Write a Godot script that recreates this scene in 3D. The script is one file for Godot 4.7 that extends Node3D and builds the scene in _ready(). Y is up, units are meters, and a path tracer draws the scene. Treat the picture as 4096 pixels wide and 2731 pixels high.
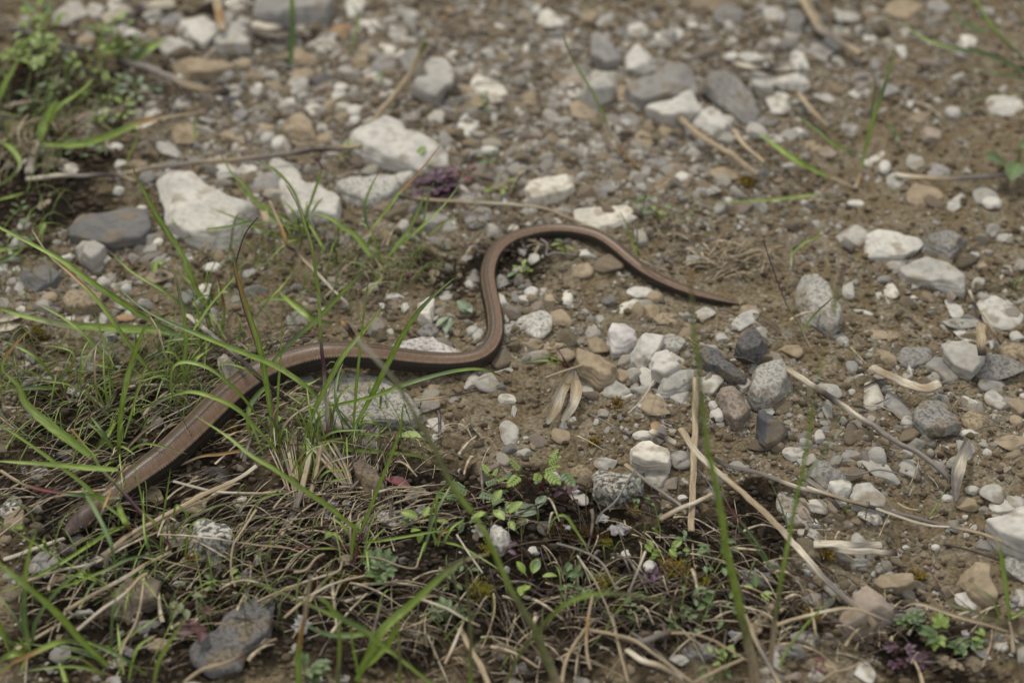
extends Node3D
# A slow worm crossing a gravelly bank. Lengths inside the builders are millimetres; MM turns them into metres.

const MM := 0.001
const WAVES := [[0.03485, 0.04851, 4.09, 0.6], [-0.09247, -0.02121, 2.3, 0.51], [-0.09808, -0.00459, 0.24, 0.5], [0.04654, 0.02185, 0.57, 0.64], [0.02415, -0.04607, 0.78, 0.64], [-0.04882, -0.05034, 5.95, 0.56], [-0.03465, 0.0263, 6.13, 0.69], [0.06362, -0.07842, 1.82, 0.5], [0.05997, 0.05477, 1.94, 0.53]]
const DARK_SOIL := [[-151.8, 58, 54.1, 0.8], [-205.9, -99.1, 44, 0.8], [-230.7, -188.1, 41.3, 0.7], [-72.6, 126.6, 48.8, 1], [11.3, 127.1, 48.9, 1], [-138.4, 143.8, 44.8, 0.9], [-35.9, 90.3, 23.8, 0.7], [-22.9, -41.4, 30.9, 0.5], [71.8, 130.6, 39.4, 0.9], [143.3, 160.2, 25, 0.8], [13.6, -54.9, 22, 0.7], [-135.2, -242.3, 75.6, 0.45], [-27.6, 98.8, 18.8, 0.8], [-132.4, -46.8, 27.4, 0.4], [86.8, 87.7, 19.1, 0.5], [0.7, -46.8, 16.4, 0.5], [126, 65.9, 14.7, 0.3], [23.7, 57.6, 9.9, 0.5]]
const BARE_SOIL := [[134.3, 4.3, 65.9, 0.6], [0.7, 37.7, 26.9, 1], [53.7, 47.4, 28.2, 0.7], [156.9, 106.1, 23.4, 0.8], [144.2, -142.9, 83.7, 0.7], [202, -133.2, 59.2, 0.8], [71.2, -65, 33.4, 0.4], [21.8, -7.6, 24.6, 0.5], [28, -45.2, 20, 0.7], [-35.7, -167, 24.3, 0.4], [-112.9, -52.2, 18.3, 0.4], [129.2, 100.4, 18.8, 0.4]]
const GRAVELLY := [[-101, -219.6, 70, 1.3], [-15.9, -205.5, 69.1, 1.35], [66.1, -171, 61.2, 1.3], [54.6, 32.2, 30.3, 0.9], [127.3, 56.2, 41.1, 0.6], [181.5, 30.7, 33.8, 0.55], [153.8, -220.5, 55.2, 0.9], [178.3, -51.7, 36.6, 0.4], [-111.1, -108.5, 48.2, 0.6], [24, -111.1, 48.4, 0.8], [13.2, -22.9, 28.5, 0.6], [-185.8, -38.8, 36.2, 0.6], [100.9, -107.2, 44.3, 0.6], [185, -150.7, 40, 0.2], [-134.1, 122.9, 30.6, 0.5], [125.5, 128.2, 22.9, 0.6], [22.7, -51.2, 22, 0.15], [82.1, 5.5, 26, 0.5], [-33.5, -91.5, 28.5, 0.7]]
const WORM := [-158.5,5,112.6,1.20,-156.9,4.5,109.4,2.58,-154.7,5.4,107.4,3.57,-152.3,5.1,103.5,4.07,-149.7,5.1,100.2,4.22,-146.7,5.1,96.6,4.46,-139.8,5.5,88.4,5.13,-134.3,5.9,81.9,5.63,-128.6,6.2,75.3,6.03,-119.8,6.2,61,6.36,-110.3,5,42.5,6.59,-102,4.6,30.7,6.48,-92.7,6.1,24.3,6.22,-77,9.5,21.1,5.88,-65.7,10,20.2,5.49,-54.6,8.4,19.3,5.17,-43.5,5.4,17.6,4.80,-32.1,3.6,17.1,4.41,-21.9,3.5,17.1,4.07,-14,4,15.6,3.88,-9.2,4.5,11,3.80,-6.9,5,3.5,3.72,-6.8,5.2,-4,3.65,-7.7,5.1,-13.7,3.59,-9.1,4.5,-24.1,3.57,-10.1,3.4,-35.4,3.51,-9.6,2.5,-44.9,3.49,-7.6,2,-53.9,3.42,-4.2,2,-60.2,3.60,0.4,2.1,-64.9,3.51,6.2,2.3,-67.8,3.41,12.4,2.6,-69.8,3.31,18.6,3,-70.1,3.26,24.7,3.5,-69,3.25,30.8,4,-66.7,3.24,37.2,4.3,-63,3.23,42.8,4.2,-57.1,3.21,48.6,3.4,-49.6,3.14,54.3,2.5,-42.9,3.07,60.1,1.8,-38,2.95,65.9,1.3,-34.1,2.79,71.8,0.9,-30.9,2.58,77.6,0.8,-28.1,2.31,83.4,0.7,-26.1,1.95,89.2,0.5,-24.4,1.38,91.9,0.2,-24,0.87,93.6,-0.3,-23.8,0.31]
const TONES := {
	"c": Color(0.475, 0.430, 0.335), "w": Color(0.410, 0.380, 0.312), "p": Color(0.310, 0.286, 0.233), "g": Color(0.200, 0.185, 0.155), "q": Color(0.440, 0.400, 0.345), "d": Color(0.112, 0.104, 0.092),
	"t": Color(0.245, 0.190, 0.118), "b": Color(0.145, 0.112, 0.075), "k": Color(0.235, 0.188, 0.140), "o": Color(0.26, 0.165, 0.085), "K": Color(0.055, 0.053, 0.052),
}
const GREENS := {
	"g": Color(0.185, 0.250, 0.036), "l": Color(0.255, 0.325, 0.075), "d": Color(0.098, 0.142, 0.040), "m": Color(0.190, 0.230, 0.130), "p": Color(0.085, 0.035, 0.050), "r": Color(0.160, 0.045, 0.040),
	"o": Color(0.270, 0.155, 0.045), "t": Color(0.310, 0.238, 0.140), "w": Color(0.440, 0.380, 0.270), "k": Color(0.040, 0.028, 0.022), "v": Color(0.140, 0.145, 0.050),
	"R": Color(0.085, 0.030, 0.024), "O": Color(0.210, 0.135, 0.030), "y": Color(0.170, 0.150, 0.022), "n": Color(0.170, 0.145, 0.115), "b": Color(0.060, 0.036, 0.018),
}

var names := {}
var mats := {}
var balls := {}
var shared := {}
var low: FastNoiseLite
var mid: FastNoiseLite
var fine: FastNoiseLite
var rest_of_stones: Array = []
var dark_grid := PackedFloat32Array()
var pressed := {}


func _ready() -> void:
	# camera, sky, sun, exposure
	var cam := Camera3D.new()
	cam.name = "camera"
	cam.position = Vector3(0, 0.4982, 0.5937)
	cam.rotation_degrees.x = -40.00
	cam.near = 0.02
	cam.far = 100.0
	var lens := CameraAttributesPhysical.new()
	lens.frustum_focal_length = 60.0
	lens.frustum_focus_distance = 0.7186
	lens.frustum_near = 0.02
	lens.frustum_far = 100.0
	lens.exposure_aperture = 6.4
	cam.attributes = lens
	add_child(cam)
	cam.fov = 20.00
	var sky := ProceduralSkyMaterial.new()
	sky.sky_top_color = Color(0.93, 0.95, 1.0)
	sky.sky_horizon_color = Color(0.62, 0.62, 0.62)
	sky.ground_bottom_color = Color(0.30, 0.28, 0.24)
	sky.ground_horizon_color = Color(0.45, 0.44, 0.40)
	var env := Environment.new()
	env.background_mode = Environment.BG_SKY
	env.sky = Sky.new()
	env.sky.sky_material = sky
	env.background_energy_multiplier = 0.72
	env.tonemap_mode = Environment.TONE_MAPPER_LINEAR
	env.tonemap_exposure = 1.72
	env.sdfgi_enabled = true
	env.ssao_enabled = true
	env.ssil_enabled = true
	var we := WorldEnvironment.new()
	we.name = "world_environment"
	we.environment = env
	add_child(we)
	var sun := DirectionalLight3D.new()
	sun.name = "sun"
	sun.light_color = Color(1.0, 0.98, 0.95)
	sun.light_energy = 0.5
	sun.light_angular_distance = 10.0
	sun.shadow_enabled = true
	sun.rotation_degrees = Vector3(-58, 205, 0)
	add_child(sun)

	low = noise_of(11, 1.0, 3)
	mid = noise_of(23, 1.0, 4)
	fine = noise_of(37, 1.0, 2)
	# the soil is pressed flat where the slow worm lies
	for i in range(0, WORM.size() - 4, 4):
		var a := Vector2(WORM[i], WORM[i + 2])
		var b := Vector2(WORM[i + 4], WORM[i + 6])
		for k in 12:
			var p := a.lerp(b, k / 12.0)
			for dx in [-7, 0, 7]:
				for dz in [-7, 0, 7]:
					pressed[Vector2i(floori((p.x + dx) / 6.0), floori((p.y + dz) / 6.0))] = true
	make_materials()
	make_ground()
	make_gravel()
	lay_stones()
	lay_rest()
	finish_rest()
	make_worm()
	grow_grass()
	lay_straw()
	grow_rest()
	make_litter()


# ------------------------------------------------------------------ helpers

func noise_of(s: int, frequency: float, octaves: int, cells := false) -> FastNoiseLite:
	var n := FastNoiseLite.new()
	n.seed = s
	n.noise_type = FastNoiseLite.TYPE_CELLULAR if cells else FastNoiseLite.TYPE_SIMPLEX_SMOOTH
	n.frequency = frequency
	n.fractal_type = FastNoiseLite.FRACTAL_FBM
	n.fractal_octaves = octaves
	return n


func rng_of(s: int) -> RandomNumberGenerator:
	var r := RandomNumberGenerator.new()
	r.seed = s * 7919 + 17
	return r


func numbered(called: String) -> String:
	var n: int = names.get(called, 0)
	names[called] = n + 1
	return called if n == 0 else "%s_%03d" % [called, n]


func tag(o: Node, label: String, category: String, group := "", kind := "") -> void:
	if label:
		o.set_meta("label", label)
	if category:
		o.set_meta("category", category)
	if group:
		o.set_meta("group", group)
	if kind:
		o.set_meta("kind", kind)


func obj(called: String, mesh: Mesh, mat: Material, parent: Node3D = self) -> MeshInstance3D:
	var o := MeshInstance3D.new()
	o.name = numbered(called) if parent == self else called
	o.mesh = mesh
	o.material_override = mat
	parent.add_child(o, true)
	return o


func thing(called: String, at: Vector3) -> Node3D:
	var o := Node3D.new()
	o.name = numbered(called)
	o.position = at
	add_child(o, true)
	return o


func rise(x: float, z: float) -> float:
	var y := 0.0
	for w in WAVES:
		y += w[3] * sin(w[0] * x + w[1] * z + w[2])
	return y


func share(spots: Array, x: float, z: float) -> float:
	var s := 0.0
	for b in spots:
		var d: float = ((x - b[0]) * (x - b[0]) + (z - b[1]) * (z - b[1])) / (b[2] * b[2])
		if d < 4.0:
			s += b[3] * exp(-d * 1.1)
	return s


func darkness(x: float, z: float) -> float:
	# read from a 4 mm grid worked out once
	if dark_grid.is_empty():
		for j in 172:
			for i in 172:
				dark_grid.append(soil_darkness(i * 4.0 - 340.0, j * 4.0 - 408.0))
	var u := clampf((x + 340.0) / 4.0, 0.0, 170.0)
	var w := clampf((z + 408.0) / 4.0, 0.0, 170.0)
	var k := int(w) * 172 + int(u)
	var f := u - int(u)
	return lerpf(lerpf(dark_grid[k], dark_grid[k + 1], f), lerpf(dark_grid[k + 172], dark_grid[k + 173], f), w - int(w))


func lumps(x: float, z: float) -> float:
	var y := mid.get_noise_2d(x * 0.11, z * 0.11) * (1.5 + darkness(x, z) * 1.3) + low.get_noise_2d(x * 0.05 + 300, z * 0.05) * 1.2
	return y * 0.2 - 0.3 if pressed.has(Vector2i(floori(x / 6.0), floori(z / 6.0))) else y


func surface(x: float, z: float) -> float:
	return rise(x, z) + lumps(x, z)


func soil_darkness(x: float, z: float) -> float:
	var s := share(DARK_SOIL, x, z) - share(BARE_SOIL, x, z) * 0.9 + low.get_noise_2d(x * 0.035, z * 0.035) * 0.5
	return smoothstep(0.15, 0.75, s)


func points_of(flat: Array) -> PackedVector3Array:
	var p := PackedVector3Array()
	for i in range(0, flat.size(), 3):
		p.append(Vector3(flat[i], flat[i + 1], flat[i + 2]))
	return p


func smooth_path(p: PackedVector3Array, each: int) -> PackedVector3Array:
	var r := PackedVector3Array()
	var n := p.size()
	for i in n - 1:
		var a := p[maxi(i - 1, 0)]
		var b := p[i]
		var c := p[i + 1]
		var d := p[mini(i + 2, n - 1)]
		for k in each:
			r.append(b.cubic_interpolate(c, a, d, float(k) / each))
	r.append(p[n - 1])
	return r


func tint(letters: String, t: float) -> Color:
	var n := letters.length()
	var x := clampf(t, 0, 0.9999) * (n - 1)
	var i := int(x)
	var a: Color = GREENS[letters[i]]
	var b: Color = GREENS[letters[mini(i + 1, n - 1)]]
	return a.lerp(b, smoothstep(0.1, 0.9, x - i))


func ball(level: int) -> Array:
	if balls.has(level):
		return balls[level]
	var v: Array = []
	var f: Array = []
	if level == 0:
		var g := (1.0 + sqrt(5.0)) / 2.0
		for p in [[-1, g, 0], [1, g, 0], [-1, -g, 0], [1, -g, 0], [0, -1, g], [0, 1, g], [0, -1, -g], [0, 1, -g], [g, 0, -1], [g, 0, 1], [-g, 0, -1], [-g, 0, 1]]:
			v.append(Vector3(p[0], p[1], p[2]).normalized())
		f = [[0, 11, 5], [0, 5, 1], [0, 1, 7], [0, 7, 10], [0, 10, 11], [1, 5, 9], [5, 11, 4], [11, 10, 2], [10, 7, 6], [7, 1, 8], [3, 9, 4], [3, 4, 2], [3, 2, 6], [3, 6, 8], [3, 8, 9], [4, 9, 5], [2, 4, 11], [6, 2, 10], [8, 6, 7], [9, 8, 1]]
	else:
		var below := ball(level - 1)
		v = below[0].duplicate()
		var halves := {}
		for t in below[1]:
			var m := []
			for k in 3:
				var a: int = t[k]
				var b: int = t[(k + 1) % 3]
				var key := mini(a, b) * 100000 + maxi(a, b)
				if not halves.has(key):
					halves[key] = v.size()
					v.append(((v[a] as Vector3) + (v[b] as Vector3)).normalized())
				m.append(halves[key])
			f.append([t[0], m[0], m[2]])
			f.append([t[1], m[1], m[0]])
			f.append([t[2], m[2], m[1]])
			f.append(m)
	balls[level] = [v, f]
	return balls[level]


func closed_mesh(v: PackedVector3Array, c: PackedColorArray, faces: Array) -> ArrayMesh:
	var st := SurfaceTool.new()
	st.begin(Mesh.PRIMITIVE_TRIANGLES)
	for i in v.size():
		st.set_color(c[i])
		st.add_vertex(v[i])
	for t in faces:
		st.add_index(t[0])
		st.add_index(t[2])
		st.add_index(t[1])
	st.generate_normals()
	return st.commit()


# ------------------------------------------------------------------ materials

func grey_noise(s: int, frequency: float, octaves: int, stops: Array, cells := false, size := 512) -> NoiseTexture2D:
	var g := Gradient.new()
	g.offsets = PackedFloat32Array()
	g.colors = PackedColorArray()
	for q in stops:
		var c: Color = q[1] if q[1] is Color else Color(q[1], q[1], q[1])
		g.add_point(q[0], c.linear_to_srgb())
	var t := NoiseTexture2D.new()
	t.width = size
	t.height = size
	t.seamless = true
	t.noise = noise_of(s, frequency, octaves, cells)
	t.color_ramp = g
	return t


func bumps(s: int, frequency: float, octaves: int, strength: float, cells := false, size := 512) -> NoiseTexture2D:
	var t := NoiseTexture2D.new()
	t.width = size
	t.height = size
	t.seamless = true
	t.noise = noise_of(s, frequency, octaves, cells)
	t.as_normal_map = true
	t.bump_strength = strength
	return t


func plain(called: String, rough: float, spec := 0.35) -> StandardMaterial3D:
	var m := StandardMaterial3D.new()
	m.resource_name = called
	m.vertex_color_use_as_albedo = true
	m.roughness = rough
	m.metallic_specular = spec
	mats[called] = m
	return m


func grainy(called: String, rough: float, tex: Texture2D, bump: Texture2D, depth: float, scale: float, spec := 0.3) -> StandardMaterial3D:
	var m := plain(called, rough, spec)
	m.albedo_texture = tex
	m.normal_enabled = bump != null
	m.normal_texture = bump
	m.normal_scale = depth
	m.uv1_triplanar = true
	m.uv1_world_triplanar = true
	m.uv1_scale = Vector3(scale, scale, scale)
	return m


func make_materials() -> void:
	var rough_bump := bumps(5, 0.025, 5, 7.0)
	grainy("a", 0.95, grey_noise(3, 0.02, 6, [[0.0, 0.70], [0.3, 0.86], [0.5, 0.97], [0.7, 1.0], [1.0, 0.93]]), rough_bump, 0.32, 26.0)
	grainy("b", 0.8, grey_noise(4, 0.014, 6, [[0.0, 0.62], [0.35, 0.84], [0.55, 0.97], [1.0, 1.0]]), rough_bump, 0.2, 22.0, 0.35)
	grainy("l", 0.95, grey_noise(6, 0.022, 8, [[0.0, 0.35], [0.36, 0.55], [0.46, 0.80], [0.56, 1.0], [0.70, 1.0], [0.80, 0.62], [1.0, 0.45]], false, 1024), bumps(8, 0.035, 5, 9.0), 0.6, 18.0)
	grainy("earth", 1.0, grey_noise(9, 0.03, 6, [[0.0, 0.38], [0.35, 0.62], [0.52, 0.86], [0.7, 1.0], [1.0, 0.85]], false, 1024), bumps(12, 0.04, 5, 9.0, false, 1024), 1.0, 15.0, 0.15)
	grainy("grit", 0.95, grey_noise(14, 0.05, 4, [[0.0, 0.6], [0.5, 0.95], [1.0, 1.0]]), rough_bump, 0.6, 40.0)
	grainy("crust", 0.95, grey_noise(26, 0.02, 8, [[0.0, 0.10], [0.40, 0.20], [0.49, 0.42], [0.54, 1.0], [1.0, 1.0]], false, 1024), bumps(8, 0.035, 5, 9.0), 0.8, 18.0)
	grainy("flake", 0.9, grey_noise(15, 0.03, 5, [[0.0, 0.35], [0.4, 0.85], [1.0, 1.0]]), rough_bump, 1.2, 40.0)
	var leaf := plain("leaf", 0.5, 0.45)
	leaf.backlight_enabled = true
	leaf.backlight = Color(0.40, 0.46, 0.16)
	var streaks := grey_noise(18, 0.03, 4, [[0.0, 0.35], [0.4, 0.75], [0.6, 1.0], [1.0, 0.85]])
	leaf.albedo_texture = streaks
	leaf.uv1_scale = Vector3(0.35, 0.5, 1)
	var straw := plain("straw", 0.75, 0.35)
	straw.albedo_texture = streaks
	straw.uv1_scale = Vector3(1.0, 0.35, 1)
	straw.normal_enabled = true
	straw.normal_texture = bumps(19, 0.05, 3, 5.0)
	straw.normal_scale = 0.8
	plain("fibre", 0.85, 0.2)
	plain("moss", 0.9, 0.2)
	var eye := plain("eye", 0.15, 0.6)
	eye.vertex_color_use_as_albedo = false
	eye.albedo_color = Color(0.03, 0.02, 0.015)
	plain("head", 0.5, 0.36)
	make_skin()


# Rows of scales round the body (u, back in the middle) and along it (v, eight rows to a repeat).
const ROWS := 28
func skin_at(phi: float) -> Color:
	var a := absf(phi)
	var dorsal := Color(0.132, 0.080, 0.046) if phi > 0 else Color(0.054, 0.034, 0.013)  # sky sheen painted into the skin: near half of back lighter, far half darker
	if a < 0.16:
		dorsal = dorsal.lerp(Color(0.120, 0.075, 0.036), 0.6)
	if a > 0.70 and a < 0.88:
		dorsal = Color(0.195, 0.125, 0.068) if phi > 0 else Color(0.12, 0.08, 0.045)  # tan edge stripe, with the same painted sheen: dimmer on the far half
	if a < 0.87:
		return dorsal
	if a < 1.12:
		return Color(0.013, 0.010, 0.008)
	if a < 1.6:
		return Color(0.020, 0.015, 0.011)
	return Color(0.036, 0.027, 0.020)


func make_skin() -> void:
	var w := 1024
	var h := 256
	var im := Image.create_empty(w, h, false, Image.FORMAT_RGB8)
	var hi := Image.create_empty(w, h, false, Image.FORMAT_RGB8)
	var r := rng_of(5)
	var jitter := []
	for k in 600:
		jitter.append(r.randf_range(0.84, 1.14))
	for y in h:
		for x in w:
			var row := float(x) / w * ROWS
			var col := float(y) / h * 8.0
			var best := 9.0
			var second := 9.0
			var ci := 0
			var cj := 0
			for di in [-1, 0, 1]:
				var i := int(floor(row)) + int(di)
				var shift := 0.5 if posmod(i, 2) == 1 else 0.0
				var j := floor(col - shift + 0.5)
				for dj in [-1, 0, 1]:
					var du := row - (i + 0.5)
					var dv: float = col - shift - (j + dj)
					var d := absf(du) * 0.95 + absf(dv) * 0.85 + 0.25 * (du * du + dv * dv)
					if d < best:
						second = best
						best = d
						ci = i
						cj = int(j + dj)
					elif d < second:
						second = d
			var edge := smoothstep(0.0, 0.22, second - best)
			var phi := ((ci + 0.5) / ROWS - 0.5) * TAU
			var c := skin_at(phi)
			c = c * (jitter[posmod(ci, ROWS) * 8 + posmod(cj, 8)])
			c = c * lerpf(0.66, 1.04, edge)
			if absf(phi) > 1.15:
				c = c.lerp(Color(0.10, 0.072, 0.045), 0.5 * smoothstep(0.35, 0.0, best))
			if ci == ROWS / 2 - 1 or ci == ROWS / 2:
				c = c * lerpf(0.28, 1.0, smoothstep(0.2, 0.5, absf(row - ROWS / 2.0 + 0.55 * (absf(fposmod(col, 1.0) - 0.5) * 2.0 - 0.5))))
			c.a = 1.0
			im.set_pixel(x, y, c.linear_to_srgb())
			var b := clampf(0.35 + 0.5 * edge - best * 0.25, 0, 1)
			hi.set_pixel(x, y, Color(b, b, b))
	hi.bump_map_to_normal_map(5.0)
	var m := StandardMaterial3D.new()
	m.resource_name = "skin"
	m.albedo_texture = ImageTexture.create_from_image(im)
	m.normal_enabled = true
	m.normal_texture = ImageTexture.create_from_image(hi)
	m.normal_scale = 0.16
	m.roughness = 0.38
	m.metallic_specular = 0.34
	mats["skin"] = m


# ------------------------------------------------------------------ ground, gravel

func make_ground() -> void:
	var xs := PackedFloat32Array()
	var zs := PackedFloat32Array()
	var step := 1.25
	for k in range(24, 0, -1):
		xs.append(-330.0 - 2.0 * (pow(1.55, k) - 1.0))
	var x := -330.0
	while x <= 330.0:
		xs.append(x)
		x += step
	for k in range(1, 25):
		xs.append(330.0 + 2.0 * (pow(1.55, k) - 1.0))
	for k in range(24, 0, -1):
		zs.append(-400.0 - 2.0 * (pow(1.55, k) - 1.0))
	var z := -400.0
	while z <= 265.0:
		zs.append(z)
		z += step
	for k in range(1, 25):
		zs.append(265.0 + 2.0 * (pow(1.55, k) - 1.0))
	var nx := xs.size()
	var nz := zs.size()
	var v := PackedVector3Array()
	var c := PackedColorArray()
	v.resize(nx * nz)
	c.resize(nx * nz)
	var tan_soil := Color(0.150, 0.114, 0.066)
	var pale_soil := Color(0.225, 0.186, 0.122)
	var humus := Color(0.020, 0.0155, 0.011)
	var brown := Color(0.056, 0.042, 0.024)
	for j in nz:
		for i in nx:
			var px := xs[i]
			var pz := zs[j]
			var d := darkness(px, pz)
			var n1 := mid.get_noise_2d(px * 0.11, pz * 0.11)
			var n2 := fine.get_noise_2d(px * 0.42 + 90, pz * 0.42)
			var n3 := low.get_noise_2d(px * 0.05 + 300, pz * 0.05)
			var y := surface(px, pz) + n2 * (0.55 + d * 0.5)
			v[j * nx + i] = Vector3(px, y, pz) * MM
			var e := clampf(d + n1 * 0.45 + n2 * 0.15 + n3 * 0.35, 0, 1)
			var soil := tan_soil.lerp(pale_soil, clampf(n3 * 1.5 + n2 * 0.35 + n1 * 0.35 + 0.22, 0, 1)).lerp(brown, smoothstep(0.12, 0.5, e))
			c[j * nx + i] = soil.lerp(humus, smoothstep(0.40, 1.05, e)) * (1.0 + n2 * 0.25)
	var index := PackedInt32Array()
	index.resize((nx - 1) * (nz - 1) * 6)
	var k := 0
	for j in nz - 1:
		for i in nx - 1:
			var a := j * nx + i
			index[k] = a
			index[k + 1] = a + 1
			index[k + 2] = a + nx
			index[k + 3] = a + 1
			index[k + 4] = a + nx + 1
			index[k + 5] = a + nx
			k += 6
	var normals := PackedVector3Array()
	normals.resize(nx * nz)
	for j in nz:
		for i in nx:
			var l := v[j * nx + maxi(i - 1, 0)]
			var r := v[j * nx + mini(i + 1, nx - 1)]
			var b := v[maxi(j - 1, 0) * nx + i]
			var f := v[mini(j + 1, nz - 1) * nx + i]
			normals[j * nx + i] = (f - b).cross(r - l).normalized()
	var a := []
	a.resize(Mesh.ARRAY_MAX)
	a[Mesh.ARRAY_VERTEX] = v
	a[Mesh.ARRAY_NORMAL] = normals
	a[Mesh.ARRAY_COLOR] = c
	a[Mesh.ARRAY_INDEX] = index
	var mesh := ArrayMesh.new()
	mesh.add_surface_from_arrays(Mesh.PRIMITIVE_TRIANGLES, a)
	var o := obj("ground", mesh, mats.earth)
	tag(o, "bare earthy ground, sandy tan to dark humus", "", "", "structure")


func chip_mesh(s: int, level: int, cuts: int) -> ArrayMesh:
	var r := rng_of(s)
	var b := ball(level)
	var n := []
	for k in cuts:
		n.append([Vector3(r.randfn(), r.randfn(), r.randfn()).normalized(), r.randf_range(0.38, 0.85)])
	var v := PackedVector3Array()
	var c := PackedColorArray()
	for d: Vector3 in b[0]:
		var s2 := 1.0
		for q in n:
			s2 += pow(maxf(0.0, d.dot(q[0]) / q[1]), 40.0)
		v.append(d * 1.3 * pow(s2, -1.0 / 40.0) * (1.0 + 0.06 * mid.get_noise_3dv(d * 2.0 + Vector3(s, 0, 0))))
		c.append(Color.WHITE)
	return closed_mesh(v, c, b[1])


func scatter(called: String, parent: Node3D, mesh: Mesh, mat: Material, places: Array) -> void:
	var mm := MultiMesh.new()
	mm.transform_format = MultiMesh.TRANSFORM_3D
	mm.use_colors = true
	mm.mesh = mesh
	mm.instance_count = places.size()
	for i in places.size():
		mm.set_instance_transform(i, places[i][0])
		mm.set_instance_color(i, places[i][1])
	var o := MultiMeshInstance3D.new()
	o.name = called
	o.multimesh = mm
	o.material_override = mat
	o.set_meta("kind", "stuff")
	parent.add_child(o, true)


func make_gravel() -> void:
	var r := rng_of(77)
	var root := thing("gravel", Vector3.ZERO)
	tag(root, "fine pale and tan gravel strewn over the earth", "", "", "stuff")
	var palette := [["t", 0.29, 0.7], ["b", 0.14, 0.95], ["p", 0.27, 0.95], ["w", 0.12, 0.95], ["g", 0.12, 0.95], ["k", 0.06, 0.8]]
	var sets: Array = []
	for k in 9:
		sets.append([])
	var tries := 0
	var made := 0
	while made < 62000 and tries < 420000:
		tries += 1
		var x := r.randf_range(-325, 325)
		var z := r.randf_range(-395, 262)
		if absf(x) > 200 - z * 0.32 + 40:
			continue
		var d := darkness(x, z)
		var want := 0.10 + share(GRAVELLY, x, z) * 0.55 - d * 0.20 - share(BARE_SOIL, x, z) * 0.16 + low.get_noise_2d(x * 0.04 + 50, z * 0.04) * 0.35
		if r.randf() > want:
			continue
		made += 1
		var size := 0.40 * pow(1.0 - r.randf() * 0.985, -0.6)
		size = minf(size, 3.6)
		if share(BARE_SOIL, x, z) > 0.45 and r.randf() < 0.75:
			size = minf(size, 1.3)
		if d > 0.5:
			size = minf(size, 2.6)
		var pick := r.randf()
		var tone: Color = TONES.t
		for q in palette:
			pick -= q[1]
			if pick <= 0:
				tone = TONES[q[0]] * float(q[2])
				break
		if r.randf() < d * 0.5:
			tone = TONES.d * r.randf_range(0.8, 1.8)
		tone = tone.lerp(Color(0.150, 0.116, 0.070), pow(r.randf(), 1.2) * 0.6) * r.randf_range(0.62, 1.22)
		tone.a = 1.0
		var basis := Basis.from_euler(Vector3(r.randf() * TAU, r.randf() * TAU, r.randf() * TAU)).scaled(Vector3(size * r.randf_range(0.8, 1.5), size * r.randf_range(0.5, 0.95), size * r.randf_range(0.65, 1.1)) * MM)
		basis = Basis(Vector3.UP, r.randf() * TAU) * basis
		var y := surface(x, z)
		sets[r.randi() % 9].append([Transform3D(basis, Vector3(x, y - size * 0.06, z) * MM), tone])
	for k in 9:
		scatter("pebbles", root, chip_mesh(300 + k, 3, 6 + k % 4), mats.grit, sets[k])
	# crumbs of dark soil
	var crumbs := thing("soil_crumbs", Vector3.ZERO)
	tag(crumbs, "loose dark crumbs of soil and rotted leaves", "", "", "stuff")
	var lots: Array = [[], []]
	for k in 44000:
		var x := r.randf_range(-300, 300)
		var z := r.randf_range(-380, 262)
		var d := darkness(x, z)
		if r.randf() > 0.30 + d * 0.65 or absf(x) > 240 - z * 0.32:
			continue
		var size := r.randf_range(0.35, 1.0) * (1.0 + 0.8 * r.randf() * r.randf())
		var tone := Color(0.026, 0.019, 0.012).lerp(Color(0.165, 0.124, 0.070), clampf(r.randf() * 1.1 * (1.0 - d * 0.8) + 0.12 * (1.0 - d), 0, 1))
		var basis := Basis.from_euler(Vector3(r.randf() * TAU, r.randf() * TAU, 0)).scaled(Vector3(size * 1.3, size * 0.8, size) * MM)
		var y := surface(x, z)
		lots[k % 2].append([Transform3D(basis, Vector3(x, y + size * 0.3, z) * MM), tone])
	for k in 2:
		scatter("crumbs", crumbs, chip_mesh(400 + k, 1, 6), mats.grit, lots[k])


# ------------------------------------------------------------------ stones

func stone_colour(p: Vector3, tone: Color, s: int) -> Color:
	var q := p + Vector3(s * 17 % 1000, 0, s * 31 % 1000)
	var a := low.get_noise_3dv(q * 0.035)
	var b := mid.get_noise_3dv(q * 0.075 + Vector3(400, 0, 0))
	var c := tone * (1.0 + a * 0.28 + b * 0.16)
	return c.lerp(Color(0.145, 0.108, 0.058), 0.62 * smoothstep(0.10, 0.45, b + a * 0.35)).lerp(tone * 0.6, 0.4 * smoothstep(0.25, 0.55, -b + a * 0.3))


func cuts_of(r: RandomNumberGenerator, n: int, near: float, far: float) -> Array:
	var q := []
	for k in n:
		q.append([Vector3(r.randfn(), r.randfn() * 0.8, r.randfn()).normalized(), r.randf_range(near, far)])
	return q


func shrink(p: Vector3, cuts: Array, power: float) -> float:
	var s := 1.0
	for q in cuts:
		var d: float = p.dot(q[0]) / q[1]
		if d > 0.5:
			s += pow(d, power)
	return pow(s, -1.0 / power)


func add_stone(x: float, z: float, mesh: Mesh, tex: String, label: String, turn := 0.0) -> void:
	var o := obj("stone", mesh, mats[tex])
	o.position = Vector3(x, surface(x, z), z) * MM
	o.rotation.y = turn
	tag(o, label, "stone", "pale limestone stones lying in the gravel")


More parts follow.
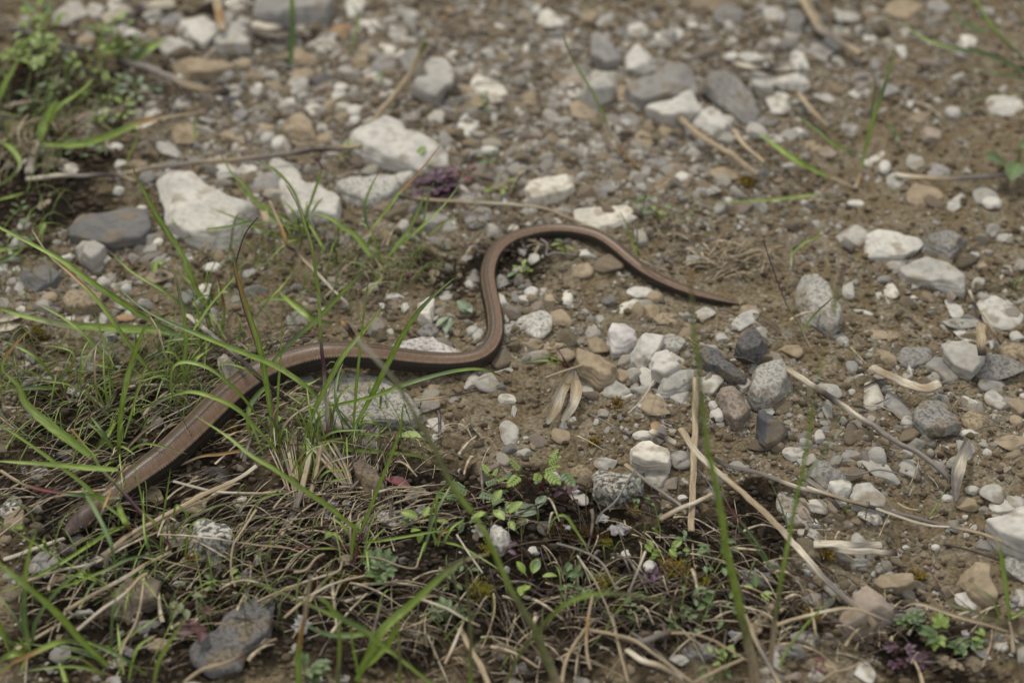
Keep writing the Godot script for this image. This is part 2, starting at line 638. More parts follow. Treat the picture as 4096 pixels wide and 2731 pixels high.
func slab(x: float, z: float, height: float, outline: Array, tone: String, tex: String, s: int, label: String) -> void:
	height *= 0.82
	var r := rng_of(s)
	var b := ball(5 if outline.size() > 22 and height > 12 else 4)
	var n := outline.size() / 2
	var cuts := cuts_of(r, 9, 0.74, 1.08)
	cuts.append([Vector3(r.randf_range(-0.25, 0.25), 1, r.randf_range(-0.25, 0.25)).normalized(), r.randf_range(0.78, 0.92)])
	var v := PackedVector3Array()
	var c := PackedColorArray()
	var base: Color = TONES[tone]
	var edge := 9.0 if tex != "l" else 6.0
	var layers := r.randf_range(0.5, 1.3)
	for d: Vector3 in b[0]:
		var flat := Vector2(d.x, d.z)
		var reach := 0.0
		var to := flat.normalized() if flat.length() > 0.0001 else Vector2.RIGHT
		for k in n:
			var p := Vector2(outline[k * 2], outline[k * 2 + 1])
			var q := Vector2(outline[(k + 1) % n * 2], outline[(k + 1) % n * 2 + 1])
			var e := q - p
			var det := to.x * -e.y + to.y * e.x
			if absf(det) > 0.00001:
				var t := (p.x * -e.y + p.y * e.x) / det
				var u := (to.x * p.y - to.y * p.x) / det
				if t > reach and u >= -0.001 and u <= 1.001:
					reach = t
		var cs := flat.length()
		var sn := d.y
		var k2 := pow(pow(cs, edge) + pow(absf(sn), edge), -1.0 / edge)
		var q3 := Vector3(to.x * cs * k2, sn * k2, to.y * cs * k2)
		q3 *= shrink(q3, cuts, 44.0)
		var m := Vector2(q3.x, q3.z).length() * reach * (1.05 - 0.06 * q3.y)
		var p3 := Vector3(to.x * m, q3.y * height * 0.66 + height * 0.17, to.y * m)
		var rough := mid.get_noise_3dv(p3 * 0.09 + Vector3(s, s, 0)) * height * 0.04 + fine.get_noise_3dv(p3 * 0.3 + Vector3(s, 0, 0)) * 0.2 + mid.get_noise_2d(p3.y * layers, s) * 0.7 * (1.0 - absf(q3.y))
		p3 += d * rough
		v.append(p3 * MM)
		c.append(stone_colour(p3, base, s))
	add_stone(x, z, closed_mesh(v, c, b[1]), tex, label)


func rock(x: float, z: float, half: Array, turn: float, tone: String, tex: String, s: int, label: String) -> void:
	var mesh := rock_mesh(half, tone, tex, s)
	add_stone(x, z, mesh, tex, label, turn)


func rock_mesh(half: Array, tone: String, tex: String, s: int) -> ArrayMesh:
	var r := rng_of(s)
	var h := Vector3(half[0], half[1], half[2])
	var b := ball(4 if h.x > 7 else 3)
	var cuts := cuts_of(r, r.randi_range(7, 11), 0.50, 0.92)
	cuts.append([Vector3(r.randf_range(-0.35, 0.35), 1, r.randf_range(-0.35, 0.35)).normalized(), r.randf_range(0.55, 0.85)])
	var crisp := r.randf_range(34, 70) if tex != "b" else r.randf_range(22, 48)
	var base: Color = TONES[tone]
	base = base * r.randf_range(0.88, 1.10)
	var v := PackedVector3Array()
	var c := PackedColorArray()
	for d: Vector3 in b[0]:
		var p := d * shrink(d, cuts, crisp) * 1.22
		p = p * h + Vector3(0, h.y * 0.26, 0)
		var rough := mid.get_noise_3dv(p * 0.16 + Vector3(s, s, 0)) * h.y * 0.07 + fine.get_noise_3dv(p * 0.45 + Vector3(s, 0, 0)) * minf(0.35, h.y * 0.06)
		p += d * rough
		v.append(p * MM)
		c.append(stone_colour(p * 1.6, base, s))
	return closed_mesh(v, c, b[1])


func put(x: float, z: float, hx: float, hy: float, hz: float, turn: float, tone: String) -> void:
	rest_of_stones.append([Transform3D(Basis(Vector3.UP, turn).scaled_local(Vector3(hx, hy * 1.15, hz) * 1.1 * MM), Vector3(x, surface(x, z) + hy * 0.36, z) * MM), TONES[tone]])


func finish_rest() -> void:
	var root := thing("small_stones", Vector3.ZERO)
	tag(root, "smaller chips of limestone between the larger stones", "", "", "stuff")
	var sets: Array = [[], [], []]
	for i in rest_of_stones.size():
		sets[i % 3].append(rest_of_stones[i])
	for k in 3:
		scatter("chips", root, chip_mesh(500 + k, 3, 10), mats.a, sets[k])


func flake(x: float, z: float, hx: float, hz: float, s: int, label: String) -> void:
	var r := rng_of(s)
	var b := ball(4)
	var v := PackedVector3Array()
	var c := PackedColorArray()
	for d: Vector3 in b[0]:
		var a := atan2(d.z, d.x)
		var ragged := 0.85 + 0.5 * low.get_noise_2d(cos(a) * 0.8 + s, sin(a) * 0.8) + 0.12 * fine.get_noise_2d(cos(a) * 2.2, sin(a) * 2.2 + s)
		var p := Vector3(d.x * hx * ragged, d.y * 0.7 + 1.2, d.z * hz * ragged)
		p.y += 1.2 * low.get_noise_2d(p.x * 0.2 + s, p.z * 0.2) + 0.5 * mid.get_noise_2d(p.x * 0.35, p.z * 0.35 + s)
		v.append(p * MM)
		c.append(Color(0.29, 0.275, 0.25) * (1.0 + 0.25 * low.get_noise_2d(p.x * 0.3, p.z * 0.3 + s)))
	var o := obj("lichen_flake", closed_mesh(v, c, b[1]), mats.flake)
	o.position = Vector3(x, surface(x, z) + 0.8, z) * MM
	tag(o, label, "flake", "white flakes on the dark soil")


# ------------------------------------------------------------------ the slow worm

func make_worm() -> void:
	var data := WORM
	var pts := PackedVector3Array()
	var radii := PackedFloat32Array()
	for i in range(0, data.size(), 4):
		pts.append(Vector3(data[i], data[i + 1], data[i + 2]))
		radii.append(data[i + 3])
	var path := PackedVector3Array()
	var rad := PackedFloat32Array()
	var n := pts.size()
	for i in n - 1:
		var each := maxi(4, int(pts[i].distance_to(pts[i + 1]) / 0.7))
		for k in each:
			var t := float(k) / each
			path.append(pts[i].cubic_interpolate(pts[i + 1], pts[maxi(i - 1, 0)], pts[mini(i + 2, n - 1)], t))
			rad.append(cubic_interpolate(radii[i], radii[i + 1], radii[maxi(i - 1, 0)], radii[mini(i + 2, n - 1)], t))
	path.append(pts[n - 1])
	rad.append(0.25)
	for pass_ in 14:
		var old := path.duplicate()
		var was := rad.duplicate()
		for i in range(1, path.size() - 1):
			path[i] = (old[i - 1] + old[i] * 2.0 + old[i + 1]) / 4.0
			rad[i] = (was[i - 1] + was[i] * 2.0 + was[i + 1]) / 4.0
	var origin := path[path.size() / 3]
	origin.y = rise(origin.x, origin.z)
	var around := 72
	var m := path.size()
	var v: Array = []
	var along := PackedFloat32Array()
	var far := 0.0
	for i in m:
		if i > 0:
			far += path[i].distance_to(path[i - 1])
		along.append(far)
		var t := (path[mini(i + 2, m - 1)] - path[maxi(i - 2, 0)]).normalized()
		var side := t.cross(Vector3.UP).normalized()
		var up := side.cross(t).normalized()
		var ring := PackedVector3Array()
		var r := maxf(rad[i], 0.2)
		var snout := far
		var wide := 1.0
		var tall := 0.97
		if snout < 16.0:
			wide = lerpf(1.10, 1.02, snout / 16.0)
			tall = lerpf(0.70, 0.97, smoothstep(0.0, 14.0, snout))
			r *= smoothstep(-1.8, 1.2, snout)
		for k in around + 1:
			var a := (float(k) / around - 0.5) * TAU
			var sx := sin(a)
			var cy := cos(a)
			if cy < 0:
				cy *= 0.86
			var p := side * sx * r * wide + up * cy * r * tall
			if snout > 3.0 and snout < 9.0 and absf(absf(a) - 1.25) < 0.4:
				p *= 1.0 + 0.05 * (1.0 - absf(absf(a) - 1.25) / 0.4)
			ring.append((path[i] + p - origin) * MM)
		v.append(ring)
	var split := 0
	while along[split] < 17.0:
		split += 1
	var mesh := ArrayMesh.new()
	for part in 2:
		var from := 0 if part == 0 else split
		var to := split if part == 0 else m - 1
		var pv := PackedVector3Array()
		var pn := PackedVector3Array()
		var pu := PackedVector2Array()
		var pc := PackedColorArray()
		var pt := PackedFloat32Array()
		var pi_ := PackedInt32Array()
		for i in range(from, to + 1):
			for k in around + 1:
				var kp := k + 1 if k < around else 1
				var km := k - 1 if k > 0 else around - 1
				var da: Vector3 = v[i][kp] - v[i][km]
				var db: Vector3 = v[mini(i + 1, m - 1)][k] - v[maxi(i - 1, 0)][k]
				var nn := da.cross(db).normalized()
				var out := (v[i][k] as Vector3) - (path[i] - origin) * MM
				if nn.dot(out) < 0:
					nn = -nn
				if i == 0:
					nn = (path[0] - path[3]).normalized()
				pv.append(v[i][k])
				pn.append(nn)
				pu.append(Vector2(float(k) / around - 0.03 * (1.0 - smoothstep(60.0, 190.0, along[i])), along[i] / 8.6))
				var tg := da.normalized()
				pt.append_array([tg.x, tg.y, tg.z, 1.0])
				var a := (float(k) / around - 0.5) * TAU
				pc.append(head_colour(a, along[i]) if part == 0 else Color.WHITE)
		for i in to - from:
			for k in around:
				var q := i * (around + 1) + k
				pi_.append_array([q, q + around + 1, q + 1, q + 1, q + around + 1, q + around + 2])
		if part == 0:
			# close the snout
			var tip := pv.size()
			pv.append((path[0] - origin + (path[0] - path[3]).normalized() * 0.25) * MM)
			pn.append((path[0] - path[3]).normalized())
			pu.append(Vector2.ZERO)
			pc.append(head_colour(0, 0))
			pt.append_array([1, 0, 0, 1])
			for k in around:
				pi_.append_array([tip, k, k + 1])
		var arrays := []
		arrays.resize(Mesh.ARRAY_MAX)
		arrays[Mesh.ARRAY_VERTEX] = pv
		arrays[Mesh.ARRAY_NORMAL] = pn
		arrays[Mesh.ARRAY_TANGENT] = pt
		arrays[Mesh.ARRAY_TEX_UV] = pu
		arrays[Mesh.ARRAY_COLOR] = pc
		arrays[Mesh.ARRAY_INDEX] = pi_
		mesh.add_surface_from_arrays(Mesh.PRIMITIVE_TRIANGLES, arrays)
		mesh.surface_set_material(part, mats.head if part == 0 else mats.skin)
	var root := thing("slow_worm", origin * MM)
	tag(root, "bronze-brown slow worm with dark flanks, winding over gravel through the grass", "slow worm")
	var body := MeshInstance3D.new()
	body.name = "body"
	body.mesh = mesh
	root.add_child(body, true)
	var at := 0
	while along[at] < 5.2:
		at += 1
	var ball_mesh := SphereMesh.new()
	ball_mesh.radius = 0.75 * MM
	ball_mesh.height = 1.5 * MM
	ball_mesh.radial_segments = 16
	ball_mesh.rings = 8
	for s in [-1.0, 1.0]:
		var e := obj("eye", ball_mesh, mats.eye, root)
		var k := int(around * (0.5 + float(s) * 0.185))
		e.position = v[at][k]


func head_colour(a: float, s: float) -> Color:
	var near := absf(a)
	var top := Color(0.070, 0.044, 0.032)
	var plates := mid.get_noise_2d(a * 2.2 + 30, s * 0.55)
	var seams := 1.0 - 0.6 * smoothstep(0.70, 0.95, 1.0 - absf(fine.get_noise_2d(a * 1.3, s * 0.24)) * 2.2)
	var c := top * (1.0 + plates * 0.25) * seams
	if near > 1.05:
		c = Color(0.060, 0.044, 0.032)
		var lips := fine.get_noise_2d(near * 3.0 + 9, s * 0.9)
		if near > 1.2 and near < 1.75 and lips > 0.05:
			c = Color(0.26, 0.20, 0.12)
		if absf(near - 1.55) < 0.07 and s < 11:
			c = Color(0.018, 0.013, 0.011)
	var speck := fine.get_noise_2d(a * 14.0, s * 1.9)
	c = c * (1.0 + speck * 0.3)
	if s > 11.0:
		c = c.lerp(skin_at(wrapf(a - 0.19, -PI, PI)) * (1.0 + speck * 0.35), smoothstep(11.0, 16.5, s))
	if s < 1.6:
		c = c.lerp(Color(0.085, 0.05, 0.035), 0.5)
	c.a = 1
	return c


# ------------------------------------------------------------------ grass and straw

func tuft(called: String, x: float, z: float, label: String) -> Node3D:
	var o := thing(called, Vector3(x, rise(x, z), z) * MM)
	tag(o, label, "grass tuft", "grass tufts growing through the gravel")
	return o


func ribbon(flat: Array, width: float, letters: String, kind: int, s: int) -> ArrayMesh:
	# kind 0: grass blade, 1: broad dead leaf
	var r := rng_of(s)
	var p := smooth_path(points_of(flat), 7)
	var n := p.size()
	var st := SurfaceTool.new()
	st.begin(Mesh.PRIMITIVE_TRIANGLES)
	var face := Vector3(r.randf_range(-0.45, 0.45), 0.75, 0.62).normalized()
	var twist := r.randf_range(-0.35, 0.35)
	var fold := r.randf_range(0.12, 0.34) if kind == 0 else 0.2
	var wave := r.randf_range(0, TAU)
	var length := 0.0
	for i in n:
		if i > 0:
			length += p[i].distance_to(p[i - 1])
		var t := float(i) / (n - 1)
		var tan := (p[mini(i + 1, n - 1)] - p[maxi(i - 1, 0)]).normalized()
		var f := face.rotated(tan, twist * t + 0.12 * sin(t * 9.0 + wave))
		var side := tan.cross(f).normalized()
		var up := side.cross(tan).normalized()
		var w := 0.0
		if kind == 0:
			w = width * 0.48 * (0.62 + 0.38 * smoothstep(0.0, 0.3, t)) * pow(maxf(0.0, 1.0 - pow(t, 2.6)), 0.75)
			w = maxf(w, width * 0.035) * (1.0 + 0.05 * sin(t * 23.0 + wave))
		else:
			w = width * 0.5 * pow(sin(PI * clampf(t * 0.9 + 0.06, 0, 1)), 0.7) * (1.0 + 0.10 * sin(t * 11.0 + wave))
		var c := tint(letters, t) * (1.0 + 0.16 * low.get_noise_2d(t * 6.0 + s, s * 3.1))
		var vein := c * 1.22
		var drop := up * w * fold * 2.0
		for q in [[-1.0, 0.0, 0.92], [-0.5, 0.5, 1.0], [0.0, 1.0, 1.3], [0.5, 0.5, 0.97], [1.0, 0.0, 0.88]]:
			var cc: Color = c * q[2]
			cc.a = 1
			st.set_color(cc)
			st.set_uv(Vector2((float(q[0]) + 1.0) * 0.5 + s * 0.137, length * 0.02 + s * 0.31))
			st.add_vertex((p[i] + side * (w * float(q[0])) - drop * float(q[1])) * MM)
	for i in n - 1:
		for k in 4:
			var a := i * 5 + k
			st.add_index(a)
			st.add_index(a + 1)
			st.add_index(a + 5)
			st.add_index(a + 1)
			st.add_index(a + 6)
			st.add_index(a + 5)
	st.generate_normals()
	return st.commit()


func pipe(flat: Array, width: float, thin: float, letters: String, s: int, taper: float, knots: float, streak: float, hollow := false) -> ArrayMesh:
	var p := smooth_path(points_of(flat), 6)
	var n := p.size()
	var sides := 12 if width > 1.6 else 7
	var st := SurfaceTool.new()
	st.begin(Mesh.PRIMITIVE_TRIANGLES)
	var length := 0.0
	var total := 0.0
	for i in range(1, n):
		total += p[i].distance_to(p[i - 1])
	for i in n:
		if i > 0:
			length += p[i].distance_to(p[i - 1])
		var t := length / total
		var tan := (p[mini(i + 1, n - 1)] - p[maxi(i - 1, 0)]).normalized()
		var side := tan.cross(Vector3(0.1, 0.9, 0.35)).normalized()
		var up := side.cross(tan).normalized()
		var w := width * 0.5 * lerpf(1.0, taper, t) * (1.0 + 0.10 * low.get_noise_2d(length * 0.12, s * 7.0) + knots * smoothstep(0.92, 1.0, sin(length * 0.16 + s)))
		var drift := (side * mid.get_noise_2d(length * 0.05, s) + up * mid.get_noise_2d(length * 0.05, s + 40)) * width * 0.25
		for k in sides + 1:
			var a := float(k) / sides * TAU
			var ridge := 1.0 + streak * 0.28 * fine.get_noise_2d(cos(a) * 3.0 + s, sin(a) * 3.0 + length * 0.01)
			var c := tint(letters, t) * (1.0 + streak * 0.55 * fine.get_noise_2d(cos(a) * 4.0 + s * 3, sin(a) * 4.0 + length * 0.025) + 0.2 * low.get_noise_2d(length * 0.14, s + a * 0.2))
			c.a = 1
			st.set_color(c)
			st.set_uv(Vector2(float(k) / sides * 2.0 + s * 0.17, length * 0.03 + s * 0.23))
			st.add_vertex((p[i] + drift + side * cos(a) * w * ridge + up * sin(a) * w * ridge * thin) * MM)
	var ring := sides + 1
	for i in n - 1:
		for k in sides:
			var a := i * ring + k
			st.add_index(a)
			st.add_index(a + ring)
			st.add_index(a + 1)
			st.add_index(a + 1)
			st.add_index(a + ring)
			st.add_index(a + ring + 1)
	var c0 := n * ring
	for e in 2:
		var c := tint(letters, float(e)) * (0.35 if hollow else 0.8)
		c.a = 1
		st.set_color(c)
		st.set_uv(Vector2.ZERO)
		var inward := (p[mini(3, n - 1)] - p[0]).normalized() if e == 0 else (p[maxi(n - 4, 0)] - p[n - 1]).normalized()
		st.add_vertex((p[0 if e == 0 else n - 1] + inward * (width * 0.3 if hollow else -width * 0.1)) * MM)
		for k in sides:
			var a := k if e == 0 else (n - 1) * ring + k
			st.add_index(c0 + e)
			st.add_index(a if e == 0 else a + 1)
			st.add_index(a + 1 if e == 0 else a)
	st.generate_normals()
	return st.commit()


func leaf_blade(t: Node3D, flat: Array, width: float, letters: String) -> void:
	obj("blade", ribbon(flat, width, letters, 0, int(absf(flat[3]) * 10) + flat.size() + t.get_index() * 13), mats.leaf, t)


func wisps(t: Node3D, count: int, s: int) -> void:
	var r := rng_of(s)
	for k in count:
		var a := r.randf() * TAU
		var long := r.randf_range(14, 40)
		var rise_ := r.randf_range(0.25, 0.95)
		var foot := Vector3(r.randfn() * 3.0, 0.5, r.randfn() * 3.0)
		var out := Vector3(cos(a), 0, sin(a)) * long * (1.15 - rise_)
		var tip := foot + out + Vector3(0, long * rise_ * r.randf_range(0.5, 0.9), 0)
		var knee := foot + out * 0.4 + Vector3(0, long * rise_ * 0.62, 0)
		var letters: String = ["ggl", "gggt", "vgg", "lgv", "ttw", "rggk", "ddg"][r.randi() % 7]
		leaf_blade(t, [foot.x, foot.y, foot.z, knee.x, knee.y, knee.z, tip.x, tip.y, tip.z], r.randf_range(0.6, 1.3), letters)


func stalk(t: Node3D, flat: Array, width: float, letters: String) -> void:
	obj("stem", pipe(flat, width * 1.2, 0.9, letters, flat.size() + t.get_index(), 0.5, 0.12, 0.3), mats.leaf, t)


func straw(called: String, at: Array, flat: Array, width: float, thin: float, letters: String, s: int, label: String) -> void:
	if called == "dry_stalk" and width > 2.6 and thin == 0.5:
		var r := rng_of(s)
		var root := thing(called, Vector3(at[0], at[1], at[2]) * MM)
		tag(root, label, "dry stalk", "dead plant stems lying on the gravel")
		for k in 12:
			var moved := []
			var n := flat.size() / 3
			var off := Vector3(r.randfn(), r.randf_range(-0.3, 0.5), r.randfn() * 0.6) * width * 0.34
			for i in n:
				var splay := 0.6 + 1.6 * float(i) / (n - 1)
				moved.append_array([flat[i * 3] + off.x * splay, flat[i * 3 + 1] + off.y + 0.2 * k, flat[i * 3 + 2] + off.z * splay])
			obj("strip", ribbon(moved, width * r.randf_range(0.12, 0.36), letters if k % 2 == 0 else "ntw", 0, s * 9 + k), mats.straw, root)
		return
	flat = flat.duplicate()
	for i in range(0, flat.size(), 3):
		flat[i + 1] += lumps(at[0] + flat[i], at[2] + flat[i + 2]) * 0.8
	var o := obj(called, pipe(flat, width, thin, letters, s, 0.82, 0.08 if called != "twig" else 0.25, 1.0, called == "straw_stem" and width > 1.8), mats.straw)
	o.position = Vector3(at[0], at[1], at[2]) * MM
	tag(o, label, {"straw_stem": "straw", "dry_stalk": "dry stalk", "husk": "husk", "bark_strip": "bark", "twig": "twig"}[called], "dead plant stems lying on the gravel")


func dead_leaf(at: Array, leaves: Array, label: String) -> void:
	var root := thing("dead_leaf", Vector3(at[0], at[1], at[2]) * MM)
	tag(root, label, "dead leaf", "dead leaves on the ground")
	for q in leaves:
		obj("blade", ribbon(q[0], q[1], q[2], 1, int(absf(q[0][3]) * 10) + 3), mats.straw, root)


# ------------------------------------------------------------------ small herbs, moss, litter

func leaf_mesh(shape: String, letter: String, s: int) -> ArrayMesh:
	var key := shape + letter + str(s % 3)
	if shared.has(key):
		return shared[key]
	var st := SurfaceTool.new()
	st.begin(Mesh.PRIMITIVE_TRIANGLES)
	var base: Color = GREENS[letter] * 0.85
	var leaflets := [[Vector3.ZERO, 0.0, 1.0, 0.30]]
	if shape == "lobed":
		leaflets = [[Vector3.ZERO, 0.0, 1.0, 0.26], [Vector3.ZERO, 0.75, 0.85, 0.24], [Vector3.ZERO, -0.75, 0.85, 0.24], [Vector3.ZERO, 1.5, 0.6, 0.2], [Vector3.ZERO, -1.5, 0.6, 0.2]]
	elif shape == "pinnate":
		leaflets = [[Vector3(0, 0, 0.72), 0.0, 0.32, 0.12]]
		for k in 4:
			for e in [-1.0, 1.0]:
				leaflets.append([Vector3(0, 0, 0.12 + k * 0.18), e * 1.05, 0.30 - k * 0.02, 0.10])
		leaflets.append([Vector3.ZERO, 0.0, 0.8, 0.012])
	var first := 0
	for l in leaflets:
		var turn := Basis(Vector3.UP, l[1])
		var n := 8
		for i in n + 1:
			var t := float(i) / n
			var w: float = l[3] * pow(sin(PI * clampf(t * 0.94 + 0.03, 0, 1)), 0.75)
			if shape != "oval" and l[3] > 0.05:
				w *= 1.0 + 0.22 * (1.0 if i % 2 == 0 else -1.0)
			var droop := -0.16 * t * t * float(l[2])
			for q in [[-1.0, 0.10, 0.95], [-0.5, 0.03, 1.05], [0.0, 0.0, 1.35], [0.5, 0.03, 1.0], [1.0, 0.10, 0.85]]:
				var c: Color = base * q[2] * (1.0 + 0.12 * sin(s * 3.0 + t * 5.0))
				c.a = 1
				st.set_color(c)
				st.set_uv(Vector2(float(q[0]) + s * 0.2, t + s * 0.3))
				st.add_vertex((l[0] as Vector3) + turn * Vector3(w * float(q[0]), droop + float(q[1]) * w * 3.0, t * float(l[2])))
		for i in n:
			for k in 4:
				var a := first + i * 5 + k
				for e in [a, a + 5, a + 1, a + 1, a + 5, a + 6]:
					st.add_index(e)
		first += (n + 1) * 5
	st.generate_normals()
	shared[key] = st.commit()
	return shared[key]


func herb(x: float, z: float, rx: float, rz: float, count: int, size: float, letter: String, stem: String, shape: String, height: float, s: int, label: String) -> void:
	var r := rng_of(s)
	var root := thing("small_herb", Vector3(x, surface(x, z), z) * MM)
	tag(root, label, "herb", "small leafy herbs between the stones")
	for k in count:
		var a := r.randf() * TAU
		var d := sqrt(r.randf()) if count > 1 else 0.1
		var p := Vector3(cos(a) * rx * d, height * r.randf_range(0.35, 1.0) * (1.0 - 0.45 * d) + 0.8, sin(a) * rz * d)
		p.y += surface(x + p.x, z + p.z) - surface(x, z)
		var foot := Vector3(p.x * 0.35, 0, p.z * 0.35)
		var knee := foot.lerp(p, 0.55) + Vector3(0, height * 0.12, 0)
		var o := obj("leaf", leaf_mesh(shape, letter if r.randf() < 0.8 else ("d" if letter == "g" else letter), k + s), mats.leaf, root)
		var yaw := atan2(p.x, p.z) + r.randf_range(-0.9, 0.9)
		var grow := size * r.randf_range(0.7, 1.2) * MM
		o.transform = Transform3D(Basis.from_euler(Vector3(r.randf_range(-0.75, 0.15), yaw, r.randf_range(-0.3, 0.3))).scaled(Vector3.ONE * grow), p * MM)
		if k % 2 == 0 or count < 6:
			obj("stem", pipe([foot.x, foot.y, foot.z, knee.x, knee.y, knee.z, p.x, p.y, p.z], maxf(0.45, size * 0.09), 1.0, stem + stem + letter, k + s, 0.7, 0.0, 0.2), mats.leaf, root)


func moss(x: float, z: float, rx: float, rz: float, count: int, letter: String, height: float, s: int, label: String) -> void:
	var r := rng_of(s)
	var st := SurfaceTool.new()
	st.begin(Mesh.PRIMITIVE_TRIANGLES)
	for k in count * 2:
		var a := r.randf() * TAU
		var d := sqrt(r.randf()) * (0.75 + 0.5 * low.get_noise_2d(cos(a) * 1.5 + s, sin(a) * 1.5))
		var foot := Vector3(cos(a) * rx * d, 0, sin(a) * rz * d)
		foot.y = surface(x + foot.x, z + foot.z) - surface(x, z)
		var lean := Vector3(r.randf_range(-0.8, 0.8), 1.0, r.randf_range(-0.6, 0.8)).normalized()
		var tall := height * r.randf_range(0.45, 1.1) * (1.15 - d * 0.6)
		var c: Color = GREENS[letter]
		c = c.lerp(GREENS["b"], r.randf() * 0.5).lerp(GREENS["y"], 0.25 * r.randf() if letter != "b" else 0.12 * r.randf())
		for side in 7:
			# the little pointed leaves up the shoot
			var t := side / 7.0
			var at := foot + lean * tall * t
			var out := Vector3(cos(side * 2.4 + k), 0.55, sin(side * 2.4 + k)).normalized()
			var w := lean.cross(out).normalized() * 0.28
			var tip := at + out * (1.5 - 0.6 * t) * (0.35 + height * 0.09) + lean * 0.4
			var cc := c * (0.8 + 0.5 * t)
			cc.a = 1
			st.set_color(cc)
			for e in [at - w, tip, at + w]:
				st.add_vertex(e * MM)
	st.generate_normals()
	var o := obj("moss_clump", st.commit(), mats.moss)
	o.position = Vector3(x, surface(x, z) + 0.3, z) * MM
	tag(o, label, "moss", "moss on the soil")


func fibres(st: SurfaceTool, r: RandomNumberGenerator, area: Array, count: int, length: float, angle: float, spread: float, pale: float) -> void:
	for k in int(count * 0.62):
		var a := r.randf() * TAU
		var d := sqrt(r.randf())
		var at := Vector3(area[0] + cos(a) * area[2] * d, 0, area[1] + sin(a) * area[3] * d)
		var yaw := deg_to_rad(angle + r.randfn() * spread * 0.55)
		var long := length * r.randf_range(0.35, 1.6)
		var bend := r.randfn() * 0.34
		var lift := r.randf_range(0.6, 4.5)
		var arch := r.randf_range(-0.5, 3.5)
		var w := r.randf_range(0.12, 0.36) * (1.0 + 0.8 * r.randf() * r.randf())
		if pale >= 0 and r.randf() < 0.13:
			w = r.randf_range(0.5, 1.05)
			bend *= 0.4
		var c: Color = (GREENS["t"] as Color).lerp(GREENS["w"], r.randf() * 0.6)
		if pale < 0:
			c = (GREENS["g"] as Color).lerp(GREENS["l" if r.randf() < 0.4 else "v"], r.randf())
			arch = r.randf_range(2.0, 13.0)
			bend *= 1.5
		elif r.randf() > pale:
			c = (GREENS["n"] as Color).lerp(GREENS["b"], r.randf_range(0.1, 1.0)).lerp(GREENS["k"], r.randf() * 0.4)
		var half := Vector3(cos(yaw), 0, sin(yaw)) * long * 0.5
		var lump_a := lumps(at.x - half.x, at.z - half.z)
		var lump_b := lumps(at.x + half.x, at.z + half.z)
		var first: Array = []
		var n := 7
		var p := at - Vector3(cos(yaw), 0, sin(yaw)) * long * 0.5
		for i in n + 1:
			var t := float(i) / n
			var go := yaw + bend * (t - 0.5)
			if i > 0:
				p += Vector3(cos(go), 0, sin(go)) * long / n
			var y := rise(p.x, p.z) + lerpf(lump_a, lump_b, t) + lift + arch * sin(PI * t) + 0.4 * mid.get_noise_2d(p.x * 0.1, p.z * 0.1)
			var side := Vector3(-sin(go), 0, cos(go))
			var ww := w * (1.0 - 0.55 * t)
			var ring := []
			for q in [[-1.0, 0.0], [0.0, 0.75], [1.0, 0.0]]:
				ring.append(Vector3(p.x, y, p.z) + side * ww * float(q[0]) + Vector3(0, minf(ww, 0.4) * float(q[1]), 0))
			if i > 0:
				var cc := c * (0.9 + 0.25 * sin(i * 2.0 + k))
				cc.a = 1
				st.set_color(cc)
				for e in 3:
					var f := (e + 1) % 3
					for q in [first[e], ring[e], first[f], first[f], ring[e], ring[f]]:
						st.add_vertex((q as Vector3) * MM)
			first = ring


func make_litter() -> void:
	var st := SurfaceTool.new()
	st.begin(Mesh.PRIMITIVE_TRIANGLES)
	lay_litter(st, rng_of(909))
	st.generate_normals()
	var o := obj("dry_grass_litter", st.commit(), mats.fibre)
	tag(o, "matted dry grass and rootlets over the soil", "", "", "stuff")
	st = SurfaceTool.new()
	st.begin(Mesh.PRIMITIVE_TRIANGLES)
	lay_fine_grass(st, rng_of(911))
	st.generate_normals()
	o = obj("fine_grass", st.commit(), mats.leaf)
	tag(o, "fine thin green grass shoots among the litter", "", "", "stuff")


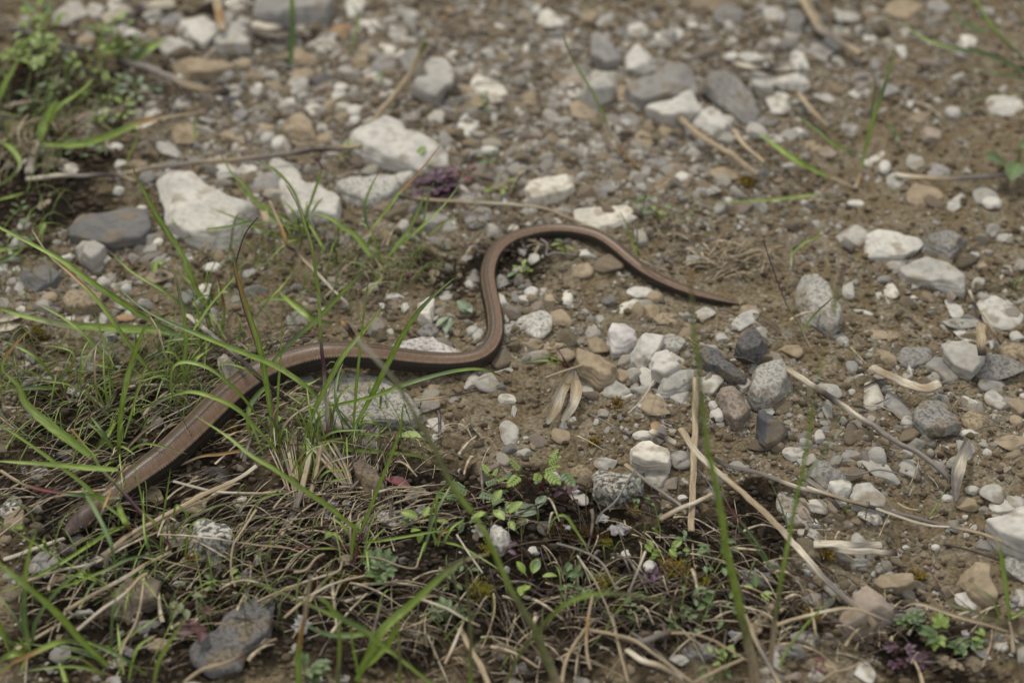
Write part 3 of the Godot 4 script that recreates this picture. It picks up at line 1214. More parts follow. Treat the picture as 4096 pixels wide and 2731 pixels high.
func lay_stones():
	slab(-58.8, 38.9, 6, [-14.9,-11.5,-5.2,-17.4,8.4,-16.1,17.4,-5,24.2,7.7,19.8,12.5,8.1,10.8,-3.1,16.4,-14.8,13.4,-22.2,3.6], "p", "l", 5, "flat grey lichen-speckled slab that the slow worm's belly lies across")
	slab(-133.9, -81.8, 13, [-22.1,-24.5,-18.4,-30.2,-7.2,-25.4,0.9,-14.7,12.3,-5.9,22.7,-0,23.3,9.6,21.9,24.1,10.2,26,-3.8,16.7,-17.7,3.6,-21.7,-12.1], "w", "a", 18, "large off-white angular limestone block behind the grass blades, largest stone of all")
	slab(-94.1, 161.4, 8, [-14.5,0.7,-8.6,-2.8,-1.8,-11.5,6.5,-18.6,12.1,-10.3,11.9,-2.5,6,5.3,5.1,14.4,-4.9,15.2,-11.3,10.8], "d", "l", 31, "large dark weathered rock with lichen crust beside the red-leaved plant")
	slab(-52.4, -133.1, 12, [-22.7,0.4,-18.2,-12.1,-12.5,-16.7,-6.8,-21.8,2.4,-16.3,5.1,-10.2,14.7,-7,22.3,2.5,23.3,13.6,10.7,17.7,-5,12.5,-16.9,8.8], "w", "b", 44, "big rounded two-lobed pale stone with smooth grey hollow")
	slab(-172.3, -73.3, 11, [-19.3,2.1,-14.9,-10.2,-4.1,-12.7,7.2,-13,14.3,-9.7,17.9,2.8,14.5,11.2,2,13.8,-15.4,8.2], "d", "b", 57, "dark blue-grey layered stone left of the large cream block")
	slab(183, 110.4, 16, [-14.8,-3.1,-3.4,-8.3,11.1,-11.3,7.8,11.9,-3.6,9.5,-10.4,4.3], "w", "b", 70, "large whitish slab cut by the right picture edge")
	slab(-88.5, -90.1, 12, [-14.2,-16.7,-9.2,-20,-2.4,-13,5.1,-14.1,13.4,0.9,13.2,13.8,0.3,18.8,-8.1,8.5,-11.9,-2.2], "w", "a", 83, "cream stone with chipped straight top edge beside the large cream block")
	slab(-109.6, -254.1, 16, [-21.7,-9.9,17.2,-13.5,20.4,-0.4,16.9,10.3,5,13.8,-7.9,13.2,-18.4,8.8], "g", "b", 96, "broad grey slab cut by the top edge behind a blue-green blade")
	slab(71.8, -184.8, 13, [-18,4.2,-13.7,0.5,-5.8,-6.1,4,-20.2,13.9,-11,15.6,3.8,2.9,10.2,-11.1,16.9,-15.6,12.8], "g", "a", 109, "widest flat grey-beige stone of the pile, with peaked back edge")
	slab(124.6, -18.6, 12, [-8.3,-8.3,-4.7,-16.9,1.3,-17.3,5.7,-9.9,5.8,-1.2,8.8,5.8,6.8,14.9,2.6,19.8,-0.8,14.6,-6.4,7.4,-8.1,-0.4], "p", "l", 122, "tall pale grey broken boulder beside thin purple seed head")
	slab(-32.9, 8.4, 9, [-14.3,-2.3,-9.8,-7,-4.7,-9.8,4.1,-7.1,12.9,-0.8,17.3,4,9.6,7.8,-5.8,6.9,-14.9,1.9], "q", "l", 135, "pinkish grey flat stone tucked behind the slow worm's first bend")
	slab(-131.1, 140, 8, [-9.1,4,-7.3,-3.3,-3.5,-7.8,1.9,-8.1,9.6,-6.3,9.2,1.4,3.2,4.5,0.6,9.9,-6,8.3], "b", "b", 148, "flat brown-grey stone beneath matted dry grass")
	slab(103.3, -174.5, 13, [-13.8,-10.5,-8.7,-19.7,-2.4,-20.3,3.9,-14.8,9,-3.1,10.7,15.7,6.6,27,0.8,18.4,-6.6,5.1], "g", "l", 161, "broad mottled grey stone with ragged right side")
	slab(100.1, 28.8, 12, [-8.4,1.6,-6.5,-4.5,-2.7,-8.3,2,-10.1,6,-11.2,7.6,-7.2,9.1,0.6,6.2,4.3,0.1,10,-6.1,10.6,-8.8,6.1], "p", "l", 174, "big pale grey boulder behind the frayed end of thick straw")
	slab(120.3, 147.9, 15, [-9.8,3.7,-4.8,-3.5,1.5,-10.4,7,-5.9,10.1,-0.1,1.2,6.9,-7.9,8.5], "k", "a", 187, "pinkish brown grainy stone under the end of a long straw")
	slab(-107.6, 112.2, 15, [-8.6,-1.6,-5,-8,-1.5,-10,5.2,-4.4,8.2,-1.4,9.4,3.5,1.7,9.3,-7.2,4.4], "w", "crust", 200, "dark stone crusted with white lichen in the dry grass")
	slab(-63.4, -102.3, 9, [-14.4,2.4,-13.5,-3.2,-4.9,-7.8,4.7,-9.6,11.8,-8.1,13.5,1.5,8.7,7.4,-0,9.4,-10.2,7.8], "w", "l", 213, "broad pale layered stone with rough broken face")
	slab(37.3, 86.5, 13, [-7.7,-6,-4.7,-9.3,3.2,-6,10.6,-1.2,9.4,4.2,-1.4,8.6,-8.6,4.1], "p", "crust", 226, "dark blue-grey faceted stone with streaked top under a thin straw")
	slab(175.2, -39.5, 7, [-14.5,-2.4,-2.3,-10.3,7.1,-5.7,12.4,2.1,10.4,10.2,-2.2,6.5,-11.7,3], "p", "b", 239, "thin flat pale grey slab with crisp edges on bare soil")
	slab(161.8, -59.1, 6, [-11.1,-6.3,-5.7,-9.1,2.5,-7.1,13.2,-4.8,13.3,0.8,10.3,6.2,-1.1,8.3,-11.8,6.7], "w", "a", 252, "wide flat whitish stone sunk in sandy soil")
	slab(-35.8, -183.7, 12, [-11.4,6.1,-9.6,-0.1,-3.5,-1.7,-6,-11.3,-2.8,-18.5,4.4,-16.6,9,-4.1,9.1,5.7,5.2,10.1,0.7,18.6,-4.3,14.8], "p", "b", 265, "pale stone of two joined lumps standing beyond the tan stalk")
	slab(16, -104.2, 10, [-10.5,0.9,-7.5,-7.3,-1.7,-11.4,8.3,-8,11.5,0.6,4.1,9.9,-7.3,10.6], "c", "a", 278, "cream irregular stone standing alone beyond the slow worm's loop")
	slab(159.8, 52.6, 10, [-7.4,-3.6,-3.8,-8.4,2.9,-8.8,7.8,-2.7,8.8,4,2.7,8,-5.4,7.7,-8.3,2.9], "g", "l", 291, "grey-white oblong stone with black lichen mottling")
	slab(41.3, -180.6, 15, [-10.4,2.3,-7,-7.7,1.3,-11.8,9.8,-16.2,9.4,-0.2,3.2,11.5,-3.7,15.1,-9.6,10], "p", "a", 304, "pale wedge-shaped block leaning on the piled stones")
	slab(76.1, -164.7, 13, [-14.5,0.8,-7.8,-5.3,-0,-9.5,8.2,-14.2,12.7,1.2,6.2,8,-1.3,10.5,-8.7,11], "w", "b", 317, "whitish tilted block in front of the wide grey-beige stone")
	slab(162.5, 134, 11, [-7.5,-2.5,-4.8,-6.4,-0.4,-8.4,4.3,-7.2,4.6,-3.2,5.8,3.3,4.5,8.4,0.7,9.5,-3.3,4.8], "t", "a", 343, "large smooth tan-grey stone beside the green-white blade")
	slab(177.5, 13.9, 13, [-7.6,-5.9,-4.5,-9.6,1.7,-9.3,5,-5.3,8.2,-0.3,7.7,4.2,1.4,11.4,-4.6,6.7,-7.1,0.5], "p", "b", 356, "smooth grey-white cobble with flat top, right of the chips")
	slab(51.3, 70, 11, [-6.9,-3.7,-4.8,-6.9,1.3,-6,8,-1.2,6.4,5.4,-0.2,6.8,-6.9,2.8], "c", "a", 369, "bright cream block with sharp corner on bare soil")
	slab(182.8, -60.2, 9, [-9.2,-3.8,-4.5,-6.2,3.1,-7.6,11.6,-4.1,7.2,1.7,1,9.5,-5.4,7.3,-8.4,2.9], "g", "l", 382, "grey triangular stone with dark stain beyond the thin pale slab")
	slab(-196.5, -40.1, 7, [-10.9,4.6,-7.6,-2.8,-0.7,-7.8,6.3,-9.3,8.9,-3.1,6.6,5.8,-1.1,8.5], "d", "b", 395, "flat dark slate piece with a blue sheen")
	slab(-147.7, -197.6, 9, [-16.1,-5.1,-7.2,-6.4,5.4,-6.2,13.9,-4.3,15.7,2.5,4.9,7.2,-6.8,7.2,-13.1,1.9], "t", "a", 408, "long low tan-white stone below a grey twig")
	slab(85.1, 39.7, 11, [-6.6,-2.8,-4.5,-6.9,0.1,-8.8,3.9,-6.7,6.2,0.8,4.5,6.2,-0.3,10.3,-3.3,6.1], "k", "l", 434, "reddish grey faceted stone with five edges")
	slab(32.7, 20.8, 11, [-7.2,-10.9,-3,-8.8,3.7,-3.9,8.9,1.8,6.6,7.8,1,9.1,-5.6,2.7,-7.2,-3.2], "t", "a", 447, "long tan wedge stone with dirty side, lying before a tan lump")
	slab(-52.5, 82.5, 14, [-6.5,-6.8,-3.9,-10.1,2.9,-4.7,6.4,2.5,5.8,7.6,-1.8,8.4], "b", "l", 460, "brownish grey upright stone touching a small red leaf")
	slab(115.8, 80.8, 8, [-6.7,-2.4,-3.9,-7.1,0.4,-7.8,4.1,-3.7,8.6,2.1,3.8,6.1,-2.6,6.9,-5.8,3.7], "g", "l", 473, "flat grey lichen-blotched stone behind clean-cut white stone")
	slab(-176.4, -26.1, 7, [-8.3,0.8,-6.4,-5.1,0.8,-7.7,7.4,-3.7,8.1,4.4,0.9,6.9,-5.6,6.1], "t", "l", 486, "low tan layered stone under crossing blades")
	slab(81.6, 18.6, 9, [-8.8,-5.6,-5.4,-9.1,-0.4,-7.6,2.6,-2.1,10,5,8.5,8.5,0.8,6.8,-6.1,0.5], "d", "l", 499, "long dark slate sliver with wet sheen beside the tall stalk")
	slab(-97.7, -149.2, 10, [-7.9,-5.4,-4.8,-12.6,1.3,-12.6,6.3,-1.2,8.5,10,1.4,12.7,-5.8,5.7], "t", "b", 512, "big grey-tan angular stone among small gravel")
	slab(-154, -234.3, 10, [-10.9,-4.1,-10.6,-10.1,0.8,-11.4,7.2,-6.6,9.7,2.6,6,12.9,3.6,15.7,-4.8,6.2], "w", "a", 525, "broad white stone with rounded front beside upright husk")
	slab(62.6, 30.8, 8, [-8.5,5.1,-5.9,-1.2,-0.5,-6.3,8.1,-7.5,7.9,-1.1,2.2,4.5,-3.6,7.5,-7.8,7.6], "p", "a", 538, "long pale grey stone behind the upright straw")
	slab(44.9, -211.6, 13, [-6.3,-12.8,-2.4,-14.5,3.7,-8.2,9,-0.4,6.5,9.2,0,14,-7,6.2], "g", "b", 564, "square grey block at the rear of the piled stones")
	slab(95.2, 9.5, 13, [-6.9,0.9,-3.2,-5,0.6,-9.4,5.9,-3.5,5.3,2.8,2.4,8,-4.8,5.9], "d", "l", 590, "dark grey faceted cube with pale edges near the tail tip")
	slab(52.6, 9.8, 11, [-7.7,1.7,-3.7,-3.9,0.6,-8.8,8.1,-7.1,5.2,0.9,-1.6,10.7,-4.3,8.5], "w", "b", 603, "pale grey sharp-edged slab in the middle of the pale trio")
	slab(97.7, 53.9, 12, [-5.1,0.9,-3.7,-8.4,1.1,-6,5.8,-4,6.4,0.9,2,6.1,-2,8.2,-4.5,5.7], "K", "b", 616, "blackish angular slate lump below a white pebble")
	slab(-136.4, -221.9, 9, [-8.6,1.3,-7.6,-7.7,-3.5,-9.5,0.4,-12.8,7.7,-4.4,9.1,6.3,1.6,10.7,-4.7,10.3], "p", "a", 629, "grey-white lumpy stone behind the grey twig")
	slab(59.4, 20.7, 13, [-6,-2.2,-3.2,-7.4,2.2,-7.7,7,-1.8,6.3,2.7,0.1,8.3,-5.7,6], "w", "b", 655, "cream flat-topped cube with dark front, front of the pale trio")
	slab(93.3, -154.8, 9, [-10.1,0.2,-5.7,-8.2,-0.8,-11,5.4,-6.2,9.8,3.5,6,9.5,-4.4,7.8], "w", "b", 668, "smooth whitish stone in front of the ragged mottled stone")
	slab(128.8, 93.2, 11, [-6,-0.1,-4.1,-6.4,1.2,-5.9,4.7,-2.6,6.2,2.2,4.8,6.3,-0.4,5.2,-5.4,3.5], "p", "b", 681, "pale two-faced block behind the long straw with dark segments")
	slab(44.5, 1.1, 12, [-6.2,-1,-4.4,-6.5,1,-8.4,4.3,-6.1,7.2,2.9,1.4,7.3,-4.4,8], "q", "b", 694, "pale pinkish cube-like stone, rearmost of the pale trio")
	slab(61.9, -207.1, 8, [-8.2,0.6,-0.4,-14.4,4.2,-7.9,8.1,3,4.6,10.5,-6.4,8], "w", "b", 746, "flat whitish stone behind the peaked grey-beige stone")
	slab(133.4, 131.2, 9, [-7.5,0.6,-4.7,-3,1.6,-3.7,6.8,-2.6,6.7,1,3.6,3.4,-4.6,3.6], "t", "b", 785, "tan-grey oblong stone above crumbly white soil")
	slab(-178, -55.1, 12, [-6.7,-3.8,-4.4,-8.5,1.5,-6,6.7,-0.9,5.6,4.9,2.6,8.7,-3.4,5.3], "p", "b", 824, "clean pale angular stone at the tip of a curled blade")
	slab(117.7, -185.3, 10, [-6,-6.5,-3,-10.1,2.3,-8.5,6.2,0.6,4.6,9.4,-0.9,10.1,-5.4,1.8], "p", "b", 889, "rounded cream-grey cobble next to a pink straw")
	slab(-4.4, 113.5, 12, [-4.1,-1.4,-1.9,-5.3,0.7,-5.8,3.9,-1.7,3.6,3.5,0.8,5.7,-2.8,4.3], "w", "l", 941, "white speckled five-sided stone among green leaves")
	slab(119.2, 89.3, 10, [-5,0,-2,-4.6,1.8,-5.5,4.5,-2.2,3.7,2.4,1.3,5.7,-3.2,4], "w", "b", 980, "white clean-cut stone left of the two-faced block")
	slab(-34.9, -16.4, 8, [-3.5,-5.2,0.4,-6.6,3.3,-5.1,3.1,1.5,2.3,7.5,-2.9,5.2], "c", "b", 1097, "clean white rectangular block standing before the slow worm's bend")
	rock(40.6, -81.4, [12.1, 2.7, 8.7], -0.08, "c", "a", 330, "pale stone half hidden behind the slow worm's highest curve")
	rock(190.9, 18.1, [9.1, 2.4, 6.8], 0.02, "g", "l", 421, "large grey weathered stone in front of the husk chip")
	rock(-12.9, -181.2, [13.2, 2.3, 7.2], -0.91, "c", "a", 551, "cream elongated stone sloping toward a green sprig")
	rock(84.1, 130.8, [6.7, 1.3, 5.7], -0.02, "d", "b", 577, "dark flat stone crossed by the tall stalk")
	rock(98.7, -263.3, [11.5, 2.4, 10.3], -0.16, "b", "a", 642, "large brown-grey stone cut by the top edge beside a thick twig")
	rock(159.6, 8.7, [6.5, 2.5, 7.7], -0.02, "g", "l", 707, "grey stone with blackened front among the tan chips")
	rock(9.5, -9.4, [6.8, 2.6, 7.4], 0.15, "w", "l", 720, "pale rounded stone with grey cap right of the second bend")
	rock(-94.2, -224, [14.2, 2.5, 7], 1.18, "p", "a", 733, "tall grey-white stone right of the blue-green blade")
	rock(-121.6, 106.5, [5.7, 2.2, 5.7], 0.05, "p", "a", 759, "smooth grey pebble leaning on the white-crusted stone")
	rock(-84.7, 146.7, [4.1, 1.9, 7.4], 0.04, "d", "l", 772, "dark rounded rock beside the brown moss cushion")
	rock(169.4, 17.6, [6, 2.4, 7.4], -0.03, "g", "b", 798, "grey rounded stone left of the smooth grey cobble")
	rock(54.3, 42, [8, 1.7, 4.3], -0.85, "t", "b", 811, "tan-brown triangular stone before the long pale stone")
	rock(133.6, -189.4, [8.4, 2.4, 7.7], -0.03, "w", "b", 837, "white cuboid lying in front of the upright block")
	rock(39.5, -47.9, [6.2, 2.4, 6.6], 0.06, "b", "a", 850, "brown rounded stone lying against the tail loop")
	rock(-107.2, -105.4, [6.7, 2.3, 8.4], 0.06, "g", "b", 863, "smooth blue-grey stone wedged beside the chipped cream stone")
	rock(125.7, -172, [6.3, 2.7, 9.8], 0.01, "w", "a", 876, "white-topped tan block nearest the short tan straw")
	rock(141.5, -244.2, [7.1, 2.9, 10.3], 0.26, "g", "l", 902, "grey stone with brown stains beneath the top twig")
	rock(139.3, 35.2, [4.7, 2.2, 7], -0.00, "c", "b", 915, "cream peaked pebble above the thick straw")
	rock(-55.6, 53.7, [5.1, 2.1, 5.5], 0.04, "p", "a", 928, "pale grey smooth lump below the lichen-speckled slab")
	rock(230.6, -170.7, [7.6, 2, 7.7], -0.20, "w", "a", 954, "pale grey-beige stone behind the broad dark leaf")
	rock(62.5, 164.4, [5.3, 1.5, 3.4], 0.04, "g", "l", 967, "grey lump in the shade of creeping dark leaves")
	rock(145.9, -70.1, [5.8, 1.9, 6.8], -0.14, "p", "a", 993, "pale cobble left of the wide sunk stone")
	rock(138.8, -207, [5.1, 2.4, 9.8], 0.10, "w", "b", 1006, "white upright block behind the pink straw's end")
	rock(-8.9, 25, [5, 1.8, 4.8], -0.01, "p", "b", 1019, "smooth grey pebble in front of the slow worm's first bend")
	rock(-64.4, -130.9, [6.1, 1.9, 6], 0.04, "c", "a", 1032, "cream chip leaning on the front of the two-lobed pale stone")
	rock(-199.3, -120.8, [9.2, 1.3, 3.7], -0.69, "c", "b", 1045, "greenish cream flat stone beside a pale grass base")
	rock(26.7, -139.1, [7.7, 1, 4.7], -0.03, "c", "a", 1058, "flat cream-yellow chip beyond the slow worm's tail loop")
	rock(-33.2, -161.5, [6.9, 1.7, 5.2], -0.16, "c", "b", 1071, "cream-yellow oblong stone behind the two-lobed pale stone")
	rock(161.8, -50.1, [5.9, 1.6, 4.9], 0.06, "p", "b", 1084, "grey-white flat stone touching the thin pale slab")
	rock(129.1, 100.1, [4.1, 1.7, 4.3], 0.13, "w", "l", 1110, "white chip beneath the long straw with dark segments")
	rock(48.5, -23.7, [7, 1.3, 3.2], 0.78, "c", "b", 1123, "cream chip nearest the underside of the tail")
	rock(116.9, 172, [3.3, 1.5, 4.3], 0.12, "w", "b", 1136, "white upright pebble at the bottom beside curved straw")
	rock(192.5, -146.5, [5.1, 2, 6.2], -0.03, "k", "a", 1149, "smooth tan-pink stone half sunk in the far soil")
	rock(-1.6, 55.2, [3.2, 1.5, 6.5], 0.07, "p", "b", 1162, "grey oval upright pebble on sandy soil")
	rock(28.6, -45, [4.7, 1.7, 4.7], 0.00, "t", "b", 1175, "grey-tan stone inside the slow worm's tail loop")
	rock(222.2, -229.6, [6.4, 1.7, 6.5], 0.10, "w", "a", 1188, "lone pale oval pebble beneath trailing grass")
	rock(8.3, -104.4, [3.7, 1.8, 6.9], -0.03, "g", "b", 1201, "small grey stone leaning against the lone cream stone")
	rock(-58.3, -218, [8, 1.2, 4.2], -0.74, "c", "a", 1214, "cream oblong stone right of a tan flake")
	rock(-130.6, 87, [3.3, 1.5, 3.8], 0.10, "t", "a", 1227, "tan-grey pebble under the slow worm's neck")
	rock(-155.5, -132.9, [7.9, 1.4, 3.6], -0.98, "p", "b", 1240, "blue-grey four-sided chip on bare soil beyond a long straw")
	rock(-84.8, -236.7, [5, 1.5, 5.6], -0.05, "o", "a", 1253, "orange-tan squarish stone beside the dark gap")
	rock(-127, -31.6, [3, 1.4, 5], -0.01, "c", "b", 1266, "cream chip showing behind a long green blade")
	rock(82.6, -131.3, [4.5, 1.3, 5.2], -0.10, "p", "b", 1279, "grey-white egg-like pebble left of the orange stick")
	rock(54.4, 51.9, [2, 0.9, 2.5], 0.05, "o", "b", 1292, "tiny round orange-brown pebble in front of the long pale stone")
	rock(199, -19.1, [8, 1.9, 9.2], -0.00, "w", "a", 1305, "medium whitish flat stone behind the spotted stem")
	rock(101.6, 97.9, [10.3, 1.8, 3.9], -1.23, "p", "l", 1318, "medium pale grey elongated stone left of the flattened stem")
	rock(137.2, 75.2, [7.9, 1.8, 4.6], -0.85, "p", "a", 1331, "medium pale grey elongated stone right of the bent root")
	rock(180.7, -98.7, [8.5, 1.4, 7.9], 0.02, "t", "a", 1344, "small tan flat stone left of the right-edge straw")
	rock(84.6, 151.3, [8.5, 1.4, 2.8], 1.03, "t", "l", 1357, "small tan elongated stone right of the bowed straw")
	rock(31.6, -167.9, [7.4, 2.7, 9.6], -0.01, "t", "b", 1370, "small tan smooth stone in front of the pale wedge block")
	rock(-49.6, -208.5, [6.3, 3, 12.4], 0.06, "g", "a", 1383, "small grey angular stone behind the tan stalk")
	rock(176.7, 51.1, [5.9, 2.3, 6.7], 0.09, "t", "l", 1396, "small tan speckled stone right of the mottled oblong stone")
	rock(-163.3, 122.5, [6.6, 1.7, 4.3], 0.99, "g", "b", 1409, "small grey elongated stone in front of the snout straw")
	rock(102.3, 170, [6.4, 1.5, 3.4], 0.05, "t", "l", 1422, "small tan elongated stone left of the bottom right straw")
	rock(177.2, 124.8, [4.5, 2.2, 5.7], -0.04, "p", "l", 1435, "small pale grey speckled stone right of the large smooth tan stone")
	rock(26.7, -188.8, [12.8, 2.1, 5.6], 1.12, "k", "a", 1448, "small pinkish elongated stone left of the pale wedge block")
	rock(-150.3, -145.7, [5.9, 2.7, 9.3], 0.15, "t", "a", 1461, "small tan angular stone behind the blue-grey chip")
	rock(-220, -251, [7.6, 2.6, 9.5], -0.13, "p", "a", 1474, "small pale grey angular stone behind the weed twig")
	rock(-62.8, -205.5, [7.4, 2.4, 8], 0.07, "g", "b", 1487, "small grey smooth stone in front of the cream oblong stone")
	rock(-164.8, -223.4, [8.2, 2.2, 8.7], -0.08, "p", "b", 1500, "small pale grey elongated stone in front of the white stone by the husk")
	rock(108.9, -247, [7.2, 2.5, 9.2], -0.09, "g", "l", 1513, "small grey speckled stone right of the brown top stone")
	rock(-41.8, 100, [6.8, 1.4, 4.1], -0.15, "p", "crust", 1526, "small pale grey elongated stone in front of the red-leaf straw")
	rock(-132.5, 144.4, [4.7, 1.8, 4.4], 0.07, "p", "b", 1539, "small pale grey smooth stone in front of the flat brown-grey stone")
	rock(159, 137.5, [4.7, 1.8, 4.4], -0.14, "w", "b", 1552, "small whitish smooth stone in front of the large smooth tan stone")
	rock(-102.8, -116.8, [10.9, 1.8, 5.5], -0.94, "w", "a", 1565, "small whitish elongated stone behind the smooth blue-grey stone")
	rock(-181.8, 95.9, [3.8, 1.8, 6.3], -0.02, "w", "crust", 1578, "small whitish upright stone left of the head straw")
	rock(-102, -213.9, [7.2, 2.3, 7.2], -0.06, "t", "a", 1591, "small tan angular stone in front of the tall grey-white stone")
	rock(151.1, -220.1, [13.3, 1.8, 6], 0.93, "g", "b", 1604, "small grey elongated stone right of the white upright block")
	rock(35, 1.2, [5.1, 2.1, 6.4], -0.00, "t", "a", 1617, "small tan angular stone behind the tan wedge stone")
	rock(76.8, 27, [5.1, 2, 5.3], 0.06, "w", "a", 1630, "small whitish angular stone in front of the long slate sliver")
	rock(19.6, -249.9, [6.3, 2.6, 9.4], 0.18, "w", "a", 1643, "small whitish angular stone left of the rear grey block")
	rock(92.9, 164.3, [4.9, 1.5, 3.3], 0.00, "g", "a", 1656, "small grey elongated stone right of the thick dry stalk")
	rock(25.5, 75.4, [4.6, 1.9, 5.1], 0.04, "t", "l", 1669, "small tan speckled stone left of the streaked dark stone")
	rock(-167, -159.7, [9.1, 1.5, 4.9], 0.93, "w", "a", 1682, "small whitish elongated stone behind the blue-grey chip")
	rock(147.3, 41.2, [7.5, 1.5, 3.9], -1.20, "g", "b", 1695, "small grey elongated stone right of the peaked pebble")
	rock(198.5, -261.1, [8.6, 1.8, 8], 0.03, "t", "a", 1708, "small tan elongated stone left of the lone oval pebble")
	rock(104.8, 140.9, [5.2, 1.4, 3.7], 0.12, "g", "b", 1721, "small grey elongated stone behind the passing straw")
	rock(53.7, 78, [4, 1.9, 5.2], 0.09, "p", "b", 1734, "small pale grey smooth stone behind the brown slant straw")
	rock(176.1, 89, [4.6, 1.7, 4.2], -0.05, "p", "b", 1747, "small pale grey smooth stone behind the whitish edge slab")
	rock(-101.9, -189.2, [6.8, 2, 6.7], -0.03, "p", "b", 1760, "small pale grey elongated stone behind the grey-tan angular stone")
	rock(-19.4, -148.1, [6.2, 2, 5.8], -0.05, "w", "a", 1773, "small whitish angular stone right of the cream-yellow oblong")
	rock(64.5, 35.5, [5.3, 1.7, 4.7], 0.11, "p", "b", 1786, "small pale grey smooth stone in front of the long pale stone")
	rock(40.5, 31.1, [5.6, 1.5, 4.6], -0.09, "p", "b", 1799, "small pale grey elongated stone left of the hair straw")
	rock(-124.7, 150.7, [4.7, 1.4, 3.5], 0.01, "g", "b", 1812, "small grey elongated stone right of the steep straw")
	rock(199.7, 6.8, [5.7, 1.6, 4.7], 0.03, "t", "l", 1825, "small tan elongated stone behind the weathered grey stone")
	rock(147.5, 76.6, [4, 1.9, 4.9], 0.01, "p", "b", 1838, "small pale grey smooth stone right of the bent root")
	rock(106.5, 96.4, [3.8, 1.8, 5.1], -0.12, "k", "a", 1851, "small pinkish angular stone in front of the flattened stem")
	rock(187.5, 61.6, [6.9, 1.2, 3.6], 0.13, "t", "b", 1864, "small tan elongated stone right of the mottled oblong stone")
	rock(123.3, 30.7, [4.6, 1.8, 5], -0.03, "p", "b", 1877, "small pale grey smooth stone left of the peaked pebble")
	rock(-34, -82.1, [5.8, 1.8, 5.4], 0.03, "g", "b", 1890, "small grey smooth stone right of the layered pale stone")
	rock(-133.8, 167.7, [4.1, 1.5, 3.6], 0.03, "p", "l", 1903, "small pale grey speckled stone in front of the steep straw")
	rock(-115.5, 92.6, [5.3, 1.4, 3.5], -0.02, "t", "b", 1916, "small tan elongated stone in front of the throat straw")
	rock(-118.8, -117.6, [8.9, 1.3, 4.8], 0.94, "w", "b", 1929, "small whitish elongated stone in front of the long rear straw")
	rock(17.7, -173.6, [9.3, 1.7, 5.6], -1.02, "g", "b", 1942, "small grey elongated stone left of the pale wedge block")
	rock(64.5, -101.5, [8.7, 1.3, 3.7], 0.77, "t", "l", 1955, "small tan elongated stone in front of the egg-like pebble")
	rock(166.7, -255.6, [7.4, 1.8, 6.5], 0.02, "p", "a", 1968, "small pale grey elongated stone right of the top twig")
	rock(194.3, 40.6, [4.2, 1.9, 5.8], 0.11, "t", "b", 1981, "small tan smooth stone in front of the weathered grey stone")
	rock(-146.8, -43.3, [5.9, 1.6, 4.7], -0.07, "t", "b", 1994, "small tan elongated stone left of the chip behind the blade")
	rock(-28.7, -216.3, [8.2, 1, 6], -0.15, "w", "a", 2007, "small whitish flat stone behind the double-lump stone")
	rock(38.1, -252.4, [5, 2.4, 8.8], -0.13, "t", "a", 2020, "small tan angular stone behind the rear grey block")
	rock(95.7, -112.8, [6.9, 0.9, 4.8], 0.07, "t", "a", 2033, "small tan flat stone in front of the tan stick")
	rock(-70.6, -219.6, [6.7, 1.8, 6.1], 0.10, "t", "b", 2046, "small tan elongated stone left of the cream oblong stone")
	rock(62.8, 67.3, [4, 1.8, 4.3], 0.11, "p", "b", 2059, "small pale grey smooth stone right of the bright cream block")
	rock(-55.6, 104.9, [3.3, 1.6, 5.1], -0.01, "p", "crust", 2072, "small pale grey crusted stone behind the ringed straw")
	rock(165.6, 92.4, [4, 1.6, 3.8], -0.06, "t", "a", 2085, "small tan angular stone right of the narrow strip")
	rock(54, 23.2, [4.3, 1.7, 5.3], -0.03, "w", "a", 2098, "small whitish angular stone left of the long pale stone")
	rock(111.4, 96, [4.1, 1.5, 4], -0.06, "c", "b", 2111, "small cream smooth stone in front of the flattened stem")
	rock(59.4, -145.1, [4.6, 2.2, 8.3], 0.11, "t", "a", 2124, "small tan angular stone in front of the whitish tilted block")
	rock(-80.2, -260.8, [5.1, 2.4, 9.2], -0.14, "w", "a", 2137, "small whitish angular stone behind the orange-tan stone")
	rock(19.7, -13.2, [4.1, 1.9, 5.5], 0.12, "t", "a", 2150, "small tan angular stone right of the grey-capped stone")
	rock(183.9, 91.8, [3.9, 1.6, 3.9], -0.04, "p", "b", 2163, "small pale grey smooth stone behind the thin dark twig")
	rock(-15, -82.1, [5.3, 1.7, 5.1], 0.01, "g", "l", 2176, "small grey speckled stone left of the curve straw")
	rock(65.1, 3.2, [4.6, 1.6, 4.8], -0.08, "p", "l", 2189, "small pale grey speckled stone behind the flat-topped cream cube")
	rock(116.8, -210.9, [6.6, 1.6, 4.8], -0.10, "w", "a", 2202, "small whitish elongated stone behind the pink straw")
	rock(94.3, -11, [7.5, 1.4, 3.6], 0.93, "w", "b", 2215, "small whitish elongated stone in front of the slow worm's tail tip")
	rock(148.2, -4.8, [7.2, 1, 2.9], 0.03, "t", "b", 2228, "small tan elongated stone behind the blackened stone")
	rock(178.5, 94.5, [4.4, 1.3, 3.2], -0.06, "w", "b", 2241, "small whitish elongated stone behind the whitish edge slab")
	rock(-46.5, -114.2, [7.3, 1.3, 3.6], 0.84, "w", "a", 2254, "small whitish elongated stone right of the layered pale stone")
	rock(-208, -124.7, [5.1, 1.8, 5.9], -0.08, "b", "a", 2267, "small brown angular stone left of the greenish cream stone")
	rock(207.8, -97.1, [5, 1.8, 5.9], 0.06, "p", "b", 2280, "small pale grey smooth stone in front of the right-edge straw")
	rock(-150.4, 164.9, [3.8, 1.3, 3.1], 0.06, "g", "a", 2293, "small grey angular stone left of the steep straw")
	rock(187.3, 26.9, [4.6, 1.5, 4.4], 0.04, "g", "b", 2306, "small grey smooth stone in front of the weathered grey stone")
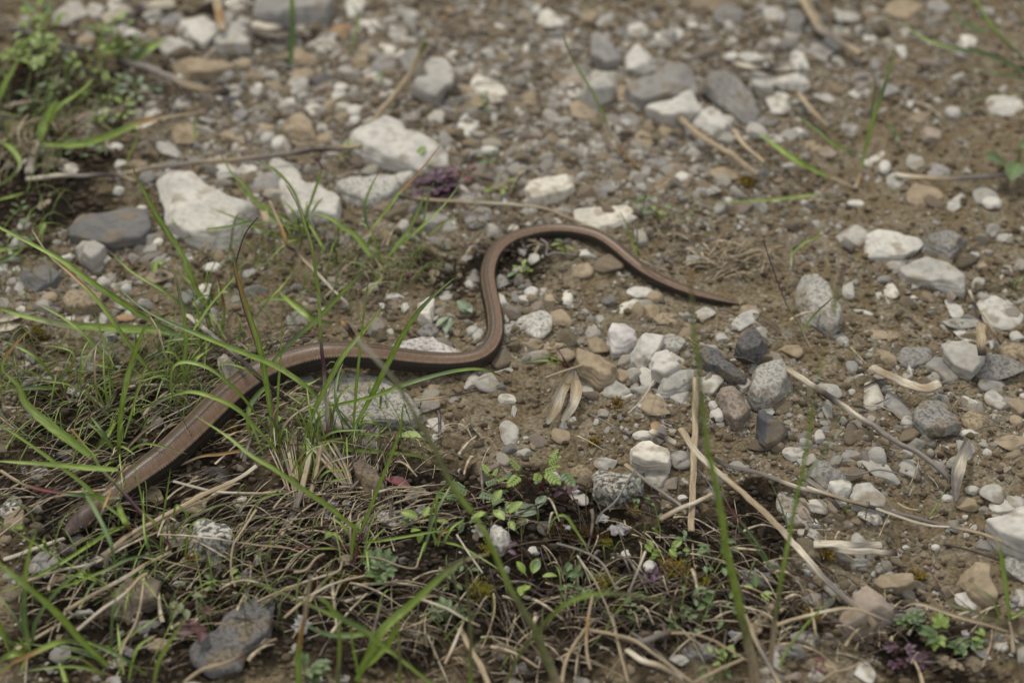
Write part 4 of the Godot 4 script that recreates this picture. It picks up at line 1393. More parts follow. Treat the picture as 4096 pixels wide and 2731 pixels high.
	rock(110.2, 7.3, [4.6, 1.5, 4.2], 0.03, "t", "a", 2319, "small tan angular stone right of the dark faceted cube")
	rock(22.7, -232, [5.9, 1.8, 6.6], 0.13, "p", "a", 2332, "small pale grey elongated stone left of the rear grey block")
	rock(-34.3, 87.8, [4.1, 1.5, 4.1], -0.20, "g", "l", 2345, "small grey speckled stone right of the red-leaf straw")
	rock(181.5, -11.4, [6.9, 0.7, 3.1], 0.02, "p", "b", 2358, "small pale grey flat stone left of the spotted stem")
	rock(148.9, 8.5, [5.3, 1.3, 4], 0.04, "t", "a", 2371, "small tan elongated stone left of the blackened stone")
	rock(-128.9, -115.5, [5.4, 1.5, 5.8], 0.05, "w", "a", 2384, "small whitish elongated stone behind the large cream block")
	rock(-128.5, -147.8, [7.9, 1, 3.2], -0.56, "t", "b", 2397, "small tan elongated stone behind the long rear straw")
	rock(146.1, 166.1, [4.2, 1.1, 2.9], -0.07, "t", "a", 2410, "tiny tan elongated stone right of the bottom white pebble")
	rock(-28, 48.7, [6.3, 1.2, 2.9], -0.92, "w", "a", 2423, "tiny whitish elongated stone in front of the dark-and-pale straw")
	rock(43.8, 22.4, [4, 1.6, 4.9], -0.08, "t", "b", 2436, "tiny tan smooth stone right of the tan wedge stone")
	rock(108.3, 111.2, [3.8, 1.4, 3.5], -0.03, "p", "l", 2449, "tiny pale grey speckled stone behind the long pale straw")
	rock(-50.9, -253.1, [6, 1.7, 5.6], 0.11, "p", "b", 2462, "tiny pale grey elongated stone behind the cream oblong stone")
	rock(176.8, -179, [5.2, 1.7, 5.3], 0.00, "g", "b", 2475, "tiny grey smooth stone behind the sunk pink stone")
	rock(-100.7, -200, [5.4, 1.7, 5.6], -0.05, "t", "a", 2488, "tiny tan angular stone in front of the tall grey-white stone")
	rock(182.1, -4.1, [5.7, 1.1, 3.2], -0.95, "w", "l", 2501, "tiny whitish elongated stone left of the standing husk")
	rock(63.8, -15.9, [5.3, 0.8, 3.8], -0.06, "t", "l", 2514, "tiny tan flat stone right of the horizontal root")
	rock(99, 38.4, [3.5, 1.7, 4.3], -0.05, "w", "b", 2527, "tiny whitish smooth stone behind the blackish slate lump")
	rock(-138.8, -263.3, [6.3, 1.6, 6.1], -0.07, "w", "a", 2540, "tiny whitish elongated stone behind the tan husk")
	rock(8.3, -174, [4.6, 2, 7.2], 0.22, "t", "a", 2553, "tiny tan angular stone right of the cream elongated stone")
	rock(122.3, 121.3, [3.7, 1.4, 3.3], 0.13, "p", "b", 2566, "tiny pale grey smooth stone in front of the dark-tipped bark splinter")
	rock(47.5, -250.5, [5, 2, 6.9], -0.22, "p", "a", 2579, "tiny pale grey angular stone behind the rear grey block")
	rock(51.7, -180.6, [4.7, 1.9, 6], 0.04, "t", "b", 2592, "tiny tan smooth stone right of the pale wedge block")
	rock(127.7, 67.3, [5.4, 1, 2.8], -0.04, "g", "b", 2605, "tiny grey elongated stone behind the bent root")
	rock(98.6, 158.4, [4.3, 1, 2.5], 0.06, "g", "b", 2618, "tiny grey elongated stone in front of the passing straw")
	rock(52.9, -31.8, [5, 1.3, 3.8], 0.05, "w", "b", 2631, "tiny whitish elongated stone behind the chip under the tail")
	rock(-94.4, 112, [3.4, 1.5, 3.8], -0.08, "p", "l", 2644, "tiny pale grey speckled stone right of the curved tan straw")
	rock(-132.3, 175.8, [3.7, 1.1, 2.7], 0.02, "p", "b", 2657, "tiny pale grey smooth stone in front of the steep straw")
	rock(130.9, -249.5, [4.6, 2.1, 7.7], 0.18, "p", "a", 2670, "tiny pale grey angular stone left of the stained grey stone")
	rock(-33.1, -5.5, [4.5, 1.4, 3.8], -0.09, "g", "l", 2683, "tiny grey speckled stone behind the pinkish flat stone")
	rock(-113.4, -183.1, [4.5, 1.9, 6.1], 0.12, "g", "b", 2696, "tiny grey smooth stone behind the grey-tan angular stone")
	rock(111.6, -145.6, [4.4, 1.8, 6.3], -0.01, "p", "a", 2709, "tiny pale grey angular stone behind the short tan stick")
	rock(-44.2, 93.4, [4.6, 1.1, 3.2], -0.13, "w", "crust", 2722, "tiny whitish elongated stone in front of the red-leaf straw")
	rock(-58.4, -230.6, [6.5, 1.4, 5.2], 0.19, "p", "a", 2735, "tiny pale grey elongated stone behind the tan stalk")
	rock(96.3, -17.8, [4.7, 1.3, 4.5], -0.05, "t", "a", 2748, "tiny tan elongated stone in front of the slow worm's tail tip")
	rock(43.9, -105.5, [5.1, 1.4, 4.6], -0.17, "g", "b", 2761, "tiny grey elongated stone behind the half-hidden stone")
	rock(190.7, -118.8, [5.1, 1.5, 5.3], -0.02, "g", "b", 2774, "tiny grey elongated stone left of the right-edge straw")
	rock(166.3, -190.4, [5.4, 1.6, 5.3], -0.10, "k", "a", 2787, "tiny pinkish elongated stone right of the short tan straw")
	rock(-180.3, -252.8, [5.3, 1.7, 6.5], 0.19, "w", "a", 2800, "tiny whitish angular stone in front of the wide husk")
	rock(52.8, -159.5, [5, 1.6, 5.4], 0.09, "g", "b", 2813, "tiny grey smooth stone left of the whitish tilted block")
	rock(-119.4, 159.7, [3.2, 1.3, 3.3], -0.05, "t", "a", 2826, "tiny tan angular stone in front of the steep straw")
	rock(-3.9, -38.3, [3.5, 1.7, 6], -0.05, "g", "l", 2839, "tiny grey speckled stone right of the slow worm's upper bend")
	rock(180.5, -21.1, [3.5, 1.6, 5.4], 0.07, "w", "a", 2852, "tiny whitish angular stone left of the spotted stem")
	rock(186.8, 36.4, [3.7, 1.5, 4.7], 0.08, "p", "b", 2865, "tiny pale grey smooth stone in front of the weathered grey stone")
	rock(86.4, -99.1, [5.3, 1.4, 4.2], 0.10, "p", "l", 2878, "tiny pale grey elongated stone in front of the egg-like pebble")
	rock(-170.6, -252, [4.8, 1.9, 7.3], 0.06, "g", "b", 2891, "tiny grey smooth stone left of the white stone by the husk")
	rock(62.9, 68.7, [3.8, 1.4, 3.3], 0.11, "p", "b", 2904, "tiny pale grey smooth stone right of the bright cream block")
	rock(168, 112.2, [3.5, 1.3, 3.3], -0.08, "g", "b", 2917, "tiny grey smooth stone behind the thin dark twig")
	rock(70.3, -153, [3.6, 1.7, 8], 0.06, "t", "b", 2930, "tiny tan upright stone in front of the whitish tilted block")
	rock(138.7, -30.3, [3, 1.4, 5.6], -0.02, "p", "b", 2943, "tiny pale grey upright stone right of the broken boulder")
	rock(188.8, -159.9, [7.7, 1.1, 3], 0.72, "t", "b", 2956, "tiny tan elongated stone behind the sunk pink stone")
	rock(62.8, -239.6, [4.6, 1.9, 6.5], -0.12, "w", "a", 2969, "tiny whitish angular stone behind the flat whitish stone")
	rock(30.6, -199.1, [5.2, 1.6, 5.5], -0.12, "t", "a", 2982, "tiny tan elongated stone left of the pale wedge block")
	rock(-168.5, 30.7, [3.7, 1.5, 4.5], -0.10, "w", "crust", 2995, "tiny whitish crusted stone in front of the low tan stone")
	rock(-16.2, -39.8, [3.2, 1.5, 6.5], -0.03, "g", "b", 3008, "tiny grey upright stone left of the slow worm's upper bend")
	rock(18.5, 55.1, [3.6, 1.4, 3.9], -0.01, "t", "a", 3021, "tiny tan angular stone left of the short pale straw")
	rock(131.7, -0.9, [5.1, 1.1, 3.2], -0.93, "p", "l", 3034, "tiny pale grey elongated stone in front of the broken boulder")
	rock(57.8, 108.2, [4.1, 0.7, 3.3], 0.09, "g", "b", 3047, "tiny grey flat stone in front of the under straw")
	rock(55.7, 168.8, [3, 1.3, 2.9], 0.06, "p", "b", 3060, "tiny pale grey smooth stone right of the whitish dry leaf")
	rock(90.2, 26.9, [3, 1.4, 4.3], 0.01, "p", "b", 3073, "tiny pale grey smooth stone behind the reddish faceted stone")
	rock(155.7, -154, [4.2, 1.7, 4.9], -0.04, "p", "l", 3086, "tiny pale grey speckled stone right of the short tan straw")
	rock(35.1, 71.5, [4, 1.1, 3], 0.01, "p", "a", 3099, "tiny pale grey elongated stone behind the streaked dark stone")
	rock(-174.1, -17.2, [4.3, 1.3, 3.7], 0.11, "w", "l", 3112, "tiny whitish elongated stone in front of the low tan stone")
	rock(215.8, -265.8, [5.4, 1.6, 6], -0.06, "g", "b", 3125, "tiny grey elongated stone behind the lone oval pebble")
	rock(105.5, 65.3, [4, 1.2, 3.3], -0.15, "p", "b", 3138, "tiny pale grey elongated stone left of the blotched flat stone")
	rock(-141.6, -195, [4.7, 1.6, 5.1], 0.07, "p", "a", 3151, "tiny pale grey angular stone in front of the long low stone")
	rock(126.5, 69.9, [4.4, 1, 2.9], -0.03, "g", "b", 3164, "tiny grey elongated stone right of the blotched flat stone")
	rock(-154.9, -169.9, [4.1, 1.7, 5.5], 0.00, "w", "a", 3177, "tiny whitish angular stone in front of the grey twig")
	rock(176.1, 139.6, [2.5, 1.2, 3.9], -0.04, "p", "b", 3190, "tiny pale grey upright stone right of the large smooth tan stone")
	rock(-21, -177.4, [4.3, 1.6, 5.6], -0.05, "t", "a", 3203, "tiny tan angular stone left of the cream elongated stone")
	rock(165.6, -132.7, [6.5, 1.2, 3.3], 0.77, "c", "b", 3216, "tiny cream elongated stone left of the sunk pink stone")
	rock(148.1, -178, [5, 0.9, 4.2], -0.05, "p", "b", 3229, "tiny pale grey flat stone behind the short tan straw")
	rock(-100.7, -202.2, [6.3, 1.1, 3.3], 0.78, "w", "a", 3242, "tiny whitish elongated stone in front of the tall grey-white stone")
	rock(24, 89.5, [4.5, 1.1, 2.6], -0.94, "p", "b", 3255, "tiny pale grey elongated stone left of the streaked dark stone")
	rock(73.4, -230.1, [4.9, 1.5, 4.9], -0.00, "w", "b", 3268, "tiny whitish smooth stone behind the flat whitish stone")
	rock(-74.1, -208.8, [4.1, 1.8, 5.7], -0.03, "t", "a", 3281, "tiny tan angular stone left of the cream oblong stone")
	rock(-133.6, -28.4, [3.5, 1.5, 4.5], -0.05, "g", "b", 3294, "tiny grey smooth stone left of the chip behind the blade")
	rock(-15.8, 24.8, [3, 1.4, 4.2], -0.05, "p", "b", 3307, "tiny pale grey smooth stone left of the smooth pebble")
	rock(28, 30.9, [3.4, 1.3, 3.8], -0.08, "p", "b", 3320, "tiny pale grey smooth stone in front of the leaf-pair straw")
	rock(156.5, -31.4, [3.1, 1.4, 4.8], 0.06, "c", "b", 3333, "tiny cream smooth stone in front of the touching flat stone")
	rock(-56.1, 92.9, [3.4, 1.2, 3.3], 0.02, "K", "l", 3346, "tiny blackish speckled stone left of the red-leaf straw")
	rock(-15.1, -168.6, [4.3, 1.5, 5], 0.01, "t", "a", 3359, "tiny tan angular stone in front of the cream elongated stone")
	rock(-159.7, -26.9, [3.9, 1.3, 3.8], -0.07, "p", "b", 3372, "tiny pale grey smooth stone right of the low tan stone")
	rock(160, 161.9, [3.7, 0.5, 2.2], -0.12, "w", "b", 3385, "tiny whitish flat stone in front of the large smooth tan stone")
	rock(-147.5, 121.8, [3.7, 1, 2.5], 0.07, "w", "l", 3398, "tiny whitish elongated stone behind the lower bundle straw")
	rock(192.7, -91.8, [7.7, 1.2, 3], 0.95, "w", "b", 3411, "tiny whitish elongated stone in front of the right-edge straw")
	rock(56.5, -20.8, [3.3, 1.5, 4.3], -0.02, "t", "a", 3424, "tiny tan angular stone behind the horizontal root")
	rock(163.9, -179.8, [5, 0.8, 3.9], -0.11, "w", "b", 3437, "tiny whitish flat stone right of the short tan straw")
	rock(-70.5, -243.2, [5.3, 1.4, 5], 0.09, "w", "a", 3450, "tiny whitish elongated stone right of the orange-tan stone")
	rock(-100, 90, [2.7, 1.3, 3.8], -0.09, "w", "b", 3463, "tiny whitish smooth stone right of the horizontal straw")
	rock(-85.2, -170.6, [4, 1.6, 5.8], -0.09, "t", "a", 3476, "tiny tan angular stone right of the grey-tan angular stone")
	rock(-40.8, 81.4, [3.8, 1.1, 3], -0.16, "K", "l", 3489, "tiny blackish elongated stone behind the red-leaf straw")
	rock(-79.7, -161.1, [6.3, 1.1, 3.5], 0.89, "t", "b", 3502, "tiny tan elongated stone right of the grey-tan angular stone")
	rock(-113.1, -156.2, [4.7, 1.3, 4.4], -0.04, "t", "b", 3515, "tiny tan elongated stone left of the grey-tan angular stone")
	rock(-11.4, 107.9, [3.2, 1.2, 2.8], 0.06, "p", "b", 3528, "tiny pale grey smooth stone left of the five-sided white stone")
	rock(170.8, -110.3, [3.8, 1.5, 5.4], -0.17, "p", "b", 3541, "tiny pale grey smooth stone in front of the sunk pink stone")
	rock(78.9, -17.9, [3.7, 1.3, 4.1], -0.04, "p", "a", 3554, "tiny pale grey angular stone left of the slow worm's tail tip")
	rock(180.8, -125.4, [4.1, 1.4, 5], -0.10, "p", "a", 3567, "tiny pale grey angular stone in front of the sunk pink stone")
	rock(-200.5, -262.1, [4.6, 1.6, 6.4], 0.08, "w", "a", 3580, "tiny whitish angular stone left of the wide husk")
	rock(15.8, 1.1, [4.5, 0.7, 2.9], 0.14, "t", "a", 3593, "tiny tan flat stone in front of the grey-capped stone")
	rock(-133.9, -245.1, [3.9, 1.8, 6.6], -0.05, "p", "b", 3606, "tiny pale grey smooth stone behind the lumpy grey-white stone")
	rock(-106.4, -177.5, [3.4, 1.6, 6.1], 0.03, "w", "b", 3619, "tiny whitish smooth stone behind the grey-tan angular stone")
	rock(-175.4, 127.1, [3.1, 1.1, 3], -0.10, "g", "b", 3632, "tiny grey smooth stone in front of the snout straw")
	rock(21.6, 8.8, [3.4, 1.3, 3.8], 0.09, "t", "b", 3645, "tiny tan smooth stone behind the leaf-pair straw")
	rock(64.7, -122, [4.9, 1.1, 4.5], 0.05, "g", "b", 3658, "tiny grey elongated stone left of the egg-like pebble")
	rock(181, -261.2, [5.4, 1.3, 5.1], -0.04, "p", "b", 3671, "tiny pale grey elongated stone right of the top twig")
	rock(-168.4, -120.9, [4.5, 1.2, 3.7], 0.02, "t", "a", 3684, "tiny tan elongated stone left of the blue-grey chip")
	rock(136.4, -139.3, [4.5, 1.3, 4.2], 0.23, "t", "a", 3697, "tiny tan angular stone in front of the short tan straw")
	rock(-127.1, -164.9, [3.4, 1.6, 5.1], 0.11, "g", "b", 3710, "tiny grey smooth stone behind the long rear straw")
	rock(121.1, -141.7, [4.9, 1.2, 3.8], 0.17, "p", "b", 3723, "tiny pale grey elongated stone right of the short tan stick")
	rock(-1.6, 34.6, [3.3, 1.2, 3.3], 0.02, "w", "b", 3736, "tiny whitish smooth stone in front of the smooth pebble")
	rock(7.8, 2.4, [4, 1, 2.8], 0.13, "t", "b", 3749, "tiny tan elongated stone in front of the grey-capped stone")
	rock(-118.7, -198.4, [4.7, 1.2, 4], 0.19, "w", "a", 3762, "tiny whitish elongated stone in front of the brown straw")
	rock(-134.6, -174.1, [5.6, 0.9, 2.5], -0.60, "w", "a", 3775, "tiny whitish elongated stone right of the grey twig")
	rock(55.3, -169.6, [4.7, 1.2, 3.8], 0.09, "p", "a", 3788, "tiny pale grey elongated stone in front of the wide grey-beige stone")
	rock(-209.4, -256.9, [3.9, 1.6, 6.5], -0.05, "p", "a", 3801, "tiny pale grey angular stone left of the wide husk")
	rock(-177.9, -233.7, [3.7, 1.6, 5.9], 0.15, "t", "a", 3814, "tiny tan angular stone in front of the wide husk")
	rock(80.9, -235.8, [3.4, 1.6, 5.7], -0.02, "w", "b", 3827, "tiny whitish smooth stone in front of the brown top stone")
	rock(-26.8, -28.2, [3.8, 1.1, 3.6], -0.02, "p", "b", 3840, "tiny pale grey elongated stone right of the white rectangular block")
	rock(-162.2, -112, [3.6, 1.4, 4.1], -0.02, "g", "b", 3853, "tiny grey smooth stone in front of the blue-grey chip")
	rock(143.4, -136, [4, 1.3, 4.2], 0.16, "k", "a", 3866, "tiny pinkish angular stone in front of the short tan straw")
	rock(-93.8, -170.5, [3.5, 1.5, 5.5], -0.09, "w", "a", 3879, "tiny whitish angular stone behind the grey-tan angular stone")
	rock(-138.4, -168.3, [3.5, 1.4, 4.3], 0.10, "w", "b", 3892, "tiny whitish smooth stone in front of the grey twig")


func lay_rest():
	put(-163.2, -63.4, 3.1, 1.3, 3.8, 0.01, "t")
	put(210, -91.6, 3.4, 1.3, 4, 0.07, "w")
	put(-148.1, -169.1, 3.5, 1.4, 3.9, 0.04, "t")
	put(-204, -34.8, 3.1, 1.2, 3.8, 0.03, "p")
	put(79.3, 43.4, 2.3, 1.1, 3.6, 0.12, "w")
	put(125.4, -123.6, 3.8, 1.2, 3.3, 0.20, "p")
	put(-211.2, -67.3, 3.5, 1.2, 3.4, -0.08, "p")
	put(-135.5, -195.5, 3.1, 1.6, 4.8, 0.15, "w")
	put(-145.5, 145.7, 2.8, 0.9, 2, 0.05, "p")
	put(174.8, -204.9, 3.9, 1.2, 4.6, -0.11, "g")
	put(49.7, 57.5, 3.2, 1, 2.3, 0.02, "w")
	put(204, -2.3, 2.9, 1.2, 3.4, 0.03, "p")
	put(-94.4, -250, 3.7, 1.5, 5.5, -0.07, "t")
	put(-208.9, -227.5, 3.7, 1.4, 4.5, -0.09, "t")
	put(-182.5, 22.5, 2.8, 1.1, 3, 0.08, "p")
	put(-222.2, -264.9, 4.8, 1.1, 4, -0.02, "p")
	put(-85.8, -143.2, 3.7, 1.2, 3.7, -0.08, "t")
	put(-186.6, -233.2, 3.8, 1.3, 4.1, 0.16, "w")
	put(9.8, -54.9, 3.4, 1.1, 3.2, -0.11, "w")
	put(22.7, -26.9, 2.1, 1, 4.3, 0.06, "c")
	put(177.6, -232.4, 3, 1.5, 6.1, -0.24, "w")
	put(-89.5, 118.4, 2.1, 1, 2.9, -0.06, "p")
	put(59, -28.4, 2.8, 1.2, 3.3, 0.03, "t")
	put(-3.7, -23.8, 2.2, 1.1, 4.5, 0.03, "w")
	put(210.4, -69, 3.9, 0.6, 2.7, 0.02, "p")
	put(0.7, 56.5, 1.8, 0.9, 4.6, 0.08, "p")
	put(-178.5, 17.2, 2.9, 1, 2.8, 0.09, "t")
	put(20, 49.5, 2.9, 1, 2.6, -0.04, "g")
	put(-128.4, -203.2, 3.1, 1.4, 4.4, 0.20, "t")
	put(-150.3, -68.9, 2.5, 1.2, 4, -0.06, "b")
	put(8.8, -263.4, 4.5, 1.1, 3.7, 0.17, "g")
	put(-106.7, -142.1, 2.7, 1.3, 4.9, -0.11, "w")
	put(-191.3, 20.4, 2.2, 1.1, 3.3, 0.10, "g")
	put(-32.6, -42.7, 2.4, 1.2, 4.3, 0.07, "t")
	put(150.6, 52.2, 2.2, 1.1, 3.2, -0.03, "p")
	put(117.1, 56.8, 2, 1, 3.5, -0.13, "p")
	put(56.9, 36.7, 2.7, 1, 2.8, 0.05, "w")
	put(-9.8, -133.1, 3.3, 1.2, 3.1, 0.03, "w")
	put(-47.4, -128.9, 4.9, 0.9, 2.4, -0.86, "w")
	put(77.8, 38.1, 3, 0.9, 2.2, 0.12, "w")
	put(7.7, 115.2, 2.1, 1, 2.3, 0.09, "w")
	put(16.7, 80.5, 2.3, 1.1, 2.8, 0.11, "p")
	put(157.2, 15.1, 2.2, 1.1, 3.8, 0.01, "w")
	put(-73.3, -166.2, 3.1, 1.3, 4.2, -0.03, "w")
	put(-87.4, -189.7, 3.3, 1.2, 3.8, -0.12, "t")
	put(-128, -174.3, 3.2, 1.2, 3.3, 0.15, "w")
	put(134.4, 16.7, 2, 1, 3.9, 0.08, "g")
	put(45.1, 35.2, 3.3, 0.5, 2.1, -0.07, "w")
	put(-204, -91.2, 4, 0.7, 2.1, 0.82, "t")
	put(-125.4, -46.8, 3, 0.6, 2.8, -0.01, "w")
	put(173.6, 57, 3.6, 0.7, 1.8, 0.05, "w")
	put(-102.3, -248.3, 3.6, 1.2, 4.3, 0.01, "w")
	put(-112.4, -146.2, 2.7, 1.3, 4.3, -0.07, "p")
	put(-142.2, -68.8, 2.5, 1.2, 3.5, -0.08, "p")
	put(-2, -13.4, 2.4, 1.2, 3.3, 0.07, "p")
	put(8.1, -30.2, 2.4, 1.2, 3.4, 0.03, "w")
	put(178.3, 39.1, 4.4, 0.8, 1.8, 0.86, "w")
	put(-31, 27.4, 2.6, 1, 2.6, -0.04, "t")
	put(-81.5, -187.2, 3.2, 1.2, 3.8, -0.11, "w")
	put(-47.9, -177.5, 3.6, 1, 3.2, -0.12, "t")
	put(-75.1, -178.6, 3.1, 1.2, 3.9, -0.07, "p")
	put(205.5, -162.7, 3.1, 1.2, 4, 0.10, "p")
	put(-23.5, -163.7, 3.1, 1.2, 3.5, -0.12, "t")
	put(-19.3, -56.5, 2.8, 1.1, 3.4, -0.03, "p")
	put(-190, -26.4, 2.6, 1, 3, 0.15, "t")
	put(16.4, -25.6, 2.1, 1, 3.6, 0.07, "t")
	put(181.6, -30.4, 2.8, 1, 3, 0.10, "k")
	put(-13.4, -1, 1.9, 0.9, 3.6, -0.05, "p")
	put(109.2, 103.8, 2.1, 1, 2.4, -0.07, "w")
	put(-110.1, -43.5, 3, 0.9, 2.5, -0.01, "p")
	put(88.7, -241.2, 3.6, 1.1, 3.5, -0.04, "w")
	put(-18.7, -202.6, 3.5, 1, 4, -0.05, "p")
	put(-82.4, -180, 3.5, 1, 3.4, -0.10, "w")
	put(106.7, -212.7, 3, 1.2, 3.4, -0.16, "w")
	put(84.8, 0.6, 2.4, 1, 2.8, -0.05, "p")
	put(-110.3, -55.4, 2.3, 1.1, 3.3, -0.03, "t")
	put(-58.5, 120.4, 2.3, 0.8, 2, -0.03, "t")
	put(153.1, -96.1, 4, 0.5, 2.3, -0.24, "w")
	put(-176, -122.8, 3.1, 1, 2.8, 0.01, "w")
	put(48.4, 126, 1.9, 1, 2.5, -0.05, "w")
	put(198.6, -49.9, 2.3, 1.1, 3.1, 0.01, "t")
	put(-138.8, 62.4, 2.1, 1, 2.3, 0.07, "g")
	put(-57.1, -33.1, 2.4, 1, 2.8, 0.05, "p")
	put(-212.9, -46.3, 2.1, 1.1, 3.9, -0.03, "p")
	put(-49.5, -230.3, 2.9, 1.3, 4.4, 0.14, "p")
	put(75.6, -107.4, 2.6, 1.1, 3.6, 0.05, "w")
	put(132.9, -149.3, 2.8, 1.2, 3.7, 0.22, "w")
	put(-8.3, -158.4, 2.7, 1.2, 3.4, 0.06, "p")
	put(168.8, 86, 2.2, 0.9, 2, -0.06, "p")
	put(146.4, 30.1, 3.1, 0.7, 2.1, 0.03, "p")
	put(-180.9, -16, 2.8, 0.5, 2.3, 0.19, "w")
	put(-180, -132.7, 3.3, 0.9, 2.7, 0.01, "w")
	put(-47.3, -26.8, 3.3, 0.7, 2, 0.04, "w")
	put(99.7, 39.2, 1.7, 0.8, 3, -0.05, "w")
	put(-58.1, -179.5, 3.1, 1, 3.2, -0.06, "w")
	put(-78.7, 24.4, 2.6, 0.9, 2.2, -0.05, "p")
	put(0.8, 40.1, 1.4, 0.7, 4, 0.03, "p")
	put(-156.9, -194.6, 2.5, 1.2, 4.2, -0.14, "w")
	put(-151.4, 146.2, 2.4, 0.7, 1.6, 0.01, "p")
	put(94.8, -95, 2.6, 1, 2.9, 0.13, "w")
	put(167.4, -120.9, 2.1, 1.1, 4.5, -0.16, "w")
	put(-119.6, -187.9, 2.2, 1.1, 4.1, 0.20, "w")
	put(-187, -20.8, 2.3, 1, 2.7, 0.19, "g")
	put(164.7, 161.5, 2, 0.7, 1.7, -0.10, "w")
	put(31.7, -55.5, 2.6, 0.9, 2.6, -0.01, "w")
	put(-136.8, -169.1, 3.3, 0.8, 2.4, 0.11, "w")
	put(192.6, 48.5, 2.1, 1, 2.8, 0.14, "t")
	put(-187.2, -54.6, 2.1, 1.1, 3, 0.02, "w")
	put(-43.5, -21.3, 2.1, 1, 2.8, 0.01, "w")
	put(-15.7, -3.9, 2, 1, 2.7, -0.06, "p")
	put(85.2, 22.5, 2.3, 0.9, 2.1, 0.02, "k")
	put(36, -16.4, 2.4, 0.9, 2.3, 0.02, "p")
	put(143.2, -18, 3.4, 0.5, 1.2, -0.45, "w")
	put(41.1, 117.6, 1.8, 0.8, 2.1, -0.05, "w")
	put(-153.6, 155.8, 1.8, 0.7, 1.7, 0.02, "t")
	put(-157.5, -16.3, 3, 0.4, 1.9, -0.09, "o")
	put(-136.1, -54.7, 2.5, 0.8, 2.4, -0.05, "w")
	put(-171.5, -54.5, 2, 1, 2.7, 0.03, "c")
	put(-29.8, 36.1, 2.1, 0.8, 2.1, -0.05, "o")
	put(-35.3, 11.9, 2.3, 0.7, 1.8, -0.05, "t")
	put(70.3, 7.4, 2.3, 0.7, 2, -0.06, "g")
	put(164.6, 63.6, 2.7, 0.3, 1.3, -0.02, "t")
	put(87.7, 12.2, 1.7, 0.9, 2.4, -0.02, "w")
	put(-29.1, 56.6, 1.8, 0.8, 2.2, -0.11, "w")
	put(159.3, 88.9, 1.8, 0.7, 1.7, -0.03, "w")
	put(165.5, -28.3, 2.1, 0.8, 2.2, 0.08, "w")
	put(191.7, 1.4, 1.7, 0.9, 2.5, -0.00, "w")
	put(-173.4, -101.8, 1.9, 1, 2.7, 0.01, "w")
	put(63.5, 86, 1.9, 0.7, 1.6, 0.09, "w")
	put(150.9, -28.4, 1.8, 0.8, 2.1, 0.03, "w")
	put(-151, -64.4, 1.9, 0.9, 2.5, -0.05, "c")
	put(-3.8, 27.6, 1.6, 0.8, 2.2, 0.01, "d")
	put(-69.6, -196.4, 1.7, 0.9, 3.2, -0.05, "w")
	put(-161.9, -90.5, 1.9, 0.8, 2.3, -0.04, "w")
	put(-118.4, -52.6, 1.8, 0.8, 2.1, -0.02, "w")
	put(185.9, -170.1, 2.1, 0.8, 2.5, 0.08, "w")
	put(-60, 92.8, 1.4, 0.7, 1.7, 0.07, "w")
	put(-207.7, -47.9, 1.5, 0.8, 2.4, -0.04, "w")
	put(36.2, 117.4, 1.5, 0.5, 1.3, -0.07, "w")
	put(151.3, 112.4, 1.3, 0.6, 1.4, 0.01, "w")
	put(140.9, 112.7, 1.3, 0.5, 1, 0.10, "w")
	put(-27.3, 55.3, 1.5, 0.4, 1.1, -0.11, "w")


